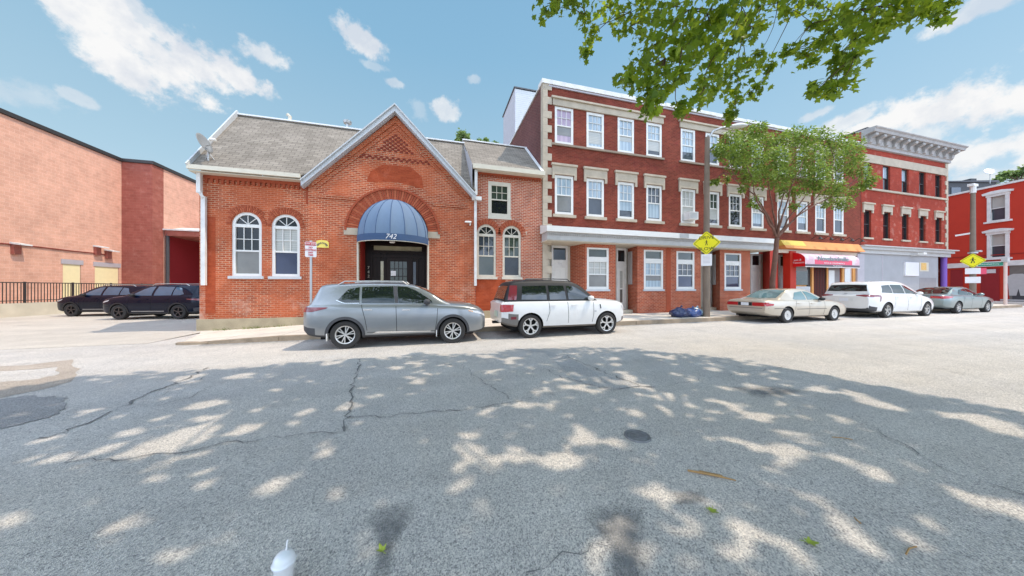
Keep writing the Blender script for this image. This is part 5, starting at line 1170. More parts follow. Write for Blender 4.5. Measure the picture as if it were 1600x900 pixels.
def suv_spec(kind):
    if kind == 'crossover':           # rounded mid-size crossover
        L = 4.65; ax = (.985, 3.69)
        return dict(L=L, W=1.84, rad=.355, ax=ax, wid=.225, rimr=.235, wheel='twin', spokes=6,
            zb=[(0, .42), (.12, .33), (.5, .27), (1.4, .24), (3.2, .24), (4.2, .25), (4.5, .30), (L, .40)],
            zs=[(0, 1.00), (.08, 1.10), (.5, 1.13), (1.6, 1.12), (2.6, 1.11), (3.3, 1.09), (3.9, 1.05), (4.3, .985), (4.52, .90), (4.62, .80), (L, .72)],
            zt=[(0, 1.02), (.1, 1.13), (1.0, 1.14), (3.2, 1.17), (3.5, 1.18), (4.0, 1.14), (4.35, 1.06), (4.55, .96), (4.62, .86), (L, .78)],
            cab=dict(zr=[(.10, 1.10), (.19, 1.29), (.30, 1.53), (.36, 1.645), (.7, 1.685), (1.6, 1.71), (2.2, 1.705), (2.6, 1.665), (3.0, 1.50), (3.4, 1.25), (3.62, 1.14)], wr=[(.2, .60), (.8, .63), (1.8, .665), (2.5, .655), (3.6, .69)], h=.56),
            side_glass=[([(.78, 1.235), (.95, 1.17), (1.30, 1.165)], [(.82, 1.27), (1.02, 1.53), (1.28, 1.575)]), ([(1.36, 1.165), (2.16, 1.155)], [(1.34, 1.58), (2.1, 1.60)]), ([(2.26, 1.155), (3.14, 1.15)], [(2.22, 1.60), (2.46, 1.585), (2.75, 1.46), (3.12, 1.20)])],
            glass_ends=[('windshield:top', [(2.66, -.60), (2.64, 0), (2.66, .60)], [(3.42, -.70), (3.5, 0), (3.42, .70)]), ('rear_window:rear', [(-.58, 1.19), (0, 1.17), (.58, 1.19)], [(-.54, 1.54), (0, 1.57), (.54, 1.54)])],
            seams=[[(1.36, 1.12), (1.46, .72), (1.50, .45)], [(2.20, 1.12), (2.22, .70), (2.22, .32)], [(3.28, 1.0), (3.26, .66), (3.20, .34)], [(1.5, .40), (2.4, .38), (3.2, .38)]],
            handles=[(1.52, .99), (2.46, .97)], mirror=(2.98, 1.18), rails=(.75, 2.5),
            clad=[(-.1, 5, .36), (-.1, .30, .56), (4.40, 5, .40)])
L_ = 4.65
sp = suv_spec('crossover')
sp.update(paint=paint('grey metallic paint', (0.27, 0.285, 0.295), .6, .30), trim=('cladding', .06), clad_mat='cladding', mirror_mat='cladding', handle_mat='chrome', glass='carglass',
    patches=[('tail_light', 'taildark', [(.02, .95), (.22, .95), (.55, 1.03)], [(.02, 1.07), (.22, 1.07), (.60, 1.065)], 'side', (-1, 1)), ('tail_light', 'tail', [(-.80, .95), (-.45, .97)], [(-.80, 1.06), (-.45, 1.06)], 'rear', (1,)), ('tail_light', 'tail', [(.45, .97), (.80, .95)], [(.45, 1.06), (.80, 1.06)], 'rear', (1,)),
             ('headlight', 'lens', [(4.20, .87), (4.5, .80), (4.62, .72)], [(4.10, .95), (4.42, .88), (4.60, .79)], 'side', (-1, 1)), ('turn_lamp', 'amber', [(4.13, .90), (4.25, .87)], [(4.14, .925), (4.26, .895)], 'side', (-1, 1)),
             ('grille', 'black', [(-.5, .52), (.5, .52)], [(-.55, .66), (.55, .66)], 'front', (1,)), ('rocker_trim', 'chrome', [(1.62, .365), (3.1, .365)], [(1.75, .42), (2.5, .40), (3.1, .385)], 'side', (-1, 1)),
             ('quarter_trim', 'chrome', [(.74, 1.24), (.93, 1.155), (1.30, 1.15)], [(.77, 1.245), (.95, 1.168), (1.30, 1.165)], 'side', (-1, 1)), ('pillar_trim', 'cladding', [(2.17, 1.155), (2.25, 1.155)], [(2.11, 1.60), (2.21, 1.60)], 'side', (-1, 1))],
    boxes=[('mud_flap', 'oldwhite', .56, .58, -.92, -.72, .22, .40), ('mud_flap', 'oldwhite', .56, .58, .72, .92, .22, .40), ('mud_flap', 'oldwhite', 3.24, 3.26, -.92, -.74, .22, .40), ('licence_plate', 'plate', -.02, -.01, -.25, .25, .72, .86)])
GX = -2.23 - .985
car('parked_suv', 'grey metallic crossover with twin-spoke wheels parked before the blue awning', 'car', (GX, 9.12, zg(-1)), 0.0, sp, 'cars parked along the kerb')

# boxy white off-road wagon with black roof
L = 4.40; ax = (.90, 3.57)
wp = paint('white paint', (0.74, 0.73, 0.71), 0, .4)
sp = dict(L=L, W=1.89, rad=.36, ax=ax, wid=.23, rimr=.255, wheel='wide', spokes=5, pr=.88, paint=wp, cabin_mat='black',
    zb=[(0, .46), (.15, .40), (.5, .32), (1.3, .27), (3.2, .27), (3.9, .30), (L, .42)],
    zs=[(0, 1.04), (.08, 1.10), (.6, 1.11), (3.2, 1.11), (3.7, 1.09), (4.1, 1.05), (4.28, .99), (4.36, .90), (L, .82)],
    zt=[(0, 1.06), (.1, 1.13), (3.0, 1.15), (3.5, 1.17), (4.0, 1.14), (4.25, 1.08), (4.36, .98), (L, .90)],
    cab=dict(zr=[(.10, 1.10), (.16, 1.30), (.30, 1.66), (.42, 1.735), (.9, 1.775), (1.8, 1.785), (2.3, 1.765), (2.6, 1.68), (2.95, 1.42), (3.22, 1.17), (3.3, 1.10)], wr=[(.1, .68), (.8, .70), (1.8, .715), (2.5, .70), (3.3, .74)], h=.62),
    side_glass=[([(.62, 1.17), (1.45, 1.16)], [(.68, 1.58), (1.45, 1.60)]), ([(1.55, 1.16), (2.12, 1.16)], [(1.53, 1.60), (2.06, 1.60)]), ([(2.20, 1.16), (3.02, 1.16)], [(2.16, 1.60), (2.42, 1.58), (2.66, 1.46), (3.0, 1.20)])],
    glass_ends=[('windshield:top', [(2.62, -.62), (2.60, 0), (2.62, .62)], [(3.12, -.74), (3.16, 0), (3.12, .74)]), ('rear_window:rear', [(-.62, 1.18), (0, 1.18), (.62, 1.18)], [(-.58, 1.58), (0, 1.60), (.58, 1.58)])],
    seams=[[(1.50, 1.12), (1.52, .80), (1.42, .50)], [(2.14, 1.12), (2.16, .7), (2.16, .42)], [(3.06, 1.10), (3.06, .7), (3.02, .42)]],
    handles=[(1.62, .98), (2.36, .98)], mirror=(2.92, 1.20), mirror_mat='white', rails=(.7, 2.4), rail_mat='cladding', trim=('greyclad', .075), clad_mat='greyclad',
    clad=[(-.1, 5, .43), (-.1, .55, .68), (4.15, 5, .62)],
    patches=[('tail_light', 'tail', [(.10, .80), (.34, .82)], [(.10, 1.02), (.36, 1.02)], 'side', (-1, 1)), ('tail_light', 'tail', [(-.86, .80), (-.70, .80)], [(-.86, 1.02), (-.70, 1.02)], 'rear', (1,)), ('tail_light', 'tail', [(.70, .80), (.86, .80)], [(.70, 1.02), (.86, 1.02)], 'rear', (1,)),
             ('side_marker', 'taildark', [(.28, .58), (.44, .58)], [(.28, .66), (.44, .66)], 'side', (-1, 1)), ('fender_vent', 'black', [(3.30, .86), (3.34, .86)], [(3.28, 1.0), (3.32, 1.0)], 'side', (-1, 1)), ('badge', 'metal', [(3.08, .75), (3.16, .75)], [(3.08, .80), (3.16, .80)], 'side', (-1, 1)),
             ('tail_glass', 'taildark', [(.20, 1.16), (.46, 1.16)], [(.30, 1.60), (.52, 1.60)], 'side', (-1, 1)), ('headlight', 'lens', [(4.2, .84), (4.34, .80)], [(4.16, .95), (4.30, .90)], 'side', (-1, 1)), ('grille', 'black', [(-.6, .66), (.6, .66)], [(-.6, .82), (.6, .82)], 'front', (1,))],  # tail_glass: reddish reflection put into the colour of the rear glass
    boxes=[('licence_plate', 'greenplate', -.025, -.008, -.30, .05, .62, .80), ('tow_hitch', 'black', -.10, .2, -.06, .06, .38, .46)])
car('parked_suv', 'boxy white off-road wagon with black roof parked between the grey car and hydrant kerb'.replace('hydrant kerb', 'row doors'), 'car', (2.80 - .90, 9.24, zg(4)), .02, sp, 'cars parked along the kerb')

# beige saloon
L = 5.08; ax = (1.10, 3.95)
sp = dict(L=L, W=1.87, rad=.325, ax=ax, wid=.21, rimr=.20, wheel='cover', spokes=8, pr=.86, paint=paint('champagne paint', (0.56, 0.49, 0.39), .35, .32), handle_mat=None,
    zb=[(0, .44), (.10, .36), (.4, .28), (1.5, .22), (3.5, .22), (4.6, .24), (L, .34)],
    zs=[(0, .82), (.06, .90), (.5, .93), (1.2, .94), (2.4, .92), (3.4, .90), (4.2, .84), (4.75, .72), (L, .56)],
    zt=[(0, .90), (.08, .985), (.6, 1.01), (1.2, 1.00), (3.2, .97), (3.7, .97), (4.3, .92), (4.8, .78), (L, .60)],
    cab=dict(zr=[(.72, .98), (.95, 1.08), (1.35, 1.28), (1.7, 1.405), (2.1, 1.445), (2.5, 1.44), (2.8, 1.38), (3.2, 1.18), (3.55, .98)], wr=[(.7, .62), (1.6, .60), (2.4, .62), (3.5, .66)], h=.46),
    side_glass=[([(1.55, .985), (1.62, .96), (2.30, .955)], [(1.56, 1.02), (1.85, 1.26), (2.30, 1.315)]), ([(2.37, .955), (3.20, .965)], [(2.37, 1.315), (2.62, 1.29), (2.9, 1.18), (3.18, .99)])],
    glass_ends=[('windshield:top', [(2.76, -.56), (2.74, 0), (2.76, .56)], [(3.36, -.66), (3.44, 0), (3.36, .66)]), ('rear_window:top', [(.86, -.62), (.80, 0), (.86, .62)], [(1.56, -.52), (1.58, 0), (1.56, .52)])],
    seams=[[(1.62, .93), (1.56, .75), (1.50, .55)], [(2.34, .93), (2.36, .6), (2.36, .28)], [(3.30, .90), (3.30, .6), (3.24, .28)]],
    handles=[(1.75, .80), (2.55, .79)], mirror=(3.05, .99), glass='carglass_pale', mirror_mat='black',
    patches=[('tail_light', 'tail', [(-.84, .70), (-.30, .70)], [(-.84, .85), (-.30, .85)], 'rear', (1,)), ('tail_light', 'tail', [(.30, .70), (.84, .70)], [(.30, .85), (.84, .85)], 'rear', (1,)), ('tail_light', 'tail', [(.01, .70), (.30, .73)], [(.01, .85), (.34, .80)], 'side', (-1, 1)),
             ('trunk_panel', 'black', [(-.29, .70), (.29, .70)], [(-.29, .85), (.29, .85)], 'rear', (1,)), ('bumper_strip', 'greyclad', [(-.85, .60), (.85, .60)], [(-.85, .625), (.85, .625)], 'rear', (1,)), ('body_strip', 'greyclad', [(.35, .60), (1.0, .60)], [(.35, .625), (1.0, .625)], 'side', (-1, 1)), ('body_strip', 'greyclad', [(1.6, .56), (3.4, .56)], [(1.6, .585), (3.4, .585)], 'side', (-1, 1)),
             ('headlight', 'lens', [(4.74, .62), (5.0, .55)], [(4.66, .70), (4.96, .62)], 'side', (-1, 1))],
    boxes=[('licence_plate', 'plate', -.018, -.012, -.16, .16, .71, .84)])
car('parked_sedan', 'champagne beige saloon with white wheel covers parked beyond the blue bags', 'car', (14.2 - 1.10, 9.55, zg(15)), -.005, sp, 'cars parked along the kerb')

# white people carrier
L = 5.17; ax = (1.13, 4.19)
sp = dict(L=L, W=1.99, rad=.355, ax=ax, wid=.23, rimr=.24, wheel='twin', spokes=5, pr=.86, paint=wp,
    zb=[(0, .44), (.1, .34), (.5, .26), (1.5, .22), (3.8, .22), (4.7, .24), (L, .36)],
    zs=[(0, 1.0), (.08, 1.06), (.6, 1.08), (1.6, 1.10), (2.8, 1.08), (3.8, 1.03), (4.4, .94), (4.9, .76), (L, .64)],
    zt=[(0, 1.02), (.1, 1.12), (1.0, 1.14), (3.4, 1.14), (4.0, 1.10), (4.5, 1.0), (4.95, .82), (L, .68)],
    cab=dict(zr=[(.14, 1.10), (.20, 1.30), (.34, 1.60), (.5, 1.70), (1.0, 1.745), (1.9, 1.77), (2.6, 1.745), (3.0, 1.66), (3.5, 1.40), (3.95, 1.14), (4.05, 1.06)], wr=[(.2, .70), (.9, .72), (2.0, .74), (2.9, .72), (4.0, .76)], h=.60),
    side_glass=[([(.86, 1.20), (1.62, 1.17)], [(1.05, 1.53), (1.60, 1.57)]), ([(1.68, 1.165), (2.55, 1.15)], [(1.66, 1.575), (2.50, 1.565)]), ([(2.62, 1.15), (3.55, 1.13)], [(2.60, 1.56), (2.86, 1.52), (3.2, 1.35), (3.52, 1.17)])],
    glass_ends=[('windshield:top', [(2.98, -.64), (2.94, 0), (2.98, .64)], [(3.76, -.76), (3.86, 0), (3.76, .76)]), ('rear_window:rear', [(-.72, 1.26), (0, 1.25), (.72, 1.26)], [(-.64, 1.56), (0, 1.58), (.64, 1.56)])],
    seams=[[(1.64, 1.12), (1.66, .8), (1.58, .48)], [(2.58, 1.10), (2.62, .7), (2.62, .34)], [(3.66, 1.04), (3.66, .7), (3.60, .34)]],
    handles=[(1.85, 1.0), (2.85, .97)], mirror=(3.42, 1.16),
    clad=[(-.1, .42, .52)], clad_mat='cladding',
    patches=[('tail_light', 'taildark', [(.02, 1.00), (.30, 1.00), (.62, 1.0)], [(.02, 1.10), (.32, 1.09), (.70, 1.06)], 'side', (-1, 1)), ('tail_light', 'taildark', [(.52, .78), (.58, .78)], [(.60, 1.02), (.68, 1.02)], 'side', (-1, 1)), ('tail_light', 'taildark', [(-.92, .98), (-.42, 1.04)], [(-.90, 1.09), (-.42, 1.08)], 'rear', (1,)), ('tail_light', 'taildark', [(.42, 1.04), (.92, .98)], [(.42, 1.08), (.90, 1.09)], 'rear', (1,)),
             ('number_recess', 'oldwhite', [(-.32, .76), (.32, .76)], [(-.34, .94), (.34, .94)], 'rear', (1,)), ('emblem', 'metal', [(-.06, 1.10), (.06, 1.10)], [(-.05, 1.15), (.05, 1.15)], 'rear', (1,)), ('headlight', 'lens', [(4.75, .76), (5.05, .66)], [(4.62, .86), (5.0, .74)], 'side', (-1, 1))],
    boxes=[('licence_plate', 'plate', -.022, -.014, -.16, .16, .78, .92)])
car('parked_minivan', 'white people carrier with wide dark rear window parked before the corner shop', 'car', (20.75 - 1.13, 9.58, zg(22)), -.01, sp, 'cars parked along the kerb')

# grey-green saloon
L = 4.81; ax = (1.02, 3.795)
sp = dict(L=L, W=1.82, rad=.325, ax=ax, wid=.21, rimr=.215, wheel='five', spokes=7, pr=.84, paint=paint('grey green metallic', (0.22, 0.28, 0.28), .5, .3),
    zb=[(0, .44), (.1, .34), (.5, .26), (1.5, .21), (3.6, .21), (4.5, .23), (L, .34)],
    zs=[(0, .86), (.06, .95), (.5, .97), (1.4, .965), (2.4, .94), (3.3, .92), (4.0, .86), (4.5, .74), (L, .60)],
    zt=[(0, .94), (.08, 1.03), (.6, 1.06), (1.1, 1.05), (3.0, 1.0), (3.5, 1.0), (4.1, .94), (4.55, .80), (L, .64)],
    cab=dict(zr=[(.58, 1.03), (.9, 1.16), (1.3, 1.33), (1.7, 1.435), (2.1, 1.465), (2.5, 1.45), (2.8, 1.36), (3.2, 1.16), (3.5, 1.0)], wr=[(.6, .60), (1.6, .59), (2.4, .61), (3.4, .66)], h=.46),
    side_glass=[([(1.25, 1.05), (1.50, 1.01), (2.15, .995)], [(1.30, 1.08), (1.68, 1.28), (2.15, 1.335)]), ([(2.22, .995), (3.10, .99)], [(2.22, 1.335), (2.5, 1.31), (2.8, 1.19), (3.08, 1.01)])],
    glass_ends=[('windshield:top', [(2.72, -.56), (2.70, 0), (2.72, .56)], [(3.30, -.64), (3.38, 0), (3.30, .64)]), ('rear_window:top', [(.72, -.62), (.66, 0), (.72, .62)], [(1.52, -.52), (1.54, 0), (1.52, .52)])],
    seams=[[(1.50, .96), (1.46, .75), (1.42, .55)], [(2.18, .94), (2.20, .6), (2.20, .27)], [(3.16, .92), (3.16, .6), (3.10, .27)]],
    handles=[(1.62, .84), (2.42, .82)], mirror=(2.95, 1.03),
    patches=[('tail_light', 'tail', [(.01, .80), (.25, .82), (.52, .88)], [(.01, .95), (.25, .94), (.56, .92)], 'side', (-1, 1)), ('tail_light', 'tail', [(-.80, .80), (-.34, .82)], [(-.80, .94), (-.34, .93)], 'rear', (1,)), ('tail_light', 'tail', [(.34, .82), (.80, .80)], [(.34, .93), (.80, .94)], 'rear', (1,)), ('headlight', 'lens', [(4.35, .70), (4.72, .60)], [(4.25, .80), (4.66, .68)], 'side', (-1, 1))],
    boxes=[('licence_plate', 'plate', -.022, -.014, -.16, .16, .66, .80)])
car('parked_sedan', 'grey-green saloon at the head of the parked line by the corner building', 'car', (27.3 - 1.02, 9.70, zg(28)), -.015, sp, 'cars parked along the kerb')

# two black crossovers on the car park, noses towards the fence
bp = paint('black paint', (0.003, 0.006, 0.016), 0, .25, coat=.45, dust=.0); _b = bp.node_tree.nodes['Principled BSDF']; _b.inputs['Coat Tint'].default_value = (.35, .55, 1, 1); _b.inputs['Specular IOR Level'].default_value = .1
for nm, lab, nose, yy, hd in (('parked_suv', 'black crossover in the car park, nearer one, tail behind the orange brick hall', -15.6, 19.5, PI - .20), ('parked_suv', 'second black crossover in the car park, bonnet beside the iron fence', -19.9, 22.4, PI - .20)):
    sp = suv_spec('crossover')
    sp.update(paint=bp, W=1.9, trim=('black', .05), wheel='dark', spokes=5, mirror_mat='black', glass='carglass_blue', zs=[(a_, z_ + .02) for a_, z_ in sp['zs']],
        patches=[('headlight', 'lens', [(4.20, .87), (4.5, .80), (4.62, .72)], [(4.10, .95), (4.42, .88), (4.60, .79)], 'side', (-1, 1)), ('rocker_trim', 'metal', [(1.62, .385), (3.1, .385)], [(1.62, .41), (3.1, .41)], 'side', (-1, 1)), ('tail_light', 'taildark', [(.02, .90), (.55, .965)], [(.02, 1.01), (.60, 1.0)], 'side', (-1, 1))])
    M.setdefault('carglass_blue', glass('blue reflecting glass', (0.05, 0.10, 0.16), .02))
    dx, dy = math.cos(hd) * 4.65, math.sin(hd) * 4.65
    car(nm, lab, 'car', (nose - dx, yy - dy, LOT(nose + 2, yy)), hd, sp, 'black cars on the car park')

# ------------------------------------------------------------------ street furniture
def diamond(par, c, half, fz, name='sign_plate', mat='sign_yellow'):
    o = MB().prism([(half * math.cos(a + d_), half * math.sin(a + d_)) for a in (0, PI / 2, PI, 3 * PI / 2) for d_ in (-.06, .06)], -.012, .0).build(name, M[mat], par, c); o.rotation_euler = (0, 0, fz)
    b = MB(); q = [(half * k * math.cos(a), half * k * math.sin(a)) for k in (.93, .88) for a in (0, PI / 2, PI, 3 * PI / 2)]
    b.add([(p[0], -.014, p[1]) for p in q], [(k, (k + 1) % 4, 4 + (k + 1) % 4, 4 + k) for k in range(4)]); b.build('sign_border', M['sign_black'], o, (0, 0, 0)); return o
def walker(par, s, y=-.018):
    b = MB()
    b.lathe([(0, y), (s * .12, y), (s * .12, y + .003), (0, y + .003)], 14, 'y', (.02 * s, 0, s * .78))
    for p in ([(-.10, .60), (.14, .64), (.12, .05), (-.12, .05)], [(-.12, .08), (.02, .08), (-.16, -.70), (-.34, -.70)], [(-.02, .10), (.12, .06), (.30, -.40), (.26, -.72), (.12, -.70), (.14, -.38)], [(-.08, .58), (-.02, .50), (-.34, .20), (-.42, .06), (-.46, .14)], [(.08, .60), (.14, .52), (.36, .26), (.46, .30), (.44, .20), (.32, .16)]):
        b.prism([(q[0] * s, q[1] * s) for q in p], y, y + .003)
    return b.build('walking_figure', M['sign_black'], par, (0, 0, 0))
def face(px): return -(math.atan((px - 800) / 450) + TH)       # turn so that the plate looks back along the bearing
sl = thing('street_lamp', 'weathered wooden lamp pole with yellow drive slow sign beside the blue bags', 'street lamp', (12.2, 10.62, sw(12.2)))
MB().tube([(0, 0, -.1), (0, 0, 3), (0.02, 0, 6), (.05, 0, 8.35)], [.145, .13, .115, .10], 14).build('pole', M['pole'], sl, (0, 0, 0), smooth=True, angle=50)
dr_ = Vector((.86, -.40, 0)).normalized()
pts = [Vector((.05, 0, 7.7)), Vector((.05, 0, 8.3)) + dr_ * .05, Vector((.05, 0, 8.62)) + dr_ * .25, Vector((.05, 0, 8.74)) + dr_ * .6, Vector((.05, 0, 8.76)) + dr_ * .95]
arm = MB().tube(pts, .05, 8).build('arm', M['metal'], sl, (0, 0, 0), smooth=True, angle=50)
hp = pts[-1] + dr_ * .32; lh = MB().lathe([(0, -.10), (.10, -.10), (.19, -.05), (.20, .0), (.14, .06), (0, .09)], 18, 'z').build('lamp_head', M['oldwhite'], arm, hp, smooth=True, angle=40); lh.scale = (2.1, .85, 1); lh.rotation_euler = (0, 0, math.atan2(dr_.y, dr_.x))
fz = face(1105)
tw = Vector((-math.sin(-fz) * .19, -math.cos(-fz) * .19, 0))
dm = diamond(sl, (tw.x, tw.y, Z(1105, 380, 10.62 - .19) - sw(12.2) + .02), .52, fz)
text('DRIVE', .20, M['sign_black'], dm, (0, -.016, .24), name='lettering', sx=1.1); text('SLOW', .20, M['sign_black'], dm, (0, -.016, -.27), name='lettering', sx=1.1); walker(dm, .15)
wp_ = MB().box(-.21, .21, -.008, 0, -.27, .27).build('notice_plate', M['sign_white'], sl, (tw.x, tw.y, Z(1104, 406, 10.43) - sw(12.2))); wp_.rotation_euler = (0, 0, fz)
b = MB()
for k in range(6): b.box(-.14, .14, -.011, -.009, .17 - k * .06, .185 - k * .06)
b.build('printed_line', M['lintel_grey'], wp_, (0, 0, 0))
# tow sign on a steel post
ps = thing('parking_sign', 'white no stopping sign with red heading on a thin steel post', 'sign', (X(486, 10.6), 10.6, sw(-3.9)))
MB().box(-.03, .03, -.02, .02, -.1, 2.95).build('post', M['metal'], ps, (0, 0, 0))
sb = MB().prism([(-.20, .03), (-.17, 0), (.17, 0), (.20, .03), (.20, .50), (.17, .53), (-.17, .53), (-.20, .50)], -.035, -.024).build('sign_plate', M['sign_white'], ps, (0, 0, 2.42)); sb.rotation_euler = (0, 0, .12); sb.scale = (.78, 1, .92)
MB().box(-.185, .185, -.038, -.0355, .40, .51).build('red_heading', M['sign_red'], sb, (0, 0, 0))
text('TOW ZONE', .075, M['sign_white'], sb, (0, -.041, .455), name='lettering', bold=.001)
for k, t_ in enumerate(('NO', 'STOPPING', 'ANY', 'TIME')): text(t_, .085, M['sign_red'], sb, (0, -.038, .33 - k * .088), name='lettering', bold=.001)
# pole at the corner with crossing sign
pq = ray_at(1520, 450, 19.4)
p2 = thing('street_lamp', 'tall rusty brown pole with walking figure sign before the red building', 'street lamp', (pq.x, pq.y, sw(pq.x)))
ptop = ray_at(1522, 290, 19.4).z - sw(pq.x)
MB().tube([(0, 0, -.1), (0, 0, 4), (.03, 0, ptop)], [.14, .125, .10], 12).build('pole', M['pole'], p2, (0, 0, 0), smooth=True, angle=50)
MB().tube([(.03, 0, ptop - .5), (.03, 0, ptop + .05)], .13, 10).build('pole_cap', M['oldwhite'], p2, (0, 0, 0)); MB().box(-.3, .3, -.12, .12, ptop - .06, ptop + .1).build('fixture', M['oldwhite'], p2, (0, 0, 0))
fz = face(1520); tv = Vector((-math.sin(-fz), -math.cos(-fz), 0)) * .2; rv = Vector((math.cos(fz), math.sin(fz), 0))
dm = diamond(p2, (tv.x, tv.y, ray_at(1520, 407, 19.2).z - sw(pq.x)), .46, fz); walker(dm, .24)
for py, ph_ in ((421, .40), (435, .42)):
    c = tv - rv * .0; o = MB().box(-.28, .28, -.008, 0, -ph_ / 2, ph_ / 2).build('notice_plate', M['sign_white'], p2, (c.x, c.y, ray_at(1518, py, 19.2).z - sw(pq.x) - .1)); o.rotation_euler = (0, 0, fz)
o = MB().box(.0, .26, -.006, 0, -.2, .2).build('notice_plate', M['print_pink'], p2, (tv.x + rv.x * .22, tv.y + rv.y * .22, ray_at(1520, 424, 19.2).z - sw(pq.x))); o.rotation_euler = (0, 0, fz)
MB().bar((0, 0, ray_at(1520, 364, 19.4).z - sw(pq.x)), tuple(-rv * .65 + Vector((0, 0, ray_at(1505, 366, 19.4).z - sw(pq.x)))), .12, .10).build('bracket', M['oldwhite'], p2, (0, 0, 0))
b = MB(); b.lathe([(.16, -.05), (.2, -.05), (.2, .05), (.16, .05)], 12, 'z', (0, 0, ray_at(1520, 395, 19.4).z - sw(pq.x))); b.box(-.05, .35, -.25, .1, ray_at(1520, 393, 19.4).z - sw(pq.x) - .04, ray_at(1520, 393, 19.4).z - sw(pq.x) + .06); b.build('clamp', M['metal'], p2, (0, 0, 0))
pn = ray_at(1571, 450, 20.0)
sn = thing('street_name_sign', 'pale slim post with green street name blade at the corner', 'sign', (pn.x, pn.y, zg(40) + .1))
fz = face(1571); rv = Vector((math.cos(fz), math.sin(fz), 0)); hz = ray_at(1571, 412, 20).z - zg(40) - .1
M['pinkpost'] = plain('pale faded post', (0.66, 0.50, 0.44), 0.8)
MB().tube([(0, 0, -.1), (0, 0, hz + .15)], .075, 10).build('post', M['pinkpost'], sn, (0, 0, 0))
MB().box(-.16, .16, -.12, .12, hz + .12, hz + .42).build('post_box', M['greywhite'], sn, (0, 0, 0))
bl = MB().box(-1.0, -.08, -.02, .02, -.12, .12).build('name_blade', M['sign_green'], sn, (0, 0, hz)); bl.rotation_euler = (0, 0, fz)
text('WASHINGTON', .13, M['sign_white'], bl, (-.60, -.026, 0), name='lettering', sx=.85)
# ------------------------------------------------------------------ rubbish bags
def bag(c, r, seed, mat, lab, flat=.62, sx=1.0):
    bm = bmesh.new(); bmesh.ops.create_icosphere(bm, subdivisions=4, radius=1.0)
    for v in bm.verts:
        p = v.co.copy(); n1 = mnoise.noise(p * 1.3 + Vector((seed, 0, 0))); n2 = abs(mnoise.noise(p * 3.2 + Vector((0, seed, 0)))); n3 = abs(mnoise.noise(p * 7 + Vector((0, 0, seed))))
        p *= 1 + .22 * n1 - .22 * n2 - .10 * n3; p.x *= sx
        z = p.z * flat; v.co = Vector((p.x * r, p.y * r, max(-flat * .72, z) * r + flat * .72 * r))
    me = bpy.data.meshes.new('rubbish_bag'); bm.to_mesh(me); bm.free(); me.materials.append(mat); me.polygons.foreach_set('use_smooth', [True] * len(me.polygons))
    o = link('rubbish_bag', me, None, c); tag(o, lab, 'rubbish bag', 'rubbish bags beside the lamp pole')
    MB().tube([(0, 0, r * flat * 1.2), (.02, -.02, r * flat * 1.75), (.07, -.05, r * flat * 1.95)], [.06, .025, .06], 8).build('tied_neck', mat, o, (0, 0, 0), smooth=True); return o
bag((10.92, 10.85, sw(11)), .40, 1.3, M['bag_dark'], 'darkest navy rubbish bag, farthest from the lamp pole', .66, 1.15)
bag((11.52, 10.80, sw(11.5)), .36, 4.1, M['bag_blue'], 'bright blue rubbish bag lying between the other two', .66, 1.35)
bag((11.98, 10.98, sw(12)), .30, 7.7, M['bag_pale'], 'pale blue rubbish bag leaning against the lamp pole', .78)

# ------------------------------------------------------------------ things lying on the road
mx_, my_ = ground_at(996, 682)
mh = MB(); mh.lathe([(0, .012), (.10, .012), (.12, .004), (.125, .004), (.14, .014), (.15, .014), (.16, .0)], 32, 'z')
for k in range(5): mh.box(-.08, .08, -.07 + k * .034, -.055 + k * .034, .012, .018)
mh = mh.build('valve_cover', M['iron'], None, (mx_, my_, zg(mx_) + .001)); mh.scale = (.82, .82, 1); tag(mh, 'small round cast iron valve cover set in the asphalt', 'manhole cover')
cx_, cy_ = ground_at(444, 912); cx_ += .0
cu = thing('paper_cup', 'white paper cup with dome lid and straw standing on the asphalt', 'cup', (cx_, cy_, zg(cx_)))
MB().lathe([(0, 0), (.032, 0), (.034, .004), (.045, .115), (.047, .118)], 32, 'z').build('cup_wall', M['cup'], cu, (0, 0, 0), smooth=True, angle=40)
MB().lathe([(.050, .112), (.051, .120), (.047, .124), (.046, .132), (.040, .150), (.028, .163), (.010, .168), (0, .168)], 32, 'z').build('dome_lid', M['lid'], cu, (0, 0, 0), smooth=True, angle=40)
MB().tube([(0, 0, .05), (.006, .012, .19), (.008, .016, .215)], .0042, 8).build('straw', M['cup'], cu, (0, 0, 0))
cu.scale = (1.08, 1.08, 1.0)
def leaf_shape(r):
    pts = []
    for a, q in ((-90, .35), (-60, .55), (-38, .75), (-10, .45), (8, .85), (22, 1.0), (36, .6), (58, .62), (78, .95), (90, 1.15), (102, .95), (122, .62), (144, .6), (158, 1.0), (172, .85), (190, .45), (218, .75), (240, .55)):
        pts.append((r * q * math.cos(math.radians(a)), r * q * math.sin(math.radians(a))))
    return pts
def fallen(px, py, r, rot, lab, curl, mat='leaf_ground'):
    x, y = ground_at(px, py); b = MB(); P = leaf_shape(r); c = len(P)
    b.add([(p[0], p[1], .008 + curl * (p[0] ** 2 + p[1] ** 2) / r) for p in P] + [(0, 0, .004)], [(k, (k + 1) % c, c) for k in range(c)])
    b.tube([(0, -.3 * r, .006), (.1 * r, -1.2 * r, .01)], .002, 5)
    o = b.build('fallen_leaf', M[mat], None, (x, y, zg(x) + .004)); o.rotation_euler = (0, 0, rot); tag(o, lab, 'leaf', 'fallen leaves on the road'); return o
fallen(597, 863, .032, .6, 'curled yellow-green leaf lying near the white cup', .55)
fallen(1113, 800, .042, 2.2, 'pale green lobed leaf lying below the dry twig', .25)
fallen(1265, 850, .040, 4.1, 'yellowish lobed leaf lying in the sunlit patch', .2)
x, y = ground_at(1090, 740); x2, y2 = ground_at(1150, 752)
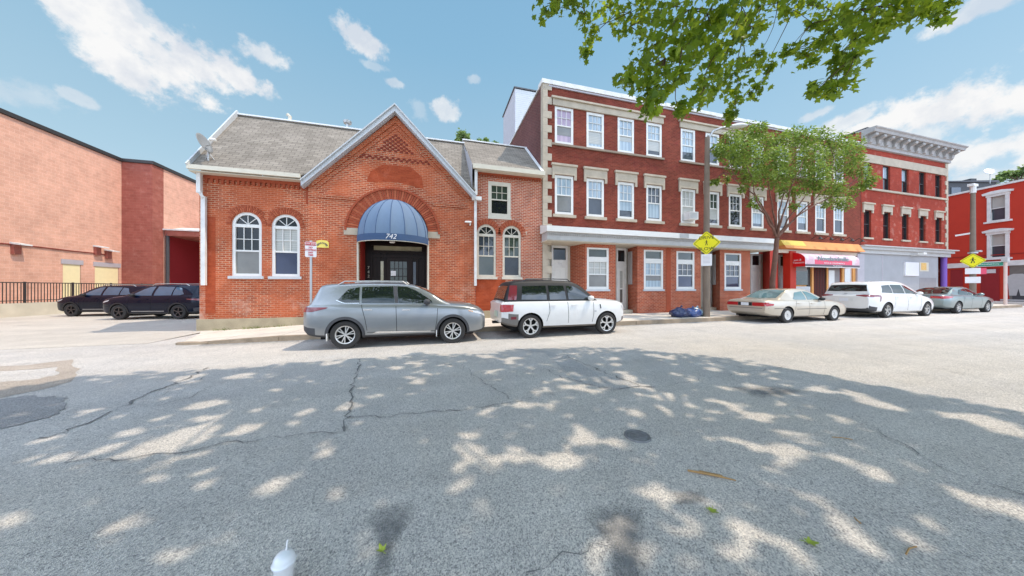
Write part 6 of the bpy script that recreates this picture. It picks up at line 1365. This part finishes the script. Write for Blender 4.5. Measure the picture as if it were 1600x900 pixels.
tg = MB(); tg.tube([(x - .06, y + .04, zg(x) + .012), ((x + x2) / 2 - .02, (y + y2) / 2 + .01, zg(x) + .018), (x2, y2, zg(x) + .008)], [.008, .010, .004], 6); tg.tube([(x + .02, y, zg(x) + .015), ((x + x2) / 2 + .05, (y + y2) / 2 - .01, zg(x) + .012)], [.009, .005], 6)
tag(tg.build('dry_twig', M['twig']), 'longest pale brown forked twig on the asphalt', 'twig')
for px, py, ln, an, lab in ((1316, 686, .16, 2.6, 'short dark twig beyond the valve cover'), (1424, 862, .14, .1, 'thin reddish twig in the bright sun patch'), (1340, 815, .05, 1.0, 'tiny brown twig above the sunlit patch')):
    x, y = ground_at(px, py); b = MB(); b.tube([(x - ln / 2 * math.cos(an), y - ln / 2 * math.sin(an), zg(x) + .008), (x, y + .008, zg(x) + .012), (x + ln / 2 * math.cos(an), y + ln / 2 * math.sin(an), zg(x) + .008)], .004, 5); tag(b.build('dry_twig', M['twig']), lab, 'twig')

# ------------------------------------------------------------------ trees
def limb(b, p0, p1, r0, r1, rr, bend=.12, n=6):
    p0 = Vector(p0); p1 = Vector(p1); L = (p1 - p0).length; pts = []
    o1 = Vector((rr.uniform(-1, 1), rr.uniform(-1, 1), rr.uniform(-.3, .6))) * L * bend
    for k in range(n + 1): t = k / n; pts.append(p0.lerp(p1, t) + o1 * math.sin(PI * t) + (Vector((rr.uniform(-1, 1), rr.uniform(-1, 1), 0)) * L * .015 if 0 < k < n else Vector((0, 0, 0))))
    b.tube(pts, [r0 + (r1 - r0) * k / n for k in range(n + 1)], 7 if r0 > .03 else 5); return pts
def quat_dir(rr, up=.6):
    n = Vector((rr.gauss(0, 1), rr.gauss(0, 1), abs(rr.gauss(0, 1)) + up)).normalized(); a = n.orthogonal().normalized(); c = n.cross(a); t = rr.uniform(0, 2 * PI)
    return a * math.cos(t) + c * math.sin(t), c * math.cos(t) - a * math.sin(t), n
LEAF5 = [(0, -.9), (.28, -.45), (.85, -.45), (.62, -.08), (1.0, .35), (.48, .35), (.35, .62), (0, 1.1), (-.35, .62), (-.48, .35), (-1.0, .35), (-.62, -.08), (-.85, -.45), (-.28, -.45)]
LEAF3 = [(0, -.9), (.75, -.4), (.9, .3), (.35, .5), (0, 1.1), (-.35, .5), (-.9, .3), (-.75, -.4)]
def add_leaf(b, p, r, rr, shape, up=.6, droop=.0):
    a, c, n = quat_dir(rr, up); b.add([p + (a * q[0] + c * q[1]) * r + n * (-.25 * r * (q[0] ** 2)) for q in shape], [list(range(len(shape)))])
rt = random.Random(21)
# overhanging plane tree whose trunk stands on the near pavement behind the viewpoint
BT_ = thing('plane_tree', 'big broadleaf tree overhanging the road with hanging leafy sprays', 'tree', (3.6, -4.2, zg(3)))
TB = MB(); ToL = wloc(BT_)
base = Vector((3.6, -4.2, -.1)); fork = Vector((3.7, -3.9, 4.6))
tp = limb(TB, base, fork, .38, .29, rt, .02)
crown_c = []                     # visible sprays: bearing px, py, depth, radius in px
spr = [(855, 10, 14), (872, 14, 14), (893, 6, 14), (915, 28, 16), (922, 48, 15), (919, 70, 14), (914, 88, 9), (946, 14, 20), (962, 28, 20), (985, 22, 22), (985, 45, 18), (1008, 12, 22), (1020, 36, 22), (1003, 55, 18), (1045, 15, 24), (1050, 45, 18), (1075, 20, 22), (1010, 82, 18), (1030, 70, 18), (1040, 95, 18), (1008, 105, 16), (985, 128, 12), (967, 130, 10), (1005, 130, 16), (1025, 120, 18), (1035, 140, 14), (1060, 112, 15), (1075, 100, 12), (1066, 75, 14), (1085, 60, 14), (1090, 85, 12), (1012, 150, 10), (1010, 176, 12), (1022, 168, 10), (1060, 128, 10), (1078, 172, 14), (1065, 178, 10), (1098, 158, 12), (1100, 140, 14), (1110, 118, 16), (1130, 128, 18), (1150, 118, 16), (1128, 100, 14), (1118, 88, 12), (1140, 75, 16), (1160, 60, 16), (1178, 48, 15), (1150, 145, 15), (1168, 100, 13), (1185, 90, 10), (1195, 104, 14), (1205, 110, 10), (1185, 140, 12), (1178, 152, 12), (1150, 165, 13), (1142, 182, 11), (1138, 190, 8), (1115, 150, 12), (1105, 25, 24), (1135, 20, 24), (1160, 15, 24), (1165, 38, 18), (1190, 12, 22), (1115, 50, 18), (1125, 35, 20), (1215, 8, 18), (1235, 14, 14), (1240, 20, 12), (1230, 85, 11), (1243, 82, 13), (1258, 90, 14), (1270, 78, 16), (1285, 72, 16), (1300, 62, 18), (1320, 55, 18), (1338, 62, 15), (1350, 45, 18), (1300, 35, 20), (1325, 28, 20), (1290, 15, 22), (1345, 18, 22), (1375, 14, 22), (1372, 40, 16), (1395, 30, 16), (1360, 62, 11), (1310, 90, 14), (1322, 105, 14), (1308, 120, 14), (1312, 138, 12), (1300, 146, 10), (1280, 143, 12), (1270, 148, 8), (1335, 92, 10), (1265, 105, 9), (1405, 12, 18), (1430, 10, 14), (1455, 8, 14), (1470, 22, 13), (1468, 38, 9), (1440, 22, 10), (1485, 8, 10), (1270, 40, 12), (1262, 12, 14)]
sp_pts = [(ray_at(px, py - 4, 5.4 + 1.1 * math.sin(px * .021 + py * .013) + rt.uniform(-.25, .25)), r) for px, py, r in spr]
LV = MB()
for p, r in sp_pts:
    rw_ = r * 5.4 / 450
    for k in range(int(12 + r * 1.15)):
        q = p + Vector((rt.gauss(0, .52), rt.gauss(0, .60), rt.gauss(0, .50))) * rw_
        add_leaf(LV, q, rt.uniform(.048, .086), rt, LEAF5, .15)
# hanging twigs: from above the frame down through each chain of sprays
heads = [(Vector((4.6, 1.6, 8.6)), 0)]
tops = [ray_at(px, -90, 5.4) for px in (880, 920, 990, 1050, 1110, 1170, 1230, 1290, 1350, 1400, 1460)]
mainl = [Vector((2.2, 1.2, 8.2)), Vector((4.8, 1.9, 8.8)), Vector((7.2, 1.3, 8.6))]
scaf = [limb(TB, fork, m, .20, .10, rt, .12) for m in mainl]
for t_ in tops:
    s_ = min(mainl, key=lambda m: (m - t_).length); limb(TB, s_, t_, .055, .028, rt, .10)
for p, r in sp_pts:
    t_ = min(tops + [q for q, _ in sp_pts if q.z > p.z + .22], key=lambda m: (m - p).length + (0 if m.z > p.z else 9))
    limb(TB, t_, p, .010 if r > 12 else .007, .004, rt, .10, 4)
# sunlit gaps that the photo shows on the ground
gaps = [(320, 632, .26), (300, 672, .22), (325, 674, .2), (390, 670, .2), (145, 838, .14), (175, 825, .13), (205, 812, .12), (430, 756, .15), (410, 772, .12), (340, 840, .10), (365, 807, .09), (300, 802, .09), (220, 705, .2), (170, 700, .18), (100, 712, .16), (200, 676, .18), (295, 590, .28), (375, 588, .3), (520, 567, .25), (545, 635, .2), (560, 660, .13), (510, 707, .14), (655, 597, .2), (587, 618, .16), (720, 687, .14), (750, 645, .16), (755, 780, .07), (30, 810, .12), (35, 775, .12), (460, 660, .14), (480, 640, .1), (865, 718, .17), (915, 685, .19), (905, 668, .15), (1040, 620, .28), (1085, 612, .2), (1140, 632, .24), (1045, 646, .16), (1110, 662, .18), (1090, 680, .12), (1140, 687, .14), (1175, 702, .1), (1235, 680, .22), (1235, 702, .18), (1245, 650, .12), (1210, 650, .12), (1150, 738, .12), (1185, 772, .13), (1275, 782, .15), (1300, 795, .12), (1295, 815, .1), (1425, 842, .15), (1460, 830, .1), (1520, 780, .18), (1575, 795, .2), (1440, 810, .11), (1425, 730, .14), (1375, 745, .13), (1360, 626, .22), (1330, 614, .2), (1290, 610, .18), (1070, 890, .07), (1175, 895, .07), (1330, 880, .09), (1370, 870, .08), (1110, 577, .2), (1055, 585, .2), (1020, 555, .25), (960, 560, .2), (1440, 700, .12), (1525, 655, .3), (1480, 648, .2), (1560, 670, .22), (930, 640, .12), (890, 650, .1), (800, 560, .2), (250, 655, .14), (430, 610, .14), (620, 575, .2), (700, 566, .2), (60, 690, .12), (500, 600, .14), (1400, 640, .14), (1205, 735, .08), (1045, 560, .16), (1300, 650, .12), (350, 720, .05)]
gpos = [(*ground_at(px, py), r * .8) for px, py, r in gaps]
rg = random.Random(77)
for k in range(110):
    a_, d_ = math.radians(rg.uniform(10, 66)), rg.uniform(2.2, 6.6); gpos.append((d_ * math.sin(a_), d_ * math.cos(a_), rg.uniform(.05, .15)))
for k in range(150):
    gx_ = rg.triangular(-9.5, 6.6, 3.2); gy_ = rg.triangular(.8, 6.6, 4.0)
    for j in range(rg.choice((1, 1, 2, 3))): gpos.append((gx_ + rg.uniform(-.25, .25), gy_ + rg.uniform(-.2, .2), rg.uniform(.04, .10)))
edge = GP([(-300, 640), (0, 610), (120, 590), (250, 581), (400, 572), (560, 562), (700, 556), (830, 546), (960, 543), (1070, 552), (1150, 562), (1250, 580), (1330, 598), (1420, 612), (1520, 632), (1610, 660)])
edge = [(-30, edge[0][1])] + edge
def in_shade(x, y):
    if y < -3: return True
    # the far boundary follows the photographed shadow edge
    for i in range(len(edge) - 1):
        (xa, ya), (xb, yb) = edge[i], edge[i + 1]
        if xa <= x < xb: return y < ya + (yb - ya) * (x - xa) / (xb - xa)
    return False
def seen(p):
    d = p.x * math.sin(TH) + p.y * math.cos(TH)
    if d <= .25: return False
    l = p.x * math.cos(TH) - p.y * math.sin(TH); px = 800 + 450 * l / d; py = 450 - 450 * (p.z - HC) / d
    return -60 < px < 1660 and py > -70
cl = 0; tries = 0; centres = []
while cl < 3600 and tries < 120000:
    tries += 1
    sx_, sy_ = rt.uniform(-11.5, 6.9), rt.uniform(-4.5, 7.2)
    jx, jy = mnoise.noise(Vector((sx_ * 1.6, sy_ * 1.6, 3.1))) * .28, mnoise.noise(Vector((sx_ * 1.6, sy_ * 1.6, 9.4))) * .28
    if not in_shade(sx_ + jx, sy_ + jy): continue
    h = 6.4 + 5.6 * rt.random() ** .8
    if sx_ < -6: h = rt.uniform(8.5, 12)
    c = Vector((sx_, sy_, 0)) + SUN * (h / SUN.z)
    if seen(c): continue
    cl += 1; centres.append(c)
    for k in range(16):
        q = c + Vector((rt.gauss(0, .20), rt.gauss(0, .20), rt.gauss(0, .14)))
        g = q - SUN * (q.z / SUN.z)
        if not in_shade(g.x + jx, g.y + jy): continue
        if any((g.x - gx) ** 2 + (g.y - gy) ** 2 < (gr * (1.05 + .35 * mnoise.noise(Vector((g.x * 5, g.y * 5, 0))))) ** 2 for gx, gy, gr in gpos): continue
        if seen(q): continue
        add_leaf(LV, q, rt.uniform(.075, .125), rt, LEAF3, .9)
LV.build('crown', M['leaf_plane'], BT_)
ends = [Vector((-2.5, .2, 10.2)), Vector((-4.5, -1.5, 9.8)), Vector((.2, 2.4, 10.6)), Vector((6.8, -2.6, 9.6)), Vector((9, .5, 9.2)), Vector((2.6, -1.0, 11.6)), Vector((-.5, -3.8, 9.0))]
for e_ in ends:
    m = min(mainl + [fork + Vector((0, .2, .6))], key=lambda m: (m - e_).length); limb(TB, m, e_, .11, .04, rt, .12)
for c in centres[::14]:
    m = min(ends + mainl, key=lambda m: (m - c).length); limb(TB, m, c, .03, .008, rt, .1, 4)
TB.build('trunk', M['bark'], BT_, smooth=True)

# street tree in front of the row
tbx, tby = 16.55, 10.75
ST = thing('street_tree', 'leafy round-headed street tree on forked reddish trunk before the brick row', 'tree', (tbx, tby, sw(tbx)))
T2 = MB(); L2 = MB(); r2 = random.Random(5)
def pt(px, py, Y): x = X(px, Y); return Vector((x, Y, Z(px, py, Y)))
fk = pt(1214, 372, 10.7)
T2.tube([(tbx, tby, sw(tbx) - .1), tuple(pt(1207, 440, 10.75)), tuple(pt(1211, 405, 10.72)), tuple(fk)], [.14, .115, .105, .095], 10)
tipsd = [((1196, 335), (1178, 300), (1160, 250)), ((1207, 330), (1200, 290), (1205, 230)), ((1217, 330), (1222, 290), (1250, 230)), ((1240, 345), (1275, 310), (1300, 240)), ((1232, 340), (1262, 300), (1330, 250)), ((1200, 340), (1165, 305), (1140, 235)), ((1225, 330), (1240, 280), (1280, 215)), ((1245, 338), (1290, 312), (1345, 270)), ((1190, 320), (1160, 292), (1130, 270))]
for i, ch_ in enumerate(tipsd):
    Yd = [10.7 + (i % 3 - 1) * .35, 10.7 + (i % 3 - 1) * .9, 10.7 + (i % 4 - 1.5) * .9]
    p = fk; rr_ = .058
    for (px, py), yy in zip(ch_, Yd):
        q = pt(px, py, yy); limb(T2, p, q, rr_, rr_ * .6, r2, .06, 5); p = q; rr_ *= .6
CB2 = [(1140, 222, 26, 0), (1165, 208, 24, .5), (1185, 205, 22, -.5), (1160, 235, 30, -.8), (1190, 230, 30, .9), (1215, 222, 26, 0), (1240, 212, 24, .4), (1260, 215, 24, -.6), (1285, 215, 24, .3), (1310, 225, 26, 0), (1335, 225, 22, .5), (1330, 245, 26, -.7), (1300, 245, 30, .8), (1270, 245, 30, -.3), (1240, 245, 30, .8), (1210, 250, 30, -.9), (1180, 258, 28, .1), (1150, 252, 26, .4), (1128, 238, 18, -.3), (1120, 232, 12, 0), (1170, 275, 22, -.6), (1195, 275, 26, .6), (1220, 275, 26, -.4), (1250, 272, 28, .4), (1280, 272, 28, -.6), (1310, 268, 26, .5), (1338, 262, 20, .1), (1352, 270, 14, -.2), (1290, 295, 20, .2), (1268, 292, 18, -.4), (1225, 295, 18, .4), (1310, 292, 18, -.2), (1330, 300, 14, .3), (1322, 318, 15, -.1), (1308, 318, 12, 0), (1305, 305, 14, .3), (1245, 300, 14, .1), (1180, 310, 7, 0), (1172, 318, 5, 0), (1160, 295, 7, .1), (1120, 283, 8, 0), (1110, 284, 6, 0), (1135, 280, 8, .2), (1355, 285, 15, .1), (1365, 278, 10, 0), (1345, 290, 12, .2), (1290, 318, 9, 0), (1182, 322, 6, .1), (1240, 322, 9, 0)]
for px, py, r, dy in CB2:
    Y = 10.7 + dy * 1.6; c = pt(px, py, Y); depth = c.x * math.sin(TH) + c.y * math.cos(TH)
    rw_ = r * depth / 450 * .62
    for k in range(int(34 + r * r * .66)):
        u = Vector((r2.gauss(0, 1), r2.gauss(0, 1), r2.gauss(0, 1))).normalized() * (r2.random() ** .4)
        q = c + Vector((u.x * rw_ * .9, u.y * rw_ * .9, u.z * rw_ * 1.25))
        n = Vector((r2.gauss(0, .6), r2.gauss(0, .6), 1)).normalized(); d = Vector((u.x + r2.gauss(0, .5), u.y + r2.gauss(0, .5), -.45 + r2.gauss(0, .4))).normalized(); s_ = d.cross(n).normalized(); l = r2.uniform(.11, .19); w = l * .26
        L2.add([q, q + d * l * .5 + s_ * w, q + d * l, q + d * l * .5 - s_ * w], [(0, 1, 2, 3)])
    limb(T2, min([pt(*ch_[1], 10.7) for ch_ in tipsd] + [pt(*ch_[2], 10.7) for ch_ in tipsd], key=lambda m: (m - c).length), c, .016, .006, r2, .08, 4)
T2.build('trunk', M['bark_red'], ST, smooth=True); L2.build('crown', M['leaf_street'], ST)
# tree tops behind the hall roof and beyond the red building
def far_tree(px, py, Y_or_d, hgt, spread, lab, seed, n=9, gaps_=.5):
    rr = random.Random(seed); top = ray_at(px, py, Y_or_d); b0 = Vector((top.x, top.y, -.2))
    o = thing('background_tree', lab, 'tree', b0); t = MB(); l = MB(); lo = wloc(o)
    limb(t, b0, top - Vector((0, 0, hgt * .5)), .28, .16, rr, .03)
    for k in range(n):
        c = top + Vector((rr.uniform(-1, 1) * spread, rr.uniform(-1, 1) * spread, -rr.random() * hgt)); limb(t, top - Vector((0, 0, hgt * .55)), c, .08, .02, rr, .08)
        for q in range(230):
            u = Vector((rr.gauss(0, 1), rr.gauss(0, 1), rr.gauss(0, .8))) * spread * .17; add_leaf(l, c + u, rr.uniform(.10, .18), rr, LEAF3, .5)
    t.build('trunk', M['bark'], o, smooth=True); l.build('crown', M['leaf_far'], o)
far_tree(712, 214, 34, 2.4, .5, 'thin pale green tree top seen over the hall ridge, nearer the gable', 1, 7)
far_tree(735, 208, 36, 3.0, 1.5, 'pale green tree behind the right-hand shingle roof of the hall'.replace('right-hand ', 'lower '), 2, 15)
far_tree(770, 222, 38, 2.4, 1.0, 'small pale tree top beside the white roof house', 3, 8)
far_tree(1592, 262, 36, 3.2, 1.4, 'pale tree beyond the red building parapet', 4, 14)

# ------------------------------------------------------------------ sky, sun, camera
w = bpy.data.worlds.new('World'); SC.world = w; w.use_nodes = True; T = w.node_tree
class WN(NT):
    def __init__(s, t): s.t = t
N = WN(T); bg = T.nodes['Background']
sky = N.n('ShaderNodeTexSky', sky_type='NISHITA'); sky.sun_disc = False; sky.sun_elevation = math.asin(SUN.z); sky.sun_rotation = math.atan2(SUN.x, SUN.y); sky.altitude = 0; sky.air_density = 1.0; sky.dust_density = 0.6; sky.ozone_density = 2.0
gen = N.n('ShaderNodeTexCoord').outputs['Generated']
nz = N.n('ShaderNodeTexNoise', i_Scale=9.0, i_Detail=10, i_Roughness=.66); N.l(gen, nz.inputs['Vector'])
sub = N.n('ShaderNodeVectorMath', operation='SUBTRACT'); N.l(nz.outputs['Color'], sub.inputs[0]); sub.inputs[1].default_value = (.5, .5, .5)
scl = N.n('ShaderNodeVectorMath', operation='SCALE'); N.l(sub.outputs[0], scl.inputs[0]); scl.inputs['Scale'].default_value = .03
wv = N.n('ShaderNodeVectorMath', operation='ADD'); N.l(gen, wv.inputs[0]); N.l(scl.outputs[0], wv.inputs[1])
def dirv(px, py): return (ray_at(px, py, 1.0) - Vector((0, 0, HC))).normalized()
clouds = [(100, 18, 72, 48, 1), (165, 28, 80, 62, 1), (195, 85, 80, 62, 1), (250, 88, 82, 60, 1), (305, 102, 70, 44, 1), (355, 114, 58, 28, 1), (215, 20, 40, 40, .8), (418, 88, 32, 20, .8), (570, 62, 34, 24, .9), (698, 172, 24, 17, .75), (617, 128, 20, 7, .55), (585, 104, 22, 8, .35), (740, 125, 10, 8, .4), (122, 156, 24, 11, .5), (40, 150, 70, 22, .35), (655, 175, 16, 16, .25),
          (1330, 188, 60, 18, .8), (1400, 185, 80, 30, 1), (1480, 170, 90, 34, 1), (1570, 165, 80, 40, 1), (1550, 235, 110, 34, .95), (1440, 215, 80, 30, .7), (1275, 178, 24, 9, .6), (1545, 8, 80, 18, .75), (1290, 205, 40, 14, .5), (1640, 250, 90, 60, .9), (1560, 275, 90, 20, .7)]
edge_n = N.math('MULTIPLY', N.math('SUBTRACT', N.noise(17, 12, gen, .62), .52), 3.4)
acc = None
for px, py, rx, ry, k in clouds:
    c = dirv(px, py); ex = (dirv(px + rx, py) - dirv(px - rx, py)); ey = (dirv(px, py - ry) - dirv(px, py + ry)); lx = ex.length / 2; ly = ey.length / 2; ex.normalize(); ey.normalize()
    def dotn(v, l):
        d = N.n('ShaderNodeVectorMath', operation='DOT_PRODUCT'); N.l(wv.outputs[0], d.inputs[0]); d.inputs[1].default_value = tuple(v / l)
        return N.math('SUBTRACT', d.outputs['Value'], c.dot(v) / l)
    a, b_ = dotn(ex, lx), dotn(ey, ly); r_ = N.math('ADD', N.math('SQRT', N.math('ADD', N.math('MULTIPLY', a, a), N.math('MULTIPLY', b_, b_))), edge_n)
    front = N.n('ShaderNodeVectorMath', operation='DOT_PRODUCT'); N.l(gen, front.inputs[0]); front.inputs[1].default_value = tuple(c)
    m = N.n('ShaderNodeMapRange', interpolation_type='SMOOTHSTEP'); N.l(r_, m.inputs[0]); m.inputs[1].default_value = 1.05; m.inputs[2].default_value = .35; m.inputs[3].default_value = 0; m.inputs[4].default_value = k
    v = N.math('MULTIPLY', m.outputs[0], N.math('GREATER_THAN', front.outputs['Value'], .3))
    acc = v if acc is None else N.math('MAXIMUM', acc, v)
# broken bright cloud added behind the viewpoint, out of view, as fill light
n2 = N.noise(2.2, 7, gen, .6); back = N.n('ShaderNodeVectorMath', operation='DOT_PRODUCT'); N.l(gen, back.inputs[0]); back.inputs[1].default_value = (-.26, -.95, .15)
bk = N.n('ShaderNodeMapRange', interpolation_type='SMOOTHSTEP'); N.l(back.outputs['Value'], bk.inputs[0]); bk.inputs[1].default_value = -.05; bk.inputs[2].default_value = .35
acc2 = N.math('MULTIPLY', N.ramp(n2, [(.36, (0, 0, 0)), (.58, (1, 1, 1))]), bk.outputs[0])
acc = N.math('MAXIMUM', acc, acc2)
sepz = N.n('ShaderNodeSeparateXYZ'); N.l(gen, sepz.inputs[0])
SKS = 0.115
hz_ = N.ramp(sepz.outputs[2], [(0.0, (.80, .86, .90)), (.28, (.53, .77, .90)), (.62, (.32, .61, .84)), (1.0, (.21, .47, .74))])
skyc = N.mix(.72, N.mix(1.0, sky.outputs[0], (.95, 1.0, 1.0), 'MULTIPLY'), N.mix(1.0, hz_, (1 / SKS, 1 / SKS, 1 / SKS), 'MULTIPLY'))
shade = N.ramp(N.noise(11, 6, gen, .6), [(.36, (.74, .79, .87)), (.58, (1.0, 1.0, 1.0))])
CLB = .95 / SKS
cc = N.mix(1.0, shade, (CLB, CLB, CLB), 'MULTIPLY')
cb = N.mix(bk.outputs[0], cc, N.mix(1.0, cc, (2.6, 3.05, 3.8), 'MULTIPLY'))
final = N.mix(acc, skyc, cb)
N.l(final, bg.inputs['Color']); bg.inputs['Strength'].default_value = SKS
sun = bpy.data.lights.new('sun', 'SUN'); sun.energy = 3.5; sun.angle = math.radians(.53); sun.color = (1.0, .87, .71)
so_ = bpy.data.objects.new('sun', sun); COL.objects.link(so_); so_.rotation_euler = SUN.to_track_quat('Z', 'Y').to_euler(); so_.location = (0, 0, 30)
cam = bpy.data.cameras.new('camera'); co = bpy.data.objects.new('camera', cam); COL.objects.link(co); cam.sensor_width = 36; cam.lens = 36 * 450 / 1600; cam.clip_start = .05; cam.clip_end = 3000
co.location = (0, 0, HC); co.rotation_euler = (PI / 2, 0, -TH); SC.camera = co
SC.view_settings.view_transform = 'Standard'; SC.view_settings.look = 'None'; SC.view_settings.exposure = 0; SC.view_settings.gamma = 1
SC.cycles.max_bounces = 6; SC.cycles.diffuse_bounces = 3; SC.cycles.use_denoising = True
for o in [o for o in bpy.data.objects if o.name == 'cutter' or o.name == 'tmp']: bpy.data.objects.remove(o)
